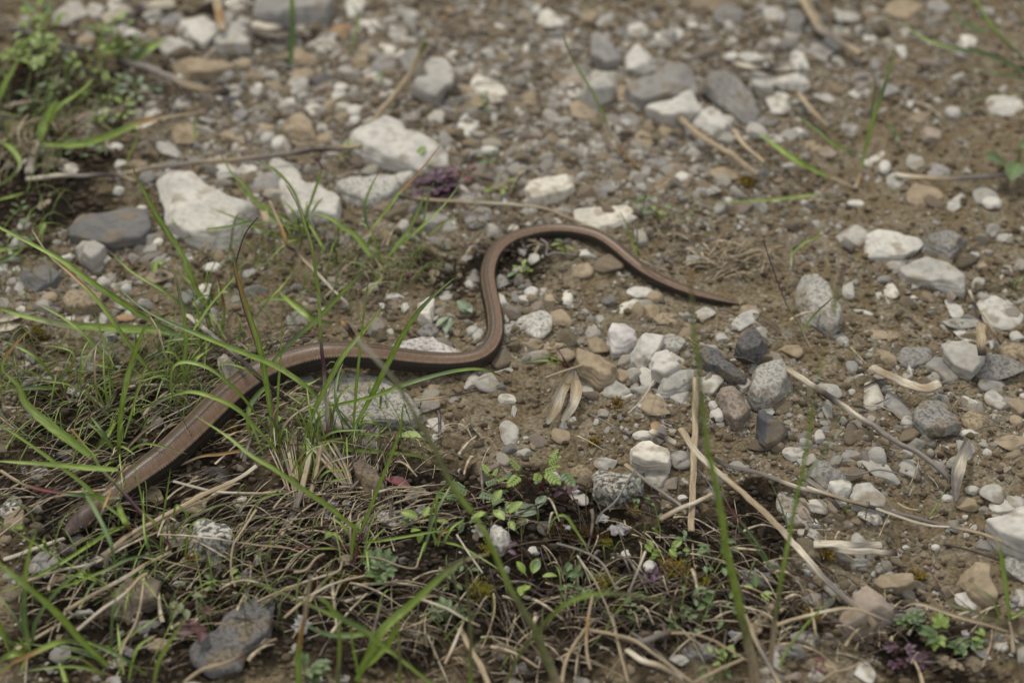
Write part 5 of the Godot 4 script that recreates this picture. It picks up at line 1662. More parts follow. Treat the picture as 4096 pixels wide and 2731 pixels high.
func grow_grass():
	var t: Node3D
	t = tuft("grass_tuft", -69.8, 58.6, "tall grass shoot with grey-purple stem rising in front of the slow worm's body")
	wisps(t, 9, 1)
	stalk(t, [0.4,1.2,1.3,0.6,15,-2.9,0.2,29.6,-6,-0.3,38.4,-8,-0.2,52.8,-11.4,-0.5,64.1,-14.3,-1.6,75,-17.3,-3.5,84.1,-19.9,-6.2,93.5,-22.7,-10,101.2,-25.2], 1.36, "rwplglw")
	leaf_blade(t, [0.6,10.8,-8.1,17.9,22,-1.2,31.6,28.8,-1.1,47.5,29.2,-7.2,58.7,24.7,-13.7,66.2,18.1,-16.7], 1.83, "ggdgk")
	leaf_blade(t, [-1.8,14.5,-7.6,-9.2,24.6,-6.8,-17.7,33.2,-5.9,-24.2,37.5,-5.4,-37.8,43.6,-6.8,-48.6,46,-10.6,-66,47,-21.2,-80.7,48.1,-37], 2.44, "glggdd")
	stalk(t, [-2,1.8,-13.5,-5.5,3.3,-10.2,-10.8,4.2,-8.3,-16.6,3.1,-10.8,-19.9,1.9,-15], 0.88, "rkr")
	leaf_blade(t, [-10.7,13.5,-14.5,-8.2,17.2,-13.6,-5.9,17.9,-13.6,-2.5,16.7,-18.3], 1.20, "gly")
	t = tuft("grass_tuft", -60.4, 59.6, "grass tuft of two broad hairy blades spread in a V over the lichen-speckled slab")
	wisps(t, 9, 8)
	stalk(t, [-0.1,1.2,1.3,0.1,3.1,-1.4,0.7,5.7,-2.7], 0.87, "rtp")
	leaf_blade(t, [0.7,6.6,-1.3,2.6,24.8,-5,4.1,36.7,-7.6,6,51.2,-11,8.9,69.3,-15.6], 1.28, "gggv")
	leaf_blade(t, [1,7.3,-1.4,8.4,21.8,-4.3,14.2,33.7,-6.9,19.8,44.9,-9.5,25.4,54,-11.7,31.8,61.3,-13.5,39.4,68,-15.3], 2.44, "lgggdg")
	leaf_blade(t, [-0.3,4,-4.5,-4.6,11.3,-5.4,-6.1,16.2,-10.6,-5.7,17.7,-18.8,-4.2,17.2,-27.9], 1.42, "ddd")
	leaf_blade(t, [1.5,5.5,-7,7,10.8,-1.5,10.1,7.9,-2.3,10.9,3.7,-4], 0.98, "ggt")
	t = tuft("grass_tuft", -77.7, 65.2, "grass shoot with one long folded blade leaning over the slow worm's back")
	wisps(t, 9, 15)
	stalk(t, [-0,1.2,2.1,-0.1,3.7,-4], 0.87, "pgg")
	leaf_blade(t, [0.2,5,-1.8,2.4,12.7,-4.6,8.7,25,-9.5,15.5,36.4,-14.3,21,42.5,-17,26.4,48.5,-19.7,30.4,54,-22.3], 2.14, "lgglgg")
	leaf_blade(t, [0,2.9,-5.6,1.8,4.4,2.3,3.1,3.7,5.4,2.7,1.2,9.1], 1.08, "ggd")
	t = tuft("grass_tuft", -88.7, 61, "dense grass tuft with purple sheath standing where the body turns toward the camera")
	wisps(t, 9, 20)
	leaf_blade(t, [-0.2,1.2,-0.3,-2.1,21,-5.9,-4,37.8,-11.2,-8,53.4,-16.5,-11.5,67,-21.5,-11.8,72.1,-23.5], 2.33, "lggov")
	stalk(t, [-1.6,15.9,-7.6,-5,30.7,-15.4,-10.7,46.8,-24.7,-13.7,57.3,-31.4,-13.4,61.7,-34.3,-10,69.7,-39.8,-5.2,74.8,-43.6], 0.86, "rrkk")
	leaf_blade(t, [0.1,1.5,-0.4,1.6,21,-5.9,3.5,37.8,-11.2,4.6,53.4,-16.5], 1.18, "lggv")
	leaf_blade(t, [-2.4,31.2,-9,8,41.6,-12.4,19,51.3,-15.7,27.2,59.7,-18.8,33.7,66,-21.1,35.4,68.1,-21.9], 1.80, "gdggvt")
	leaf_blade(t, [1.8,1.2,0.5,17.5,3.8,4.2,33.9,4.1,6.7,50.1,2.9,7.2,62.7,2.7,11.5], 1.84, "rgggo")
	leaf_blade(t, [-2.1,1.1,0.3,-10.3,2.3,3.7,-20,3.9,8.1,-26.8,4.1,9.5,-34.5,3.1,13.5,-40,2.4,16.6], 1.40, "ooott")
	leaf_blade(t, [2,3,7.1,-4.4,16,8.5,-11.3,27.3,9.1,-21,32.2,7.5,-29.9,31.4,4.2,-39.5,25.3,1.4,-48.5,16.9,-2.4,-56.7,8.7,-6.7], 1.80, "gggdg")
	leaf_blade(t, [-0.1,4,1.9,-5.5,20.3,4.5,-10.2,31.2,5.5,-18.8,41.9,5,-26.4,44.9,3.7,-31.8,44.3,3.4,-34.3,41,4.7,-34.7,32.4,6.9,-32.6,22.7,7.2,-29.8,10.8,6,-25.8,3.1,5.7], 1.46, "gglgdd")
	leaf_blade(t, [-3.3,12.2,-21.7,-6.1,15.6,-13.7,-8.8,17.1,-4.7,-9.6,14,0.7,-8.9,8.5,2,-5.9,2,-0.2], 2.16, "gdgg")
	leaf_blade(t, [-4.5,18.1,-16.7,-8.8,32.4,-6.8,-15.8,31.6,-11,-23.3,21.9,-21.4], 0.86, "ggl")
	stalk(t, [0.7,1.2,0.5,-0.7,7.7,-8.5,-2.5,13.1,-14.8], 1.20, "rrp")
	t = tuft("grass_tuft", -146.9, 68.6, "tall single broad grass blade with bent dry tip left of the body")
	wisps(t, 9, 33)
	leaf_blade(t, [0.5,1.2,1.3,2.7,16.6,-3.2,6.3,31.6,-6.4,9.9,41.5,-8.6,13.8,50.6,-10.8,17.2,56.3,-12.1], 2.31, "gglggt")
	stalk(t, [14.4,46.8,-23.7,17.1,45.8,-19,19.8,38.5,-13.8,21.5,30.9,-14.5], 0.48, "tto")
	leaf_blade(t, [2.8,7,-1.9,7,18.5,-5.1,11.8,31.9,-9.2,14.8,37.2,-10.9], 1.06, "lggv")
	leaf_blade(t, [-0.2,1.2,1.3,-5,12,-1.2,-10.5,10.5,-9.9], 1.39, "gdd")
	t = tuft("grass_tuft", -129, 28.8, "sprawling grass tuft with red base whose long blades cross to the left edge")
	wisps(t, 9, 39)
	stalk(t, [-0.5,2,13.2,-0,1.6,6.9,0.2,1.2,0.5], 1.57, "prr")
	leaf_blade(t, [0,5,-1.9,2.8,13.9,-5.5,3.1,24.6,-10,1.4,35.2,-14.7,-1.3,48.4,-21.1], 2.01, "gggvt")
	leaf_blade(t, [2.6,4.3,-5.3,7,11.7,-3.6,12.2,9,-13.8], 1.91, "gggd")
	leaf_blade(t, [3.9,13.9,-16.8,10.9,20.7,-25.6,22.3,28.9,-37.2], 1.14, "ggg")
	leaf_blade(t, [-0.1,8.6,-21.2,-12.1,12.1,-20.3,-25.8,14.5,-18.6,-42.9,15.2,-19.5,-55,14.7,-23,-65.8,13.8,-27.7,-76.3,12.7,-33.6], 3.41, "dggvgg")
	leaf_blade(t, [-1.6,18.7,-11,-11,29.1,-7.1,-20.5,39.7,-5.5,-29.5,47.1,-6.7,-39.9,52.7,-11.9,-50.8,54.3,-18.8,-69.5,53,-33.9,-78.7,51.4,-42.1], 2.51, "dggggg")
	leaf_blade(t, [-6.3,2.6,1.2,-14,17,1.7,-21.1,29.8,-1.1,-29.2,38.5,-7.8,-38.5,42.2,-16.5,-50,43.1,-28.9,-59.2,43.8,-43.8], 1.87, "pgggovt")
	leaf_blade(t, [-26.2,5.2,-6.1,-36.3,18.3,-9.8,-45.6,21.1,-17,-60.8,18.3,-31], 1.47, "gggt")
	leaf_blade(t, [-7.3,2.7,-2.1,-7.8,8.9,-6.9,-7.2,13.3,-10.5,-2.2,14.6,-11.6,7.4,14.8,-11.8], 1.35, "gdl")
	leaf_blade(t, [-6.7,4,-3.1,-5,11.1,-8.7,-2.2,20.1,-16.4,-1.8,24.6,-20.3], 1.01, "ggv")
	leaf_blade(t, [0.7,7.6,-18.1,-7.7,11.2,-7.7,-14.4,8.3,-5,-19.5,2.8,-4.6], 1.01, "ddg")
	stalk(t, [-9.1,15.1,-17.1,-5.6,12.5,-6.2,-2.6,9.1,-1.5,-1.5,6.2,0.3,-2.9,1.9,6.4], 0.62, "ttto")
	t = tuft("grass_tuft", -122.3, -18, "long upright grass blade with dark tip leaning left across the large cream block")
	wisps(t, 9, 53)
	leaf_blade(t, [-1.3,1.9,-0.4,-5.7,10.9,-2.4,-10.4,25.9,-6,-16.9,38.1,-9.1,-22.8,50.6,-12.4,-27.1,61.3,-15.5], 2.54, "gglggv")
	leaf_blade(t, [-11.3,29,-6.7,-17.6,36.9,-8.8,-23,48.2,-11.8], 0.93, "ggg")
	leaf_blade(t, [-0.4,2,0.1,-8,6.7,5.5,-19.1,15,2.8,-31.9,16.8,-6.3,-45.8,14.9,-25.3], 1.40, "pdggk")
	stalk(t, [-1.9,1.2,-2.3,1,1.2,2.4], 0.71, "rp")
	leaf_blade(t, [-4.3,18.8,-32,6.2,28.2,-20.9,18.6,31.4,-20.1,28,19.4,-33.3], 1.29, "gdg")
	t = tuft("grass_tuft", -118.4, 0.3, "short grass shoot with purple-black stem tip near long blades")
	wisps(t, 9, 60)
	leaf_blade(t, [-0.3,1.2,1.4,2.7,6,-1.8,4,13.8,-4.2,3,21.4,-6.7,1.7,28.8,-9.3], 1.27, "ggrr")
	leaf_blade(t, [8.5,1,4.8,8.5,1.8,-0.5,10.6,7.8,-2.4], 1.04, "ggg")
	t = tuft("grass_tuft", -154.8, 42.7, "small bright grass seedlings rooted in brown straw beside the broad blade")
	wisps(t, 9, 64)
	leaf_blade(t, [3,15.4,-7.7,0.6,21.4,-10.8,-1.4,26.8,-13.8,-3,32.9,-17.3], 0.99, "lgg")
	leaf_blade(t, [1.2,8.7,-13.7,-2.3,12.6,-10.9,-10.7,10,-16.1], 1.33, "ggv")
	leaf_blade(t, [0.7,1.2,1.4,0.7,3.7,-4.2,-0.5,9.9,-11.5], 1.11, "ggd")
	leaf_blade(t, [0.4,1.2,1.3,1.7,2.7,-2,3.4,4.9,-3.7], 0.89, "lll")
	leaf_blade(t, [1,1.4,4.8,-1.8,4.2,2.2,-10.8,3.6,-7.7], 1.33, "gvd")
	leaf_blade(t, [0.5,1.3,2.2,7.8,4,4,17.2,1.9,2.5], 1.10, "vgg")
	leaf_blade(t, [-1,0.9,23.6,4.4,8.2,23.6,4.9,4.9,12.8,1.8,1.5,6.6], 2.18, "vgg")
	stalk(t, [3.1,5.5,-13.2,-0.5,7.3,-8.9,-3.6,6.1,-6.5,-6.1,2.6,-5.4], 0.78, "ott")
	t = tuft("grass_tuft", -171.5, 35.2, "low grass sprout with purple foot and looping tendril at the left")
	wisps(t, 9, 74)
	stalk(t, [1.9,1.4,3.2,-1.8,1.9,-2.1,-5.3,5.4,-6.2], 1.01, "trr")
	leaf_blade(t, [-4.9,6.5,-4.5,-9.4,20.2,-1.4,-18.6,21.8,-7.2,-28.7,16.8,-17.1], 1.33, "gggdk")
	leaf_blade(t, [-4.5,7.1,-4.7,4,18.4,0.8,4.9,24,-0.3,-1.5,24,-3.7,-13.8,15.5,-14.8], 0.99, "gggd")
	stalk(t, [2.6,5.1,-5.2,5.2,14.4,-1.3,2.2,17.5,-2,-3,13.7,-6.4,-6.8,8.1,-10.4], 0.44, "ttt")
	leaf_blade(t, [-3.4,2.7,-4.2,-13.5,7.9,1.8,-27.7,2.2,-3], 1.78, "gdg")
	t = tuft("grass_tuft", -121.2, 113.8, "big grass clump with two long reddish stems bending over the slow worm's head")
	wisps(t, 9, 81)
	stalk(t, [0.2,1.2,0.4,-4.5,5.3,-3.5,-11.6,12.7,-8.5,-19.2,19.4,-13.3,-25.3,24.8,-17.3,-27.3,28.1,-19.8,-31.4,31.7,-22.7,-35,35.4,-25.6], 1.54, "rrpvgo")
	leaf_blade(t, [-26.2,35,-12.4,-31.9,39.6,-14.2,-39,45.1,-16.4,-47,52.4,-19.5,-49.5,58.7,-22.3,-54.2,63.4,-24.4], 3.52, "gglgg")
	leaf_blade(t, [-54.2,63,-24.2,-54.3,65.8,-25.5,-51.7,70,-27.5,-47.4,74.1,-29.6,-43.2,77.3,-31.2], 1.30, "ggoog")
	stalk(t, [0.3,1.2,1.2,-6.8,3.3,-3.2,-15.2,7,-6.9], 0.93, "rrp")
	leaf_blade(t, [-14.2,10.4,-3.4,-23.3,18.5,-6.2,-29.9,25.3,-8.7,-36.1,30.5,-10.6,-44.7,37.2,-13.2,-53.8,43.7,-15.8,-59.6,46.7,-17.1], 1.63, "lgggg")
	leaf_blade(t, [-16.2,32,-8.4,-26.8,32.8,-8.6,-41.8,34.2,-9,-58.4,35.3,-9.3], 2.22, "gggg")
	leaf_blade(t, [-18.5,12.5,-14.5,-23.5,19.1,-7.7,-27.5,23,-4.5,-34.6,25.5,-3.3,-46.4,22,-9.6,-57.2,15.8,-20], 1.72, "wgdrv")
	leaf_blade(t, [-16.1,6.8,-6.3,-22.9,10.3,2.9,-32.2,15.3,18.8,-44.4,10.7,24,-57.1,2.5,22.5], 1.50, "gggl")
	leaf_blade(t, [-30.8,21.5,-10.4,-23.3,26.9,5.1,-16.8,24.4,16.6,-15,18.6,20.6,-15.6,5,21.4], 1.78, "dddg")
	leaf_blade(t, [-20.5,10.4,-14.4,-14.9,19.1,1.5,-12.7,16.5,4.7,-12.7,3.7,-1.8], 2.63, "vggro")
	leaf_blade(t, [-3.2,1.8,8.8,-7.9,2.1,0.6,-8.7,9.2,-3.9,-10.1,21.2,-9.3,-12.5,33.3,-15.1], 0.93, "gggg")
	leaf_blade(t, [-3.4,1.6,3.7,-3,8.8,-2.9,-0.7,19.6,-6.6,1.6,30.5,-10.6], 0.82, "ggg")
	leaf_blade(t, [-21.2,18.3,-15.2,-19.8,24.8,-2,-21.8,22.2,3.2,-27,7.3,-3.7], 1.11, "oott")
	stalk(t, [-27.6,5.4,-5.4,-18.2,5.3,-5.3], 0.52, "tt")
	stalk(t, [-20.4,20.4,-12.3,-15.3,31.2,-8.4,-15.7,27.5,-17.5], 0.71, "toov")
	leaf_blade(t, [-3.2,1.8,8.8,-5.3,6.3,8.2,-7.5,13.4,4.5,-11,13.4,-17.3], 1.12, "ddgg")
	t = tuft("grass_tuft", -162.1, 163.6, "bluish grass tuft with upright ribbon blades in the lower left")
	wisps(t, 9, 99)
	leaf_blade(t, [0.2,1.2,0.1,-0,12.2,-2.7,0.7,20.6,-4.7,2.7,31.6,-7.4,4.8,39.7,-9.5,8.5,48.6,-12], 2.66, "lddggd")
	leaf_blade(t, [1.2,2.6,-1,3.7,11.6,-4.5,11.7,21.9,-8.7,22.3,29.3,-11.9], 1.64, "ddg")
	leaf_blade(t, [0.8,1.8,1.5,-0.8,13.9,12.6,-10,1.6,5.8], 2.55, "gld")
	leaf_blade(t, [18.2,4.3,-1.3,13.5,14.1,7.6,7.8,16.3,13.5,0.1,11.9,14,-8.3,2.1,11.2], 2.17, "dgog")
	leaf_blade(t, [19.7,4.4,-1.2,27,10,6.5,34.9,10,11.2,41.6,-0.1,10.3], 1.62, "gddg")
	leaf_blade(t, [15.7,0.4,15.4,13.2,0.7,9.4,10.5,0.9,3.4], 1.92, "gg")
	stalk(t, [5.5,42.5,-18,3.5,47.1,-20.2,-2.5,51.1,-22.2,-5.2,52.4,-22.9], 0.43, "vgg")
	t = tuft("grass_tuft", -135.1, 136, "slender grass runner with paired leaflets trailing left of the flat brown-grey stone")
	wisps(t, 9, 108)
	stalk(t, [0,1.2,0.8,-9.4,4.4,-2.7,-19.3,9.2,-5.8,-29.2,14.3,-9.2,-42.5,21.4,-14.1], 0.80, "rgggg")
	leaf_blade(t, [-25.5,11.7,-8.9,-24.3,21.9,-3.1,-26.9,15.2,-12.4], 1.48, "dgd")
	leaf_blade(t, [-20.9,8.2,-5.4,-20.6,16.3,3,-25.1,8.2,-5.4], 1.68, "gdg")
	leaf_blade(t, [-37.8,17.7,-14.9,-31.7,26,-6.1,-32.7,16.3,-13.5], 1.68, "dgd")
	leaf_blade(t, [0.6,1.2,3.1,1.2,7.8,17.1,-1.7,1,16.9], 1.08, "dd")
	leaf_blade(t, [11.8,9,-9.4,4.6,15.1,-2.2,-4,16.3,5.1,-17.2,9.5,5.4,-27.5,1.8,2.4], 1.18, "ddgg")
	t = tuft("grass_tuft", -55.4, 121, "grass shoot with red stem forking into two blades below the brown upright stone")
	wisps(t, 9, 116)
	stalk(t, [0.2,1.2,1.5,1,6.5,-1.6,2.2,12.2,-3], 0.92, "rrr")
	leaf_blade(t, [2.3,13,-2.2,5.9,22.1,-3.9,9.8,32.7,-5.9,14.2,44.2,-8.3,17.4,53.8,-10.3,18.6,61,-11.9], 1.49, "gggg")
	leaf_blade(t, [2,10.4,-5.2,-3.5,16.3,-5.4,-8.3,21.8,-6,-18,29.7,-7.6,-26.4,35.2,-10.6,-35,38.3,-14.5,-43.5,41.4,-20.8,-55.5,42.9,-29.7], 2.00, "gggglg")
	leaf_blade(t, [2.4,4.1,-6,11.6,9.9,-1.7,26.8,10.3,-4.9,33.7,6.1,-10.6], 1.12, "gggy")
	leaf_blade(t, [-0.1,2.6,-3.8,-6.4,6.1,-1.2,-13.9,7.1,-0.2,-25.3,2.9,-4.6], 0.91, "rrgrr")
	t = tuft("grass_tuft", -27.3, 116.4, "low green tussock with an arched blade among round leaves")
	wisps(t, 5, 123)
	leaf_blade(t, [1.6,1.3,-0.2,-1.4,7.1,-3,-0.9,13.2,-5.6,1.2,18.6,-8.1,5.1,22.5,-9.9], 1.12, "gdgg")
	leaf_blade(t, [0.5,1.2,-0.2,-0.2,4.1,-1.7,-1.2,8.7,-3.7], 1.13, "ggl")
	leaf_blade(t, [0.5,1.6,-1.3,2.7,5.8,-1.5,7.7,4.2,-5.2], 0.82, "ooy")
	leaf_blade(t, [1.1,1.3,0.5,2.6,6.1,-4,2.1,8.3,-5.5], 0.61, "ggg")
	t = tuft("grass_tuft", -51.3, 179.3, "foreground grass clump with broad blurred blades at the bottom edge")
	leaf_blade(t, [0.2,5,-0.7,3.9,14.8,-2.2,8.6,25,-3.9,13.5,31.4,-5,18.2,36,-5.8,30.1,49,-8.1,36.6,54,-9.1,43.9,56.2,-9.5], 3.25, "gglgvt")
	leaf_blade(t, [0.3,8.2,-1.7,5.8,14.5,-3.1,10.7,19.6,-4.3,14.9,27.9,-6.2], 3.77, "ggg")
	leaf_blade(t, [6.2,24.4,-3.8,2.6,27.3,-4.3,-4.7,32.6,-5.2,-8.2,37.7,-6.1,-10.9,39.2,-6.3], 2.33, "gdgg")
	leaf_blade(t, [4.3,25,-3.9,-2.3,24.4,-3.8,-8.8,25,-3.9,-15.6,28.8,-4.5], 2.06, "gdd")
	leaf_blade(t, [26.4,2.5,-0.4,19.9,9.3,-1.4,10.7,19,-2.9,1.6,27.3,-4.3,-7.5,33.1,-5.3,-16.5,38.3,-6.2,-25.5,42.9,-7,-32.7,45.7,-7.5], 1.58, "gggvg")
	stalk(t, [-18.7,3.3,2.7,-18.4,15.7,-1.5,-16.5,27,-2.7,-13.9,40.6,-4.1,-12.1,50.7,-5.3], 1.87, "ggott")
	stalk(t, [-6,1.7,1.4,-5,15.7,-1.5,-3.9,31.4,-3.1], 1.60, "vvgg")
	stalk(t, [37.6,0,-0,37.9,25.2,-2.5,37.2,46.6,-4.8,36.3,61.8,-6.6], 1.19, "gvvk")
	stalk(t, [14.4,0.5,0.4,14.7,15.7,-1.5,14.5,32.6,-3.2], 1.23, "gvg")
	leaf_blade(t, [0.9,9.9,-1.5,-0.5,20.8,-3.2,-0.7,28.5,-4.5], 1.03, "gg")
	t = tuft("grass_tuft", 15.7, 187, "near grass stalk, thick and blurred, slanting from the slow worm's middle to the bottom edge")
	stalk(t, [0.4,7.5,-1.1,-6.4,27.9,-4.3,-11.1,38.3,-6.1,-15.7,48.4,-7.9,-20.6,61.5,-10.4,-27.2,75.8,-13.3], 2.46, "tvvgg")
	stalk(t, [-28.3,77.8,-13.7,-34.8,88.9,-16.2,-38.1,97.4,-18.2,-42.3,105.5,-20.2,-48.5,118.7,-23.7,-53.9,126,-25.8,-58.4,131.3,-27.4,-61.3,134.9,-28.5], 1.72, "gvvw")
	t = tuft("grass_tuft", -1.9, 181.4, "broad blurred grass blade arching low to the right at the bottom")
	leaf_blade(t, [-0.9,7.5,1.3,2.8,25.8,5.3,7.8,40.6,8.5,15.3,55.9,10.8,21.8,62.2,10.9,29.3,63.3,9.9,39.9,58.7,6.5,49.5,50.7,1.9,62.2,37.9,-5.4], 1.77, "vvgvv")
	t = tuft("grass_tuft", 80.8, 180.1, "tall upright grass stalk with green sheath crossing the upright straw")
	stalk(t, [-0.2,1.2,1,-3.8,20.1,-1.9,-8.2,36.9,-3.7,-10.3,44.7,-4.6,-13.1,57.1,-6,-17.1,78,-8.7,-19.8,90.5,-10.5,-21.7,96.9,-11.4], 2.90, "ttvggggg")
	stalk(t, [-21.7,96.9,-11.4,-24.5,116.8,-14.6,-26.1,128.1,-16.5,-27.4,136.3,-18.1,-28.7,146.6,-20.1,-29.8,159.3,-22.8], 1.44, "ggvgvo")
	leaf_blade(t, [-23.4,103.6,-12.4,-26.3,113.3,-14,-28,121.7,-15.4,-29.7,132,-17.3], 0.77, "kvk")
	t = tuft("grass_tuft", 85.2, 180.2, "thin flowering grass stalk with purple spike standing at the right")
	stalk(t, [-0.9,12.3,-1.9,-0.9,26.7,-4.2,0.1,45,-7.4,1.6,63.1,-10.9,2.9,77.3,-13.9,3.9,85,-15.6,4.7,93,-17.5,5.7,106.1,-20.7], 1.52, "ttvglgggg")
	stalk(t, [5,103.1,-20,6.4,114.9,-23.1,7.7,125.5,-26.1,9,131.3,-27.9,10,141.9,-31.3], 0.52, "gvgov")
	stalk(t, [9.7,137.1,-29.7,10.5,143.6,-31.8,11.5,148.3,-33.4,11.9,154.6,-35.7], 1.11, "gvpt")
	leaf_blade(t, [5,75.6,-19.4,7.8,81.6,-21.3,11.1,86.6,-23,14.2,94,-25.5,17.5,103,-28.8], 0.72, "gdd")
	leaf_blade(t, [1.6,37.5,-15,-0.9,41.7,-16.8,-3.8,44.4,-18.1,-9.7,51.5,-21.5,-13.5,55.5,-23.5], 0.84, "gdd")
	stalk(t, [2.6,7.8,-4.5,5.8,13.8,-8,12.8,21.7,-13,17.4,25.8,-15.6,20.7,28.6,-17.5], 0.85, "lggv")
	t = tuft("grass_tuft", 98.7, 106, "wispy dark grass seedling beside the thin flowering stalk")
	leaf_blade(t, [0,1.2,1.2,-1,4.1,-1.8,-3.9,11.7,-5.1,-7.2,18,-7.9], 0.62, "ddd")
	leaf_blade(t, [0.3,1.3,1.3,-1.6,6.2,-2.6,-2.8,9.7,-4.2], 0.52, "ddg")
	leaf_blade(t, [0,1.2,1.2,-0.7,4.6,-2,-0.3,7.2,-3.1], 0.52, "ddv")
	t = tuft("grass_tuft", 168.3, 161.3, "grass tuft by the right edge with green and white banded blade")
	stalk(t, [-0.2,1.2,2.4,0,3.3,-2.9,-0.8,6.9,-6.2], 1.47, "ttt")
	leaf_blade(t, [-2.1,11.6,-2.6,-4.9,25.1,-5.8,-7.6,36,-8.6,-9.4,41.4,-10,-11.8,44,-10.7], 1.81, "glgww")
	leaf_blade(t, [-3.2,6,-6.3,-6.7,14.6,-7.7,-10.4,17.3,-11.1,-15.5,14.7,-18.8], 1.17, "gvv")
	leaf_blade(t, [-0.4,2.5,-6.2,-8.6,6,-6.3,-18.5,8.4,-7.7,-27.4,8,-12.7,-31.8,6.6,-14.9,-35,4.8,-14.6], 1.48, "tttt")
	leaf_blade(t, [-0.1,8.5,-6.7,5.3,10.6,-8.7], 1.17, "ggg")
	leaf_blade(t, [-0.7,6,-6.3,-14.7,13.2,-5.7,-20.6,14.9,-6.7,-24.1,16.7,-10.4,-25.8,18,-15.7,-28.6,18.8,-25.1], 1.07, "vvkr")
	stalk(t, [-11.8,4.7,-14.1,-17.5,10.1,-14.4,-18.6,6.9,-22.7], 0.44, "ttt")
	t = tuft("grass_tuft", 118.2, 6.4, "thin dark grass sprig with red base beside the broken boulder")
	stalk(t, [0.6,1.2,1.4,-2.8,6.3,-3.2,-5.3,10.4,-5.5,-9.5,16.1,-8.5,-13.7,25.1,-13.7,-17.4,33.5,-18.8,-19.2,38.3,-21.8], 0.69, "tvpk")
	leaf_blade(t, [-2.6,7.3,-3.8,2.1,13,-6.8,9.9,19.4,-10.4], 1.03, "ggdd")
	t = tuft("grass_tuft", 117.7, -53.1, "faint little grass seedling on sandy soil near the pale cobble")
	stalk(t, [-0.7,1.3,5.7,0,4.9,-1.6,-0,11.6,-3.9], 0.61, "wgt")
	leaf_blade(t, [0.3,2.3,-2,6.1,6,-5.3,10.4,7.3,-6.5,13.5,10.5,-9.4], 1.10, "lgg")
	t = tuft("grass_tuft", 153.8, -109.6, "grass tuft with pinkish straw base on the sandy soil at the upper right")
	stalk(t, [-1.8,1.1,2.7,1.3,3.3,-3.1,1.7,5.6,-5.4], 1.94, "tot")
	leaf_blade(t, [1.3,8.1,-2.9,3.1,21,-7.8,5.7,31.3,-11.9,8.9,41.3,-16.2,11.5,50.5,-20.3,13.3,57.4,-23.5], 2.16, "lggdgg")
	leaf_blade(t, [1.1,8.5,-14.9,-10.2,15.9,-9.7,-17.5,19.4,-15.9,-24.9,16,-32.7], 1.68, "dgdg")
	leaf_blade(t, [3.9,28.9,-10.9,4.7,37.2,-14.4,4.9,45.4,-18], 1.27, "dd")
	t = tuft("grass_tuft", 142.6, -117.8, "bright green laid blade pointing left from a straw root")
	leaf_blade(t, [-1.3,1.3,1.3,-12.9,9.2,3,-20.9,11.6,-2.5,-27.2,9.9,-15.4,-30.3,8,-22.9], 3.10, "lgggl")
	leaf_blade(t, [-0.9,1.3,1.2,3.5,2.7,6.1,9.6,1.3,9.7], 1.94, "ottt")
	t = tuft("grass_tuft", 131.1, -103.2, "thin grass blade lying flat beyond the tail tip")
	leaf_blade(t, [3.7,0.9,0.2,-5.9,3,4.7,-19.6,6.2,11.4,-31.3,7.2,13.8,-46.4,6.2,13.5], 1.52, "lggv")
	t = tuft("grass_tuft", 252.8, -190.8, "trailing dark grass at the upper right corner")
	stalk(t, [-3.9,4.3,-4.6,-9,8.2,-8.8,-17.2,13.4,-14.8,-23.9,18.1,-20.2,-27.7,22.7,-25.9,-31.5,27.3,-31.6], 2.08, "tvgg")
	leaf_blade(t, [-25.4,16.4,-18.3,-33.6,18.1,-20.2,-38.3,20.4,-23,-43.5,24.5,-28.1], 2.36, "dddv")
	leaf_blade(t, [-5.2,2.9,-0.6,-10.5,6,0.6,-23.3,13.6,2,-34.2,17.8,2.2,-44.5,18.9,1.5,-55,19.1,-4.6,-62.3,19,-14.6,-68.6,18.6,-27.4], 2.31, "dddgd")
	leaf_blade(t, [-7.3,0.8,1.2,-22.9,7.9,4.9,-35.4,3.7,-5.8], 1.37, "ddv")
	leaf_blade(t, [-6.7,1.2,8.2,-17.3,3.1,15,-31.5,3.3,17.8,-40.2,1.7,22.8,-45.5,-0.1,34.6], 1.49, "vvd")
	t = tuft("grass_tuft", -107.1, -207.6, "single blue-green grass blade standing upright near the top edge")
	leaf_blade(t, [0.3,1.2,1.9,0.7,9.1,-3.7,1.7,18,-7.6,1.7,29.3,-12.7,1.4,39.2,-17.4], 3.48, "dddgd")
	leaf_blade(t, [28.3,3.9,-4.2,31,10.7,-11.8,32.6,16.8,-19.1,29.4,21.1,-24.2], 1.41, "vgd")
	t = tuft("grass_tuft", -117.7, -251.2, "pale grass blade cut by the top edge before the broad top slab")
	leaf_blade(t, [0.6,1.2,4.9,-0.1,4.6,-3.4,0.8,11.5,-8.6], 1.59, "vvg")
	t = tuft("grass_tuft", 56.9, -116.1, "thin grass stem arching left among stones behind the tail loop")
	stalk(t, [-0.1,1.1,1.1,-5.9,5.9,-2.8,-10.5,11.6,-5.7,-15.1,19.6,-9.9,-19,26.9,-13.9,-24.9,35.8,-18.9,-31.3,45,-24.4,-34.6,52.5,-29.2], 1.28, "oowgggvv")
	t = tuft("grass_tuft", -52.8, -41.2, "grass tuft with fanned blades standing beyond the slow worm's middle")
	wisps(t, 5, 197)
	leaf_blade(t, [-2.4,1.7,-1.8,-8,7.5,-8.1,-12.9,11.6,-12.7,-17.8,13.6,-15,-23.9,16.5,-18.3,-31.2,17.9,-20], 2.67, "lggggg")
	leaf_blade(t, [-4.9,19.8,-6.7,2.5,28.6,-9.8,6.8,34.3,-12,15.2,42.3,-15.1,23.7,52.3,-19.2], 1.78, "lgloor")
	leaf_blade(t, [0.7,6.8,-3,6.9,14.2,-6.3,10.6,18.6,-8.3,14.9,26.8,-12.3,17.6,34.3,-16.1], 1.68, "lgg")
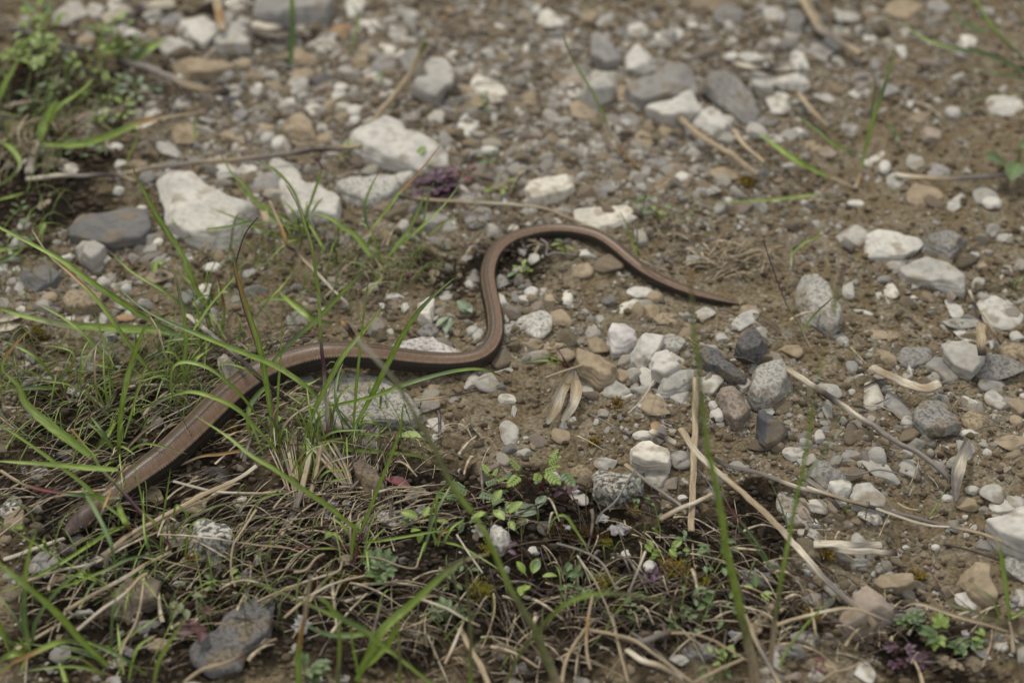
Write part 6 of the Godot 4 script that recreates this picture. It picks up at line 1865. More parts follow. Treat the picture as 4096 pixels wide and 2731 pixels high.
	leaf_blade(t, [1,7.1,-3.1,5.6,11.6,-5.1,13.5,17.5,-7.8,23.8,26.3,-12,30.8,34.1,-16], 1.56, "ggll")
	leaf_blade(t, [-6.3,17.5,-7.8,-7.7,21.9,-9.9,-7.9,27.3,-12.6,-4.7,34.9,-16.4,-1.4,39.6,-18.9], 1.44, "ddgr")
	leaf_blade(t, [15.2,14.3,-8.1,17.7,26.5,-15.7,20.8,34,-20.7], 1.08, "gd")
	leaf_blade(t, [18.1,12.7,-11.3,24.1,16.2,-14.6,29.6,19.1,-17.3], 0.97, "ggg")
	leaf_blade(t, [-2.4,2,-2.3,1.5,6.4,0.4,5.6,3.8,-5.8], 1.32, "gg")
	stalk(t, [-2.4,1.4,-1.2,2.7,2.2,3.8,9.8,1.9,2.9,16.7,-0.1,2.5], 0.72, "rrr")
	leaf_blade(t, [-7.4,8.4,-9.8,-5.8,13.8,-7.8,-3.9,12.2,-15], 1.44, "gr")
	t = tuft("grass_tuft", -88.7, -67.6, "grass shoot with curling blades standing before the chipped cream stone")
	wisps(t, 9, 209)
	leaf_blade(t, [-0.4,4.9,-1.7,3.7,15.2,-5.3,7.8,25.9,-9.2,8.2,28.8,-10.4,5.9,32.9,-12], 1.35, "gggrr")
	leaf_blade(t, [0.4,4,-1.8,-3.2,16,-7.4,-9.1,23.7,-11.3,-15.7,27.9,-13.4,-21.2,29.8,-14.4], 1.47, "gggv")
	leaf_blade(t, [3.4,9.2,-4.2,5.9,12.6,-5.8,8.5,15.4,-7.1], 1.11, "gl")
	leaf_blade(t, [-0.6,2,-1.4,-11.1,5,-3.6,-20.3,11.6,-8.7,-25.8,17.7,-13.4,-31.4,22,-16.9,-38.2,31.4,-25], 1.61, "ggggr")
	leaf_blade(t, [-1.8,3.2,-1.9,-20.1,12.8,-7.6,-29.2,19.6,-11.8], 1.36, "ggg")
	leaf_blade(t, [-0.1,1.2,5.7,-12.5,9.4,10.5,-24.9,12.5,5.5,-41.4,7.4,-10.9], 1.46, "dgg")
	leaf_blade(t, [-15.2,-0.9,52.7,-8.9,6.7,49.9,-4.7,8,44,0.3,0.7,18.1], 1.06, "dgv")
	leaf_blade(t, [16,0.1,58.6,9.9,7.6,65.3,6,10,64.3,0,8.8,56.3,-4.8,4.7,45.6,-9.3,-0.5,33.3], 2.33, "dgggk")
	leaf_blade(t, [8.4,-0.3,52.5,-0,5.9,51.7,-9.4,3.7,47.1,-16.1,-1,43.6], 1.30, "vggd")
	leaf_blade(t, [11.1,1.3,15,8.9,6.4,14.6,4.1,8.5,5.2,-0,5.6,-4.9], 1.35, "ggg")
	t = tuft("grass_tuft", -215.5, -116.1, "grass tuft with swollen pale base and broad blades at the left")
	stalk(t, [0.5,1.2,1.7,1.1,4.3,-6.2,3.2,8.4,-12.3], 3.63, "wwtw")
	leaf_blade(t, [5.4,14,-6.9,6.7,18.6,-9.3,9.9,24.8,-12.6,13.4,29.3,-15.1], 4.50, "glgg")
	leaf_blade(t, [5.3,12.5,-7.9,7.1,16.8,-10.8,13.1,24.7,-16.2,21.6,29.4,-19.6,29.4,34.8,-23.6], 2.84, "lgggl")
	leaf_blade(t, [4.5,8,-12.2,17.2,12.4,-4.7,28,16.4,-1,40,20.5,-1.8,49.1,22.3,-6.5,56.1,21.9,-11.2,66.3,19,-19.2,75.8,14.7,-28], 3.46, "ggggott")
	stalk(t, [1.7,5.6,-6,-1.9,12.4,-3.5,-3.6,16.8,-7.4,-3.3,17.7,-15.2,-2,16.5,-22.9], 1.29, "ttt")
	stalk(t, [2.5,7.3,-13.3,-0.5,13.1,-7,-4.4,10,-19.7], 0.90, "tt")
	t = tuft("grass_tuft", -241.9, -161.8, "blurred grass tuft cut by the left edge beside the leafy weeds")
	wisps(t, 9, 228)
	leaf_blade(t, [0.2,3.6,-1.8,6.3,13.7,-7.2,10.7,20.1,-10.7,13.5,23.5,-12.7], 3.35, "gggg")
	leaf_blade(t, [2.4,16.6,-8.8,12.4,27,-14.7,21.4,34.4,-19.1,26.2,37.2,-20.8,29.8,43.8,-25.1,32,49.3,-28.7], 1.60, "vggd")
	leaf_blade(t, [5.4,1.3,18.7,16.6,8.7,35.4,25,12.4,52.2,23.6,10.6,59.5,14.6,2.3,56.5], 2.81, "dgvg")
	leaf_blade(t, [16.5,1.9,66.4,24.6,6.9,70.6,27.4,2.2,61.4], 1.51, "ggg")
	leaf_blade(t, [9.4,31.4,-54.5,12.5,30,-51.6,17,28.1,-48], 2.07, "ddd")
	leaf_blade(t, [21.1,0.6,101.7,30.3,5.6,106.7,36.7,1.4,99.1], 2.08, "ggdg")
	leaf_blade(t, [23,0.8,111,31.5,5.7,112.7,34.4,1.2,100.4], 2.43, "ddg")
	t = tuft("grass_tuft", -172.7, -116.2, "single bent grass blade with drooping tip left of the large cream block")
	leaf_blade(t, [0.3,1.3,0.7,2.5,8.1,-3,5.9,14.3,-5.3,5.8,18.6,-6.9,4.4,21.6,-8.1], 1.29, "vggg")
	leaf_blade(t, [31.2,10.7,-10.6,30.8,14.4,-14.4,32,18.5,-18.7], 1.17, "ggv")
	t = tuft("grass_tuft", -184.4, -210, "broad soft blade sticking out of the leafy weeds toward the right")
	wisps(t, 9, 240)
	leaf_blade(t, [-0.8,1.2,3.3,6.8,9.9,9.5,13.5,13,5.3,18.2,6.6,-11.2], 4.85, "gdgv")
	leaf_blade(t, [-26.1,10.9,-14.1,-11.4,20.4,-0.9,-6.2,19.4,-6.6,-2.5,13.7,-19], 1.39, "dgdd")
	stalk(t, [-9.2,0.8,20.7,-14,1.3,3.4,-14.1,8.4,-3.5,-13,14.8,-6.2], 1.68, "vgg")
	t = tuft("grass_tuft", 52.7, -55.1, "two thin blades rising behind the slow worm's tail")
	leaf_blade(t, [0,1.2,1.1,-2,6.1,-2,-4.6,13.4,-4.5,-7.8,19.4,-6.6], 0.97, "lgg")
	leaf_blade(t, [0.3,1.2,0.6,0,8.6,-2.9,-0.4,14.6,-4.9], 0.85, "gdg")
	t = tuft("grass_tuft", 22, 15.7, "small reddish-stemmed grass seedling above the pair of dead leaves")
	leaf_blade(t, [-0.6,1.2,0.7,-6.1,5.5,2.9,-9.5,6.7,2.9,-18.6,2.5,-0.6], 1.13, "rggv")
	leaf_blade(t, [-0.9,1.2,0.1,-5,7,2.1,-11.1,3.7,-4.7], 0.91, "rgg")
	stalk(t, [-0,1.2,0.9,-2.1,7,1.1,-4.3,5.7,-5.6], 0.80, "rrk")
	stalk(t, [0.8,1.1,0.5,-0.8,7.6,2.8,-0.3,5.7,-5.2], 0.51, "tt")
	t = tuft("grass_tuft", 26.9, 114.1, "hooked green blade bent over like a cane in the mossy ground")
	leaf_blade(t, [0.2,1.2,0.8,-4.2,7.6,-1.9,-7.4,12.8,-3.2,-10,13.7,-3.4,-12.5,11.7,-2.9,-14,6.5,-1.6], 1.23, "gggg")
	t = tuft("grass_tuft", 53.1, 107.6, "tiny green shoot beside the straw's lower end")
	leaf_blade(t, [-0.5,1.5,3.6,-0.1,2.4,-0.6,-1.3,8.2,-2,-2.5,12.9,-3.2], 0.62, "rgg")
	leaf_blade(t, [-0.3,1.2,-0.2,-2.5,5.8,1.7,-3.4,3.3,-2.2], 1.55, "gd")
	t = tuft("grass_tuft", -117.9, 179.9, "blurred grey-green blade at the bottom under the dark weathered rock")
	leaf_blade(t, [-0.2,1.2,1,2.1,11.7,-1.8,5.6,19,-2.9,9,24.9,-3.9,14.9,33.7,-5.4], 1.60, "vggv")
	t = tuft("grass_tuft", -133.7, 170.9, "large out-of-focus blade sweeping across the lower left corner")
	wisps(t, 9, 260)
	leaf_blade(t, [-0.6,3.3,-0.3,-7.9,14.4,-1.4,-14,25.8,-2.6,-21.9,36.9,-3.8,-29.8,46.6,-4.9,-33.8,51.3,-5.5], 2.80, "ggglo")
	t = tuft("grass_tuft", -73.5, 86.1, "thin paired green blades at the foot of the dry stalk bundle")
	wisps(t, 9, 263)
	leaf_blade(t, [-0.5,1.2,-0.3,1.4,10.3,-4.6,0.4,15.3,-7], 0.74, "ggl")
	leaf_blade(t, [-4.3,4.8,-5,-3.9,9.5,-10.1,-3.4,11.6,-12.4], 0.85, "rrg")
	leaf_blade(t, [3.7,1.1,32.5,-2.1,4,34.5,-7.9,1,35.2], 0.71, "vgd")
	t = tuft("grass_tuft", 89.8, 123.4, "slim dark blade leaning left beyond the tall upright stalk")
	leaf_blade(t, [0.1,2.4,-0.6,-4.7,9.9,-2.4,-10.1,17.3,-4.3,-14.4,23,-5.8,-17.2,28.8,-7.3], 1.11, "ddrt")
	t = tuft("grass_tuft", 150.6, 97.7, "pale wire-thin grass curl beside the grey dead leaf")
	stalk(t, [0.3,1.2,0.5,3.6,4,-2.7,6.1,8.4,-5.7,7.6,11.4,-7.8], 0.47, "ggv")


func lay_straw():
	straw("straw_stem", [106.6, 5.6, 22.1], [0,0,0,3.7,1.1,6.4,18.3,1.4,23.6,28.5,2.3,36,36.7,2.2,46.3,43.4,1.9,52,52.1,1,61.2,53.9,-0.7,62.9], 2.60, 0.70, "twkwnnnn", 0, "thick pale straw stem with frayed end running to the grey dead leaf")
	straw("straw_stem", [71.1, 6.7, 30.8], [0,0,0,-2.5,0.2,26.8,-3.8,-1.2,41.1,-4.9,-2.2,55.5,-6.5,-1.6,71,-7.4,-1.9,79.7], 2.69, 0.50, "ttttt", 1, "upright-lying tan straw with torn lower end beside the tall stalk")
	straw("straw_stem", [63.1, 6.9, 59.2], [0,0,0,6.1,-0.7,13.5,16.3,-1.8,27,27.9,0.9,48.2,37.6,3.1,68,46,2.5,81.8,54.6,1,92.3,59.3,-1.4,96.1], 2.61, 0.60, "twttwnt", 2, "longest straw, ridged and pale, crossing the lower right diagonally")
	straw("straw_stem", [74.4, 3.4, 71.3], [0,0,0,6,1,4.9,16.1,1.7,9.9,25.8,3.8,17,32.9,5.3,22.4,45.3,6.1,27.6,60.4,4.2,32.3,75.7,2.2,35.4,90.3,2.3,40.6,100.8,1.7,45.3], 1.67, 0.60, "knnwkknntt", 3, "long straw with dark segments lying toward the right edge")
	straw("straw_stem", [106.2, 10.1, 93.9], [0,0,0,5.9,2.3,5,13.7,2.3,8.7,20.7,0.2,9.1], 1.36, 0.50, "wtt", 4, "pale split straw lying on the dark-banded straw")
	straw("straw_stem", [129.3, 8, 102.1], [0,0,0,8.1,-0.1,4.7,18.3,-1.4,7,26.2,-3.1,7.4], 1.04, 0.50, "ww", 5, "narrow pale strip along the dark-banded straw")
	straw("bark_strip", [106.3, 6.5, 117.9], [0,0,0,6.4,1.4,1,15.1,0.6,1.3,24.2,-2,-1.4], 3.06, 0.25, "wwnw", 6, "upper half of a split whitish bark splinter")
	straw("bark_strip", [111.3, 6.4, 119.3], [0,0,0,6.7,0.8,2.9,15,-0.3,2.5,24.3,-3,0.6], 2.55, 0.25, "nwwk", 7, "lower half of a split whitish bark splinter with dark tip")
	straw("straw_stem", [170.1, 3.3, -111.4], [0,0,0,15.9,3.1,6,35.2,2.3,6,55.5,2.7,4.4,64.8,1.8,2.5], 2.57, 0.70, "wtnnt", 8, "straight straw lying across sandy soil at the right edge")
	straw("straw_stem", [77, 3.9, -157], [0,0,0,7.1,3.3,19.2,16.8,5.2,34.8,25.5,5.1,46,31.6,2.8,50.9], 3.35, 0.70, "tttt", 9, "thick tan stick sloping down right from the whitish tilted block")
	straw("straw_stem", [100.9, 6.2, -141.5], [0,0,0,3.1,2.1,14.8,11.3,-0.3,26], 2.37, 0.70, "ttt", 10, "short thin tan stick parallel to the thick tan stick")
	straw("straw_stem", [145.7, 6.9, -260.1], [0,0,0,3,-0.3,17.9,4.6,-0.6,28.5,12.2,-0.3,41.2,22.2,0.2,54.6], 5.38, 0.70, "ttnt", 11, "bent brown twig entering from the top edge")
	straw("straw_stem", [102.5, 6.1, -199.3], [0,0,0,8.8,2.3,7.5,18.1,3.4,12.5,29,2.7,11.3], 3.46, 0.50, "kwkw", 12, "pinkish straw lying over the rounded cobble")
	straw("straw_stem", [134.1, 5.4, -173.1], [0,0,0,4.1,0.8,13.6,11.3,-1.9,22.7], 2.71, 0.60, "tt", 13, "short tan straw below the white-topped block")
	straw("straw_stem", [-170.1, 6.2, -107.8], [0,0,0,14.6,1.9,-2.4,33.4,2,-5.5,56,0.7,-12.2,77.4,0.9,-16.2,96.8,1.5,-19,102.3,-0,-22.1], 2.43, 0.70, "tntnkt", 14, "long straw lying behind the large cream block to the two-lobed stone")
	straw("straw_stem", [-215, 5.1, -107.4], [0,0,0,15.2,1.7,1.1,28.1,1.6,2,40.9,1.4,2.8,49.1,-0.1,3.4], 2.18, 0.70, "wwnkt", 15, "pale straw lying left of the large cream block")
	straw("dry_stalk", [-65.8, 2.1, -143.6], [0,0,0,5.1,5.7,-8.7,11.6,11.6,-16.6,18.2,18.1,-22.4,23.5,24.7,-29.2,26.4,31.1,-30.2], 3.31, 0.80, "ttttv", 16, "blurred tan stalk sticking up behind the two-lobed pale stone")
	straw("straw_stem", [-49.6, 4, -92.6], [0,0,0,20.4,1,3.8,49.6,0.3,5.8,64.3,1.2,11,76.6,3,20.3,86.9,2.3,25.5], 1.77, 0.70, "kttwttw", 17, "thin straw running up to the slow worm's highest curve")
	straw("husk", [-202.4, 6.6, -240.1], [0,0,0,9.9,1,-6,19.7,-0.3,-11.8,31.9,-3.2,-21], 6.58, 0.22, "wwkww", 18, "wide pale husk lying by the top edge")
	straw("husk", [-147.5, 9.7, -256.7], [0,0,0,4.2,2.2,22.1,6.8,1.5,35.9], 4.49, 0.30, "ttot", 19, "upright tan husk standing between white stones")
	straw("husk", [-127.7, 6.9, -234.1], [0,0,0,13.2,0.9,3.6,25.8,-0.8,2.9], 4.27, 0.30, "wwkw", 20, "flat pale husk beneath the blue-green blade")
	straw("straw_stem", [-126.3, 5.8, -226.4], [0,0,0,10.9,0.8,2.1,21.9,-0.9,0.6], 2.55, 0.60, "knk", 21, "brown straw just in front of the flat husk")
	straw("twig", [-246.7, 6.8, -232.9], [0,0,0,19.7,1.6,12.9,34.2,2.5,22.4,45.8,1.1,26.6], 2.85, 0.80, "nnk", 22, "grey twig lying among the leafy weeds")
	straw("twig", [-187.5, 6.4, -199.4], [0,0,0,13.8,1.9,7.5,25.5,2.8,17.3,36.8,3,25.2,47.2,2.5,28.1,55.8,0.4,27.9], 3.88, 0.80, "knntk", 23, "grey crooked twig lying in front of the long low stone")
	straw("husk", [140, 7.4, 23.7], [0,0,0,4.4,1.9,6.9,11.2,2.3,12.9,18,2.5,15.2,24.7,0.5,10.4], 3.95, 0.25, "wtwtw", 24, "frayed pale husk chip on soil behind the peaked pebble")
	straw("husk", [185.3, 11.6, 4], [0,0,0,-2.6,1.6,11.3,-2.2,0.3,17.5], 4.36, 0.30, "tttk", 25, "tan husk standing behind the smooth grey cobble")
	straw("straw_stem", [188.1, 3.9, -28.7], [0,0,0,0.2,1.8,15,2.3,2,22.7,5.7,0.9,35.7], 1.19, 0.70, "wktk", 26, "thin spotted stem slanting past the pale dusty stone")
	straw("straw_stem", [-37.6, 3.9, 39.9], [0,0,0,9,1.7,-0.3,17.4,2.1,-1.6,24.8,0.8,-4.1], 0.83, 0.70, "ttkk", 27, "thin dark-and-pale straw on soil below the first bend")
	straw("straw_stem", [-13.1, 5.7, 29.5], [0,0,0,6.2,1.7,-1.9,13.1,0.4,-6.6], 0.56, 0.70, "tww", 28, "wire-thin straw beside the smooth pebble")
	straw("dry_stalk", [-131.5, 2.7, -13.7], [0,0,0,15.2,9.9,26.5,29.9,15.1,48.2,34.6,15.2,54.2,40.1,9.3,55.1,46.4,-0.1,53.6], 2.00, 0.50, "wwnnkkk", 29, "dark flattened dead stalk lying across the slow worm's back")
	straw("dry_stalk", [-100.8, 26.1, -59.3], [0,0,0,5.6,-4.2,12.5,8.6,-8.1,19.2,11.4,-11.5,19.1,19.8,-15,26.8,26,-18.5,32.9,34.5,-22.3,40.4], 1.45, 0.70, "ttoktwww", 30, "jointed tan dead stem slanting behind the grass blades")
	dead_leaf([-114.4, 5.4, 14.9], [[[0,0,0,3.3,1.1,8.3,8.4,-0.7,14.7], 6.27, "wnw"]], "grey folded dead leaf jutting from under the slow worm")
	straw("straw_stem", [-151.5, 8, 150.4], [0,0,0,8.1,1.4,-5.4,18,0.7,-14.7,24.8,-0.3,-22.2,31.4,-2.8,-30.5], 1.47, 0.50, "ttwtt", 32, "dry grey straw beside the flat brown-grey stone")
	straw("straw_stem", [-141.8, 11, 128.9], [0,0,0,8.4,0.2,-11,17,-1.1,-20.9,28.7,-1.4,-30.6,40.8,-0.2,-39.1,48.7,-1,-46.1], 1.81, 0.50, "ttttw", 33, "pale thick straw in the bundle beneath the slow worm's throat")
	straw("straw_stem", [-148.2, 9.4, 134.2], [0,0,0,10.5,0.6,-10.4,18.8,-0.8,-21,30.1,-1.9,-31.8,39.7,-1.4,-39.1,46.7,-2.1,-45.8], 1.30, 0.50, "nttt", 34, "middle straw of the bundle beneath the throat")
	straw("straw_stem", [-169.4, 8, 139], [0,0,0,13.7,2.8,-3.5,24.9,2.7,-8.3,36.3,1.3,-18,46.1,-1.7,-28.8], 1.09, 0.50, "twt", 35, "lower straw of the bundle near the head")
	straw("straw_stem", [-123, 8.1, 88.5], [0,0,0,7.5,0.9,4.3,17.2,1.2,6.1,31.3,2.4,8.1,38.2,1.3,7.3], 1.05, 0.60, "wwt", 36, "horizontal pale straw right of the neck")
	straw("straw_stem", [-178.2, 4.3, 123.5], [0,0,0,9.3,2.5,-1.4,15.6,3.2,-3.5,20.2,2.1,-8.3], 1.52, 0.40, "www", 37, "white-ended straw touching the slow worm's snout")
	straw("straw_stem", [-186.7, 8.1, 83.2], [0,0,0,6.7,1.5,6.1,15.6,1.8,11,23.9,2.4,13.3,34.4,2.6,13.2,41.9,0.8,9.6], 1.27, 0.60, "ttrtt", 38, "reddish tan straw passing behind the head")
	straw("straw_stem", [-173.7, 5.3, 98.4], [0,0,0,6.7,1.9,-2.1,14.3,2.3,-4,21,0.9,-6.5], 0.94, 0.60, "ttt", 39, "short straw beside the head")
	straw("straw_stem", [-143.7, 16.2, 167.6], [0,0,0,6.8,1.2,-7.5,13.8,1.1,-15.4,17.5,0.9,-22.8,19.6,-0.8,-27.4], 1.05, 0.50, "wwwtt", 40, "whitish bent straw crossing the flat brown-grey stone")
	straw("straw_stem", [-129.3, 8.2, 174.7], [0,0,0,0.8,1.6,-7.3,3.2,1.8,-16.7,3.8,1.9,-26.4,3,0.3,-37.2], 0.86, 0.70, "ttt", 41, "tan straw standing steeply before the flat brown-grey stone")
	straw("straw_stem", [-124.8, 8.5, 116], [0,0,0,11.5,0.8,1.5,22,1.3,3.3,35.8,2.3,6.8,47.7,1.1,7.4], 0.71, 0.70, "twtt", 42, "long thin straw over the white-crusted stone")
	straw("straw_stem", [-90.5, 11.7, 107.6], [0,0,0,-4.6,0.8,11.5,-6.3,0.7,18.4,-5.5,1.4,30,-3.3,0.6,37.3], 0.82, 0.70, "tttt", 43, "curved tan straw near the lower middle")
	straw("dry_stalk", [-82.4, 2, 109.7], [0,0,0,3.2,2.5,-7,6.1,4.7,-17.4,7.5,6.6,-28.2,8.1,8.6,-35.3], 2.27, 0.50, "wntw", 44, "whitish dead stalk in the dry clump by the tall shoot")
	straw("dry_stalk", [-77.7, 2.3, 98.3], [0,0,0,-2.3,2,-10.6,-4.8,3.9,-19.4,-7.3,5.7,-26.9], 3.14, 0.50, "ttnt", 45, "brown shaggy stalk in the dry clump by the tall shoot")
	straw("dry_stalk", [-74.4, 2.1, 93.6], [0,0,0,2,2,-9.3,3,4,-19.5,3.4,6.3,-23.3], 2.10, 0.50, "ttt", 46, "tan dead stalk beside the shaggy stalk")
	straw("dry_stalk", [-59.8, 0.5, 84.5], [0,0,0,-2.4,1.8,-5.8,-5.9,3.8,-11.5,-10,5.8,-17.9], 4.79, 0.50, "ttnt", 47, "thick peeling grass base beside the upright brown stone")
	straw("straw_stem", [-49.1, 4.5, 90.9], [0,0,0,6.4,2,0.4,12.6,1.3,-1.7], 0.95, 0.60, "wtt", 48, "short pale straw below the red leaf")
	straw("straw_stem", [-76.8, 8.4, 154.6], [0,0,0,7.3,0.5,-7.4,14.1,0.3,-14.3,20.9,0.6,-17.4,28.6,-0.2,-20.8], 0.98, 0.70, "ttwtt", 49, "curved pale straw around the brown moss")
	straw("straw_stem", [-87.1, 7.3, 145.7], [0,0,0,9.5,0.9,-4.5,19.1,0.5,-9.6,26.8,0.6,-13.6,27.9,-0.7,-18.3], 0.89, 0.70, "ttwt", 50, "long curved straw beside the red-stemmed shoot")
	straw("straw_stem", [-53.7, 7.9, 125.2], [0,0,0,7.9,2.2,3.5,14.6,2.9,7.6,20.2,3.3,8.7,21.4,2.1,3.7], 0.81, 0.70, "tttt", 51, "kinked tan straw right of the red-stemmed shoot")
	straw("straw_stem", [-19.4, 10.5, 117.6], [0,0,0,4.8,0.5,10,9.3,-2.2,16.3], 0.71, 0.70, "www", 52, "thin straight straw near the five-sided white stone")
	straw("straw_stem", [-31.7, 8.8, 146.1], [0,0,0,8,0.9,4.4,15,-0.1,8.1,20.8,-2.5,10.8], 1.08, 0.60, "twwt", 53, "pale straw in the bottom thatch")
	straw("straw_stem", [-22.1, 7.8, 173.8], [0,0,0,3.2,1.9,-8.4,5.7,1.2,-17.7], 1.05, 0.60, "twt", 54, "short straw crossing upright in the bottom thatch")
	straw("straw_stem", [-17.7, 7, 157.2], [0,0,0,4.1,0.2,9.8,7,-0.3,16.8,9.5,-0.4,24,12.4,-1.7,30.9], 1.95, 0.40, "tttt", 55, "broad dry blade sloping to the bottom edge")
	straw("straw_stem", [-74.7, 11.5, 136.9], [0,0,0,4,1.4,-0.7,7.2,1.4,-4.8,9.8,-0.1,-8.3], 0.99, 0.60, "ttt", 56, "small straw near the red-ringed blade")
	straw("straw_stem", [-105.9, 13.2, 186.8], [0,0,0,6.4,2.3,-3.4,15.4,2.9,-7.2,22.6,2.6,-12.3,28.2,0.3,-18.7], 1.03, 0.60, "ttkt", 57, "long straw below the dark weathered rock")
	straw("twig", [29.9, 7.5, 109.3], [0,0,0,2.1,1.6,-3.5,6.4,1.5,-7.9,10.5,1.2,-16.4,12.3,1.1,-21,15.3,-0.4,-27.9], 0.82, 0.80, "nnnn", 58, "thin grey rootlet rising past the streaked dark stone")
	straw("straw_stem", [41.7, 5.6, 76.7], [0,0,0,5.9,0.8,8.5,13.4,-0,16.7,18.9,-0.4,21.5,20.9,-1.9,23.7], 1.60, 0.60, "tnnt", 59, "brown straw between the streaked dark stone and the upright straw")
	straw("straw_stem", [52.8, 6.1, 106.4], [0,0,0,7,0.5,-4.7,14.2,-0.5,-10.1,20.1,-2.5,-16.1], 1.76, 0.50, "twt", 60, "split straw lying under the upright straw")
	straw("twig", [15.8, 6.8, 117.2], [0,0,0,8,1.2,5.4,14.4,1.7,10.8,18.1,2.4,18.3,19.9,1.5,23.5], 0.92, 0.80, "nnn", 61, "long grey rootlet in the mossy ground")
	straw("straw_stem", [22.7, 8.2, 125.9], [0,0,0,5.1,2,12.5,8.6,3.2,23.6,11.1,3.1,36.5], 0.71, 0.70, "wtt", 62, "slim tan straw in the mossy ground")
	straw("straw_stem", [45.9, 15.3, 130.3], [0,0,0,-3.1,1.7,11.2,-7,0.1,20.9], 0.90, 0.70, "wn", 63, "short pale straw standing before the yellow moss")
	straw("straw_stem", [25.1, 11.8, 163.5], [0,0,0,8.4,3.3,3.6,15.3,4.2,8.8,22.1,4.1,14.8,33.5,0.7,22.3], 1.16, 0.60, "tttt", 64, "tan straw curving through the bottom thatch")
	straw("straw_stem", [27.5, 13, 147.6], [0,0,0,-1.9,2.1,11.7,-3.2,2.8,21.8,-3,3.4,31.7,-2.1,2.2,35.5], 0.98, 0.70, "ttott", 65, "upright orange-tan straw in the bottom thatch")
	straw("straw_stem", [33.6, 10.8, 155.4], [0,0,0,0.9,2.5,11.8,2.3,3.1,21.7,3.9,1.6,30.7], 1.07, 0.60, "nttt", 66, "grey straw dropping to the bottom edge")
	straw("straw_stem", [16, 11.5, 185.4], [0,0,0,1.6,1.4,-9.1,5.6,1.6,-17,11.2,0.2,-27.1], 1.22, 0.60, "ttt", 67, "arched tan straw at the bottom")
	straw("husk", [37.7, 12.4, 171.8], [0,0,0,4.8,1.7,6.7,11.8,1.2,9.4,17.9,-1.1,11], 2.10, 0.30, "wwtw", 68, "whitish dry leaf in the bottom thatch")
	straw("straw_stem", [58.4, 14.5, 187.4], [0,0,0,8.2,0.9,-4,17.2,-0.4,-9.4], 1.21, 0.60, "ttt", 69, "tan straw meeting the tall stalk's foot")
	straw("straw_stem", [52.8, 12.7, 165.5], [0,0,0,7.1,1.1,0.9,14.1,0.4,3.5,21.4,-0.5,8.3,25.2,-2.3,9.9], 0.96, 0.70, "ttttt", 70, "bowed tan straw near the shaded grey lump")
	straw("twig", [36.8, 7.9, 163.8], [0,0,0,6.5,2.2,3.2,12.4,2.4,0.2,18,0.9,-2.1], 2.42, 0.70, "bnb", 71, "brown gnarled root in the bottom thatch")
	straw("straw_stem", [77.4, 14.3, 158.6], [0,0,0,2.7,0.3,11.7,5.9,-0.7,20.7,9.3,-2.7,28.8], 1.64, 0.60, "ttnt", 72, "thick dry stalk beside the tall stalk's foot")
	straw("straw_stem", [86.1, 13.9, 164], [0,0,0,8.3,1.8,-2.9,18.5,1.3,-6.6,28.6,-0.3,-8.6,40.9,-4.1,-6.8], 1.25, 0.60, "ttwttn", 73, "tan straw passing before the pinkish brown stone")
	straw("straw_stem", [99.7, 8.9, 183.3], [0,0,0,4.9,1.8,-2.8,10.3,1.7,-4.7,14.9,-0.2,-8.8], 0.94, 0.70, "ttt", 74, "short tan straw at the bottom right")
	straw("straw_stem", [152.8, 2.6, 115.2], [0,0,0,6.4,1.7,3,13.2,2.3,7.2,18.1,1.4,8.7], 0.82, 0.60, "kkk", 75, "thin dark twig in front of the dark-banded straw")
	straw("straw_stem", [138.9, 5, 96.5], [0,0,0,3.1,0.9,2.8,7,-1,2.7], 0.94, 0.50, "tt", 76, "orange-tan splinter on the bare soil")
	straw("twig", [120.7, 7.7, 85.5], [0,0,0,5,1.4,0.7,12.4,0.9,-2.5,18.2,0.5,-2.2,22.7,-1.4,-1.8], 0.74, 0.80, "nnn", 77, "thin bent root near the two-faced block")
	straw("straw_stem", [107.7, 5.7, 85.3], [0,0,0,5.3,2.7,10.3,9.9,1.3,16.3], 2.12, 0.40, "nnk", 78, "brown flattened stem under the clean-cut white stone")
	straw("straw_stem", [44.5, 3.3, -9.7], [0,0,0,5.6,1.8,4,13.6,2.4,5.2,18.1,1.2,3.7], 0.64, 0.70, "nnn", 79, "thin horizontal root behind the pinkish cube stone")
	straw("straw_stem", [29.7, 5.1, 49.4], [0,0,0,5.8,1.9,6.1,11.5,2,11.1,14.8,0.4,13.3], 0.77, 0.70, "nnk", 80, "thin dark stem on soil behind the bright cream block")
	straw("straw_stem", [43.7, 9.2, 52.6], [0,0,0,5.7,2,-5.6,10.9,0.4,-19], 0.55, 0.70, "ww", 81, "pale hair-thin straw before the flat-topped cream cube")
	straw("straw_stem", [24.5, 4.9, 60.4], [0,0,0,4.7,1.6,5.7,10,0.1,8.8], 0.76, 0.70, "wtt", 82, "short pale straw near the dead leaves")
	straw("bark_strip", [52.2, 5.8, 59], [0,0,0,3.5,0.9,4.1,9,-1.3,5.4], 2.50, 0.40, "wkw", 83, "dark-edged bark chip behind the bright cream block")
	straw("straw_stem", [53, 7.9, -44], [0,0,0,6.8,0.7,6.3,11.7,-1.2,5.9], 0.72, 0.70, "tnt", 84, "thin root behind the tail")
	straw("twig", [12.2, 6.1, -59.8], [0,0,0,2.6,2,7.6,2.2,2,13.7,5.9,2.2,12.9,14.4,1,12.3], 1.22, 0.70, "nnn", 85, "kinked grey root inside the tail loop")
	straw("straw_stem", [12.9, 7.5, 30.3], [0,0,0,6.7,1.5,-1.7,14.8,0,-7.3], 1.12, 0.60, "ttt", 86, "straw crossing the stem of the dead leaf pair")


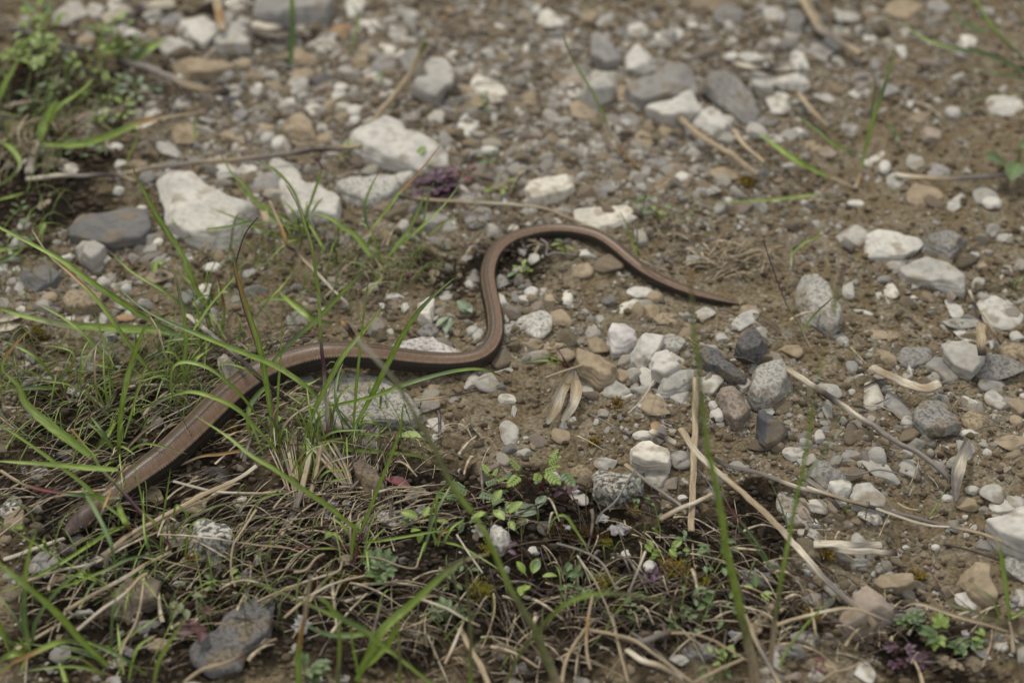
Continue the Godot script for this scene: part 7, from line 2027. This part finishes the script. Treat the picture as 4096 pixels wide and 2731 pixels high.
func grow_rest():
	herb(-228.9, -225.1, 9, 20.3, 24, 5.6, "g", "r", "oval", 26.0, 107, "tall leafy weed at the left rear with bright oval leaflets")
	herb(-190.3, -213.6, 8.3, 13.3, 16, 5.5, "g", "g", "oval", 24.0, 114, "leafy weed with upright oval leaves nearest the broad soft blade")
	herb(-238.9, -199, 7.7, 16.4, 18, 5.4, "g", "r", "oval", 16.0, 121, "leafy weed at the left edge among pale roots")
	herb(-224.2, -204.1, 4.3, 12.4, 10, 6.6, "l", "g", "lobed", 24.0, 128, "weed with bright serrated leaf in the leafy patch")
	herb(-205.8, -198.7, 7.7, 12.8, 16, 4.4, "g", "r", "oval", 14.0, 135, "weed with spreading leaflets in the middle of the leafy patch")
	herb(-176.4, -181.3, 10.5, 12.1, 22, 4.2, "m", "g", "oval", 9.0, 142, "low grey-green downy plant at the right of the leafy patch")
	herb(-223.6, -172.9, 8.3, 9.8, 16, 4.8, "d", "r", "oval", 10.0, 149, "dark green leafy plant above the swollen grass base")
	herb(-179.8, -159.9, 6, 6.7, 12, 4.1, "g", "r", "oval", 8.0, 156, "small leafy plant beside the broad blade with dry tip")
	herb(-194.6, -128.6, 10, 5.5, 20, 3.6, "d", "r", "oval", 8.0, 163, "dark low leafy plant under the broad blade with dry tip")
	herb(-192.7, -180.5, 7.5, 11, 16, 3.7, "g", "p", "oval", 8.0, 170, "leafy plant with purple stems in the front of the leafy patch")
	herb(-209.1, -183.5, 6.1, 10.7, 12, 4.1, "v", "r", "oval", 9.0, 177, "olive leafy plant in the leafy patch")
	herb(-233.8, -152.2, 4.1, 5.9, 8, 3.6, "p", "p", "oval", 7.0, 184, "purple-leaved plant at the left edge")
	herb(-186.3, -155, 2.7, 3.9, 5, 3.6, "g", "g", "oval", 6.0, 191, "tiny sprout below the leafy patch")
	herb(-211.4, -82.6, 3.8, 5, 7, 3.0, "d", "d", "oval", 6.0, 198, "small dark sprout left of the dark layered stone")
	herb(-36.2, -104.8, 9.6, 6.3, 10, 7.3, "p", "p", "lobed", 6.0, 205, "low weed with dark purple lobed leaves beyond the fanned grass")
	herb(-22.2, -111.7, 7.1, 4.2, 6, 4.0, "r", "r", "oval", 6.0, 212, "red-leaved runner at the right of the purple weed")
	herb(-43.3, -121.6, 9.1, 4.5, 8, 5.1, "g", "g", "oval", 8.0, 219, "small green leaves in front of the two-lobed pale stone")
	herb(-73.7, -128.4, 3.9, 3.4, 4, 4.6, "l", "g", "oval", 6.0, 226, "bright green leaf pair beneath the two-lobed pale stone")
	herb(-60.7, -188.5, 2.4, 3.7, 4, 3.7, "g", "g", "oval", 6.0, 233, "tiny green sprout among gravel behind the two-lobed pale stone")
	herb(-11.1, -166.9, 2.7, 6.1, 5, 4.2, "g", "r", "oval", 10.0, 240, "green sprig with red stem beside the cream elongated stone")
	herb(-11.4, -123.9, 3.9, 5, 6, 4.3, "d", "d", "oval", 8.0, 247, "dark green sprig in soil beyond the purple weed")
	herb(-5.4, -105.7, 5.2, 5.3, 8, 3.5, "g", "r", "oval", 6.0, 254, "ground-hugging green plant left of the lone cream stone")
	herb(-33.7, -249.5, 2.2, 6.6, 4, 5.1, "o", "o", "oval", 8.0, 261, "dry orange leaf cluster on far gravel")
	herb(56.1, -86.1, 3.8, 3.9, 7, 4.0, "d", "g", "oval", 8.0, 268, "dark green sprig beyond the slow worm's tail")
	herb(62.8, -80.6, 3.1, 3.7, 6, 4.0, "g", "g", "oval", 8.0, 275, "brighter green sprig next to the dark sprig beyond the tail")
	herb(70.7, -77.1, 4.4, 3.6, 6, 4.1, "d", "g", "pinnate", 8.0, 282, "thin ferny sprig above the pale grass clump")
	herb(176.1, -145.3, 3.2, 3.1, 5, 3.3, "d", "d", "oval", 6.0, 289, "small grey-green sprout on soil right of the tufted grass")
	herb(22.8, -59.3, 3.1, 2.7, 5, 3.8, "g", "g", "oval", 7.0, 296, "little green plant inside the slow worm's tail loop")
	herb(4.2, -41.2, 4.2, 4.6, 8, 3.6, "g", "g", "oval", 7.0, 303, "little green plant right of the slow worm's upper bend")
	herb(208.7, -34.8, 2.3, 2.8, 4, 3.1, "d", "d", "oval", 5.0, 310, "small green sprout at the right edge of bare soil")
	herb(-200.5, -62.9, 2.2, 3, 3, 4.8, "g", "r", "oval", 10.0, 317, "two-leaved seedling left of the clean pale stone")
	herb(-148.5, -49.6, 3.1, 2.9, 2, 6.5, "g", "g", "oval", 9.0, 324, "pair of rounded green leaves below the large cream block")
	herb(-137.4, -69.8, 3.8, 2.5, 3, 5.6, "g", "g", "oval", 8.0, 331, "green leaf pair at the foot of the large cream block")
	herb(-156.3, -3.8, 4.2, 2.9, 5, 4.6, "m", "d", "oval", 6.0, 338, "grey-green sprout beneath the crossing long blades")
	herb(-24.9, -11, 2.9, 2.7, 2, 6.7, "m", "r", "oval", 4.0, 345, "pale mint-green round leaf left of the slow worm's bend")
	herb(-16.1, -11.7, 2.9, 2.4, 2, 6.7, "m", "r", "oval", 4.0, 352, "dull green notched leaf touching the slow worm's bend")
	herb(-42.7, 63.5, 2.2, 3.9, 1, 8.4, "l", "r", "oval", 14.0, 359, "single yellow-green leaf with red spots")
	herb(-89, 48.9, 2.2, 3.3, 4, 3.9, "g", "g", "oval", 8.0, 366, "small leaf cluster at the foot of the purple-sheathed grass")
	herb(-46.6, 81.5, 2.4, 1.6, 1, 8.2, "r", "r", "oval", 9.0, 373, "coppery red round leaf on red stalk beside the upright brown stone")
	herb(-13.8, 99, 10.5, 9.3, 16, 5.9, "d", "r", "pinnate", 12.0, 380, "spreading weed with serrated grey-green leaflets on red stems")
	herb(-6.4, 103.5, 7.3, 4.7, 8, 5.2, "l", "g", "oval", 7.0, 387, "round-leaved green plant around the five-sided white stone")
	herb(-31.8, 108, 5.2, 5.3, 7, 5.2, "g", "g", "oval", 7.0, 394, "round-leaved plant around the low green tussock")
	herb(-5.9, 87.9, 4.2, 4.5, 7, 4.4, "g", "r", "pinnate", 8.0, 401, "small-leaved weed behind the serrated weed")
	herb(-45.3, 132.3, 3.1, 6.1, 5, 6.6, "d", "g", "lobed", 12.0, 408, "weed with hanging lobed leaves in the brown moss")
	herb(-64.6, 109.7, 2.6, 3.3, 4, 3.2, "g", "g", "oval", 7.0, 415, "three-leaved seedling left of the red-stemmed shoot")
	herb(-21.8, 133.5, 4.5, 3.8, 8, 2.7, "d", "r", "oval", 6.0, 422, "dark small-leaved creeper in the bottom thatch")
	herb(-17.4, 125.7, 3.6, 3.9, 7, 2.8, "d", "p", "oval", 7.0, 429, "purple-stemmed creeper near the blurred blade")
	herb(-21.5, 150.3, 4.5, 3.6, 4, 5.3, "d", "g", "lobed", 8.0, 436, "grey-green lobed leaf among the bottom thatch")
	herb(-68.2, 174.8, 3.8, 3.8, 4, 5.7, "d", "g", "lobed", 10.0, 443, "blurred lobed leaf pair near the bottom edge")
	herb(-3.7, 118, 3.1, 3.2, 6, 3.0, "p", "r", "oval", 6.0, 450, "reddish rosette beneath the five-sided white stone")
	herb(10.7, 84.9, 9.7, 8.6, 10, 7.0, "g", "r", "pinnate", 20.0, 457, "weed with arching red stem and serrated leaflets")
	herb(9.9, 101.9, 3.7, 3.3, 2, 8.0, "m", "g", "oval", 5.0, 464, "downy grey-green oval leaf lying on a stone chip")
	herb(3.6, 108.5, 2.6, 2.6, 3, 5.6, "v", "g", "oval", 4.0, 471, "rounded olive leaves below the downy leaf")
	herb(7.1, 131.9, 4.6, 4.4, 7, 5.3, "g", "p", "oval", 10.0, 478, "glossy green creeping herb at the left of the mossy ground")
	herb(17.8, 131.6, 4.6, 5.2, 9, 4.0, "d", "p", "oval", 10.0, 485, "dark creeping herb beside the glossy creeping herb")
	herb(25.4, 133.5, 4.5, 4.7, 8, 3.5, "d", "p", "oval", 8.0, 492, "small-leaved creeping herb in front of yellow tufts")
	herb(19.6, 91, 3.2, 3, 6, 3.3, "p", "r", "oval", 7.0, 499, "purplish sprout left of the streaked dark stone")
	herb(46.9, 89.4, 4.8, 4.5, 9, 3.1, "d", "r", "oval", 8.0, 506, "reddish-green thyme-like sprig by the streaked dark stone")
	herb(54.4, 120.1, 5.7, 4.4, 14, 3.4, "g", "g", "oval", 6.0, 513, "dense bright green clover-like clump above the yellow moss")
	herb(62.4, 118.3, 4.2, 5.8, 8, 3.0, "d", "p", "oval", 9.0, 520, "dark herb sprig right of the bright clover-like clump")
	herb(71.3, 123.9, 5.1, 7.5, 12, 3.6, "d", "p", "oval", 12.0, 527, "dark red-stemmed herb behind the tall stalk")
	herb(61.8, 145.2, 4.5, 4.8, 10, 3.6, "d", "p", "oval", 10.0, 534, "dark herb with wavy leaves before the yellow moss")
	herb(71.4, 150.1, 6.5, 5.8, 14, 3.2, "d", "p", "oval", 9.0, 541, "dark creeping herb close to the tall stalk's foot")
	herb(58, 156.1, 4.9, 4.4, 10, 2.9, "d", "p", "oval", 7.0, 548, "dark creeping herb behind the shaded grey lump")
	herb(38.8, 148.2, 5.9, 4.8, 10, 2.9, "d", "p", "oval", 8.0, 555, "blurred creeping herb in the bottom thatch")
	herb(47.6, 132.7, 3.5, 3.7, 7, 3.0, "p", "p", "oval", 7.0, 562, "purple-brown leaflets left of the yellow moss")
	herb(83.2, 141.3, 2.5, 2.9, 4, 3.9, "g", "p", "oval", 8.0, 569, "small green sprig on the dark flat stone")
	herb(71.3, 169.4, 5.8, 4, 12, 2.6, "l", "g", "pinnate", 8.0, 576, "soft bright green sprig at the bottom by the tall stalk")
	herb(66.5, 174.9, 5.3, 2.8, 10, 2.6, "d", "g", "oval", 7.0, 583, "dark green foliage at the bottom edge by the tall stalk")
	herb(134.3, 149.5, 4.6, 4, 6, 5.3, "d", "g", "lobed", 8.0, 590, "grey-green serrated leaf right of the pinkish brown stone")
	herb(143.6, 158.7, 4.4, 2.7, 3, 7.0, "g", "r", "lobed", 14.0, 597, "three-fingered bright leaf on a red stem at the bottom right")
	herb(153.3, 162.6, 3.8, 3.3, 5, 4.6, "d", "r", "lobed", 9.0, 604, "dark blue-green lobed leaves near white fragments")
	herb(131.2, 164.6, 5, 3.5, 6, 4.8, "p", "r", "lobed", 6.0, 611, "purple lobed leaves at the bottom right")
	herb(159.2, 159, 2.3, 2, 3, 3.5, "g", "g", "oval", 8.0, 618, "pale green seedling beside the right-hand tuft")
	herb(100, 174.1, 1, 2.4, 2, 3.8, "r", "r", "oval", 9.0, 625, "dark red leaf spike at the bottom right")
	herb(119.9, 97.5, 2.1, 2.2, 4, 2.5, "v", "g", "oval", 5.0, 632, "tiny sprout under the white chip")
	herb(-102, 156.3, 5.5, 5.6, 7, 6.4, "R", "r", "oval", 14.0, 639, "red-leaved weed leaning over the dark weathered rock")
	herb(-111.3, 145.1, 4, 6.5, 7, 4.1, "v", "r", "oval", 20.0, 646, "olive-green leaf rosette just behind the red-leaved weed")
	herb(-99.5, 134.1, 5.6, 4.4, 6, 3.6, "g", "g", "oval", 8.0, 653, "small green leaves before the dry clump")
	herb(-149.9, 133.4, 2, 2, 3, 3.0, "g", "g", "oval", 7.0, 660, "tiny sprout under the crossing blades at lower left")
	herb(225, -115.2, 6.9, 4.1, 3, 14.6, "d", "d", "oval", 16.0, 667, "broad dark green leaf at the right edge")
	moss(56.3, 127.6, 6.6, 6.8, 90, "O", 5.6, 674, "orange-yellow moss cushion beneath the bright clover-like clump")
	moss(63.9, 134.4, 5.1, 3.7, 70, "y", 4.8, 681, "yellow-green moss trailing from the orange-yellow cushion")
	moss(-10.7, 137.1, 3.5, 4.3, 60, "y", 6.4, 688, "bright yellow moss tuft near the bottom thatch")
	moss(-8.3, 117.1, 2.6, 3.2, 40, "y", 4.8, 695, "yellow moss tuft below the five-sided white stone")
	moss(101.9, 150.8, 2.3, 3.3, 30, "O", 6.4, 702, "orange moss tuft beside the passing straw")
	moss(111.3, 119.1, 1.8, 4.1, 30, "O", 7.2, 709, "straw-coloured moss tuft in front of the bark splinter")
	moss(143.3, 126.2, 1.8, 2, 18, "O", 4.8, 716, "small orange moss tuft right of the tan-grey oblong stone")
	moss(44, 95.8, 2.4, 3.4, 27, "O", 5.6, 723, "golden moss tuft behind the grey rootlet")
	moss(32.4, 131.7, 2, 4.1, 40, "y", 7.2, 730, "yellow moss spike between the creeping herbs")
	moss(33.6, 111.6, 2.6, 1.4, 30, "y", 4.0, 737, "flat yellow moss sprig near the white lichen flakes")
	moss(-60.8, 131.8, 13.2, 6.7, 700, "b", 3.2, 744, "dark brown moss cushion below the red-stemmed shoot")
	moss(-190.8, -2.7, 6, 4.5, 160, "y", 2.4, 751, "yellow-green moss patch left of the crossing blades")
	moss(-201.5, -13.1, 3.4, 2.9, 70, "y", 2.4, 758, "moss fringe under the left husk")
	moss(103.9, -106.6, 4.6, 4.2, 36, "O", 4.8, 765, "yellow moss tuft beside the tan stick's end")
	moss(30.6, 60.9, 3.3, 2.7, 30, "O", 3.2, 772, "amber moss wisp behind the streaked dark stone")
	moss(40.8, 38.3, 1.9, 2.6, 15, "O", 4.0, 779, "tiny amber moss tuft before the long pale stone")
	moss(-107.1, 50.7, 3.8, 4.2, 42, "O", 4.0, 786, "amber moss under the slow worm's flank")
	moss(-112.7, 119.9, 2.1, 4.4, 24, "O", 5.6, 793, "withered yellow tuft near the white-crusted stone")
	moss(22.9, 108, 15.6, 4, 300, "b", 2.4, 800, "dark brown moss film in front of the streaked dark stone")
	flake(-65.3, 96.7, 3.6, 5.6, 807, "jagged white lichen flake under the long forked blade")
	flake(-32.8, 97.5, 2.3, 3.5, 814, "white lichen flake beside the round-leaved plant")
	flake(37.8, 106.5, 4.6, 3.3, 821, "ridged white lichen flake on the mossy ground")
	flake(32.6, 101.4, 3, 1.8, 828, "small white lichen flake behind the ridged flake")
	flake(20, 106.5, 1.8, 1.5, 835, "bluish white lichen flake beside the downy leaf")
	flake(30.9, 129.5, 2.5, 1.9, 842, "pale lichen flake among the creeping herbs")
	flake(36.3, 134, 1.5, 2.1, 849, "greyish lichen flake in front of the golden straws")
	flake(-1.9, 126, 1.3, 1.9, 856, "white fragment near the bottom of the blurred stalk")
	flake(154.1, 154.5, 1.4, 2.5, 863, "whitish crumb cluster beside the right-hand tuft")
	flake(75.6, 158.2, 2.7, 2.7, 870, "pale papery flake at the tall stalk's foot")
	flake(-71.6, 152.2, 3.8, 5.2, 877, "mauve-white papery leaf scrap near the bottom edge")
	flake(131.6, 133, 3.1, 1.9, 884, "crumbly whitish soil clod below the tan-grey oblong stone")
	dead_leaf([24.5, 2.1, 19.7], [[[0,0,0,-4.3,3.8,13.9,-7.9,3.7,25.6,-11.2,0.3,31.6], 5.23, "ntwtw"], [[0.3,0.4,0.7,0.4,4.9,15.2,-1.3,4.9,26,-5.5,0.6,30.8], 4.66, "ntww"]], "pair of pale lanceolate dead leaves joined at one stem")
	dead_leaf([161.3, 2.7, 92.8], [[[0,0,0,0.3,4.4,-5.3,2.8,6.9,-12.6,6.6,6.4,-21.6,9.6,3.1,-29.2], 5.26, "nnwnn"]], "grey weathered dead leaf standing at the thick straw's end")
	dead_leaf([-61.7, 5.7, 6.4], [[[0,0,0,-2.8,8.6,2.3,-6.6,0.3,-12.3], 2.53, "oko"]], "pinkish orange withered leaf tip behind the slow worm's back")
	dead_leaf([-206.5, 4.3, -2.5], [[[0,0,0,6,2.7,1.5,10.3,-1,-5.7], 3.48, "ww"]], "split whitish husk at the left edge beside moss")
	dead_leaf([-207.3, 5, -7.1], [[[0,0,0,7.4,3.9,2,13.5,-1.6,-7.4], 2.91, "wwn"]], "upper strip of the whitish husk at the left edge")
	dead_leaf([-114.3, 0.8, 79.5], [[[0,0,0,5.1,2.4,0.1,11.4,0.2,0.9], 5.88, "knk"]], "brown dead leaf flat in the grass under the neck")
	dead_leaf([-108, 6.9, -84.6], [[[0,0,0,3.7,6.5,19.4,4.1,-1,23.7], 3.76, "wtw"]], "pale dry leaf standing behind the jointed stem")


func lay_litter(st: SurfaceTool, rng: RandomNumberGenerator):
	fibres(st, rng, [-110.3, 36.8, 35.5, 29.8], 420, 16.0, -28, 45, 0.50)
	fibres(st, rng, [-92.3, 12.1, 25.9, 15.2], 160, 15.5, -15, 60, 0.40)
	fibres(st, rng, [-145.7, 87, 42.6, 17.4], 260, 20.7, -28, 25, 0.40)
	fibres(st, rng, [-176.4, 42.6, 26, 29.5], 140, 15.0, -30, 60, 0.50)
	fibres(st, rng, [-82.9, 114.3, 40.3, 26.9], 260, 15.5, -30, 60, 0.60)
	fibres(st, rng, [-53.8, 84, 14.5, 30.3], 220, 17.6, -75, 30, 0.50)
	fibres(st, rng, [-59.2, 98.2, 41.1, 13.6], 200, 18.9, -12, 40, 0.60)
	fibres(st, rng, [11, 150.5, 76.4, 22], 560, 16.4, 20, 90, 0.45)
	fibres(st, rng, [42, 121.1, 39.9, 31.7], 240, 13.8, 50, 70, 0.30)
	fibres(st, rng, [-113.8, 138.4, 57.3, 34.5], 320, 15.1, -30, 70, 0.50)
	fibres(st, rng, [-59.1, -41.4, 19.8, 16.6], 150, 10.9, -20, 90, 0.80)
	fibres(st, rng, [94.3, -52, 18.1, 11.2], 170, 11.0, 0, 90, 0.85)
	fibres(st, rng, [71.5, -70.3, 11.2, 7.9], 50, 9.3, 0, 90, 0.80)
	fibres(st, rng, [-223.6, -130.6, 12.1, 21.3], 90, 15.7, -60, 60, 0.80)
	fibres(st, rng, [-191.8, 13.4, 13.1, 14.7], 60, 10.3, 0, 90, 0.40)
	fibres(st, rng, [121.6, 156, 48.3, 18.3], 170, 13.3, -20, 80, 0.50)
	fibres(st, rng, [-15, 100.1, 25.1, 12.5], 120, 11.0, 0, 80, 0.40)
	fibres(st, rng, [87.8, 123.6, 30.6, 29.9], 160, 13.8, 40, 70, 0.40)
	fibres(st, rng, [-191.4, -163.9, 50.3, 54.9], 200, 16.2, -10, 90, 0.35)
	fibres(st, rng, [-4.8, -66.7, 22.3, 12.9], 60, 9.3, 0, 90, 0.60)
	fibres(st, rng, [112.6, 42.3, 74.7, 71.3], 90, 10.0, 30, 90, 0.60)
	fibres(st, rng, [66.1, -171, 162.6, 90.4], 110, 12.2, 20, 90, 0.60)
	fibres(st, rng, [-87.9, -62.3, 55.2, 17.2], 90, 12.9, 0, 90, 0.50)
	fibres(st, rng, [-27, 65.5, 19.6, 14.8], 70, 9.8, 40, 80, 0.50)


func lay_fine_grass(st: SurfaceTool, rng: RandomNumberGenerator):
	fibres(st, rng, [-159.7, 31.4, 41.9, 40.2], 240, 18.6, -40, 80, -1.0)
	fibres(st, rng, [-95.1, -37.6, 45.3, 33.7], 112, 16.3, -50, 80, -1.0)
	fibres(st, rng, [-119, 19.7, 27.4, 25.4], 112, 15.4, -50, 80, -1.0)
	fibres(st, rng, [-114.1, 125.3, 58.3, 34], 176, 16.8, -40, 90, -1.0)
	fibres(st, rng, [-50.4, -48.4, 27.3, 17.8], 80, 14.6, -50, 80, -1.0)
	fibres(st, rng, [11.1, 144.6, 62.1, 24], 40, 15.0, -60, 90, -1.0)
	fibres(st, rng, [-214, -176, 34.7, 60.5], 192, 18.4, -60, 80, -1.0)
	fibres(st, rng, [-62, 54.6, 33, 27.4], 80, 13.2, -70, 80, -1.0)
	fibres(st, rng, [48.8, 135, 37.7, 24.5], 20, 12.1, -60, 90, -1.0)
	fibres(st, rng, [-204.9, -53.6, 14.8, 59.3], 64, 16.5, -40, 80, -1.0)
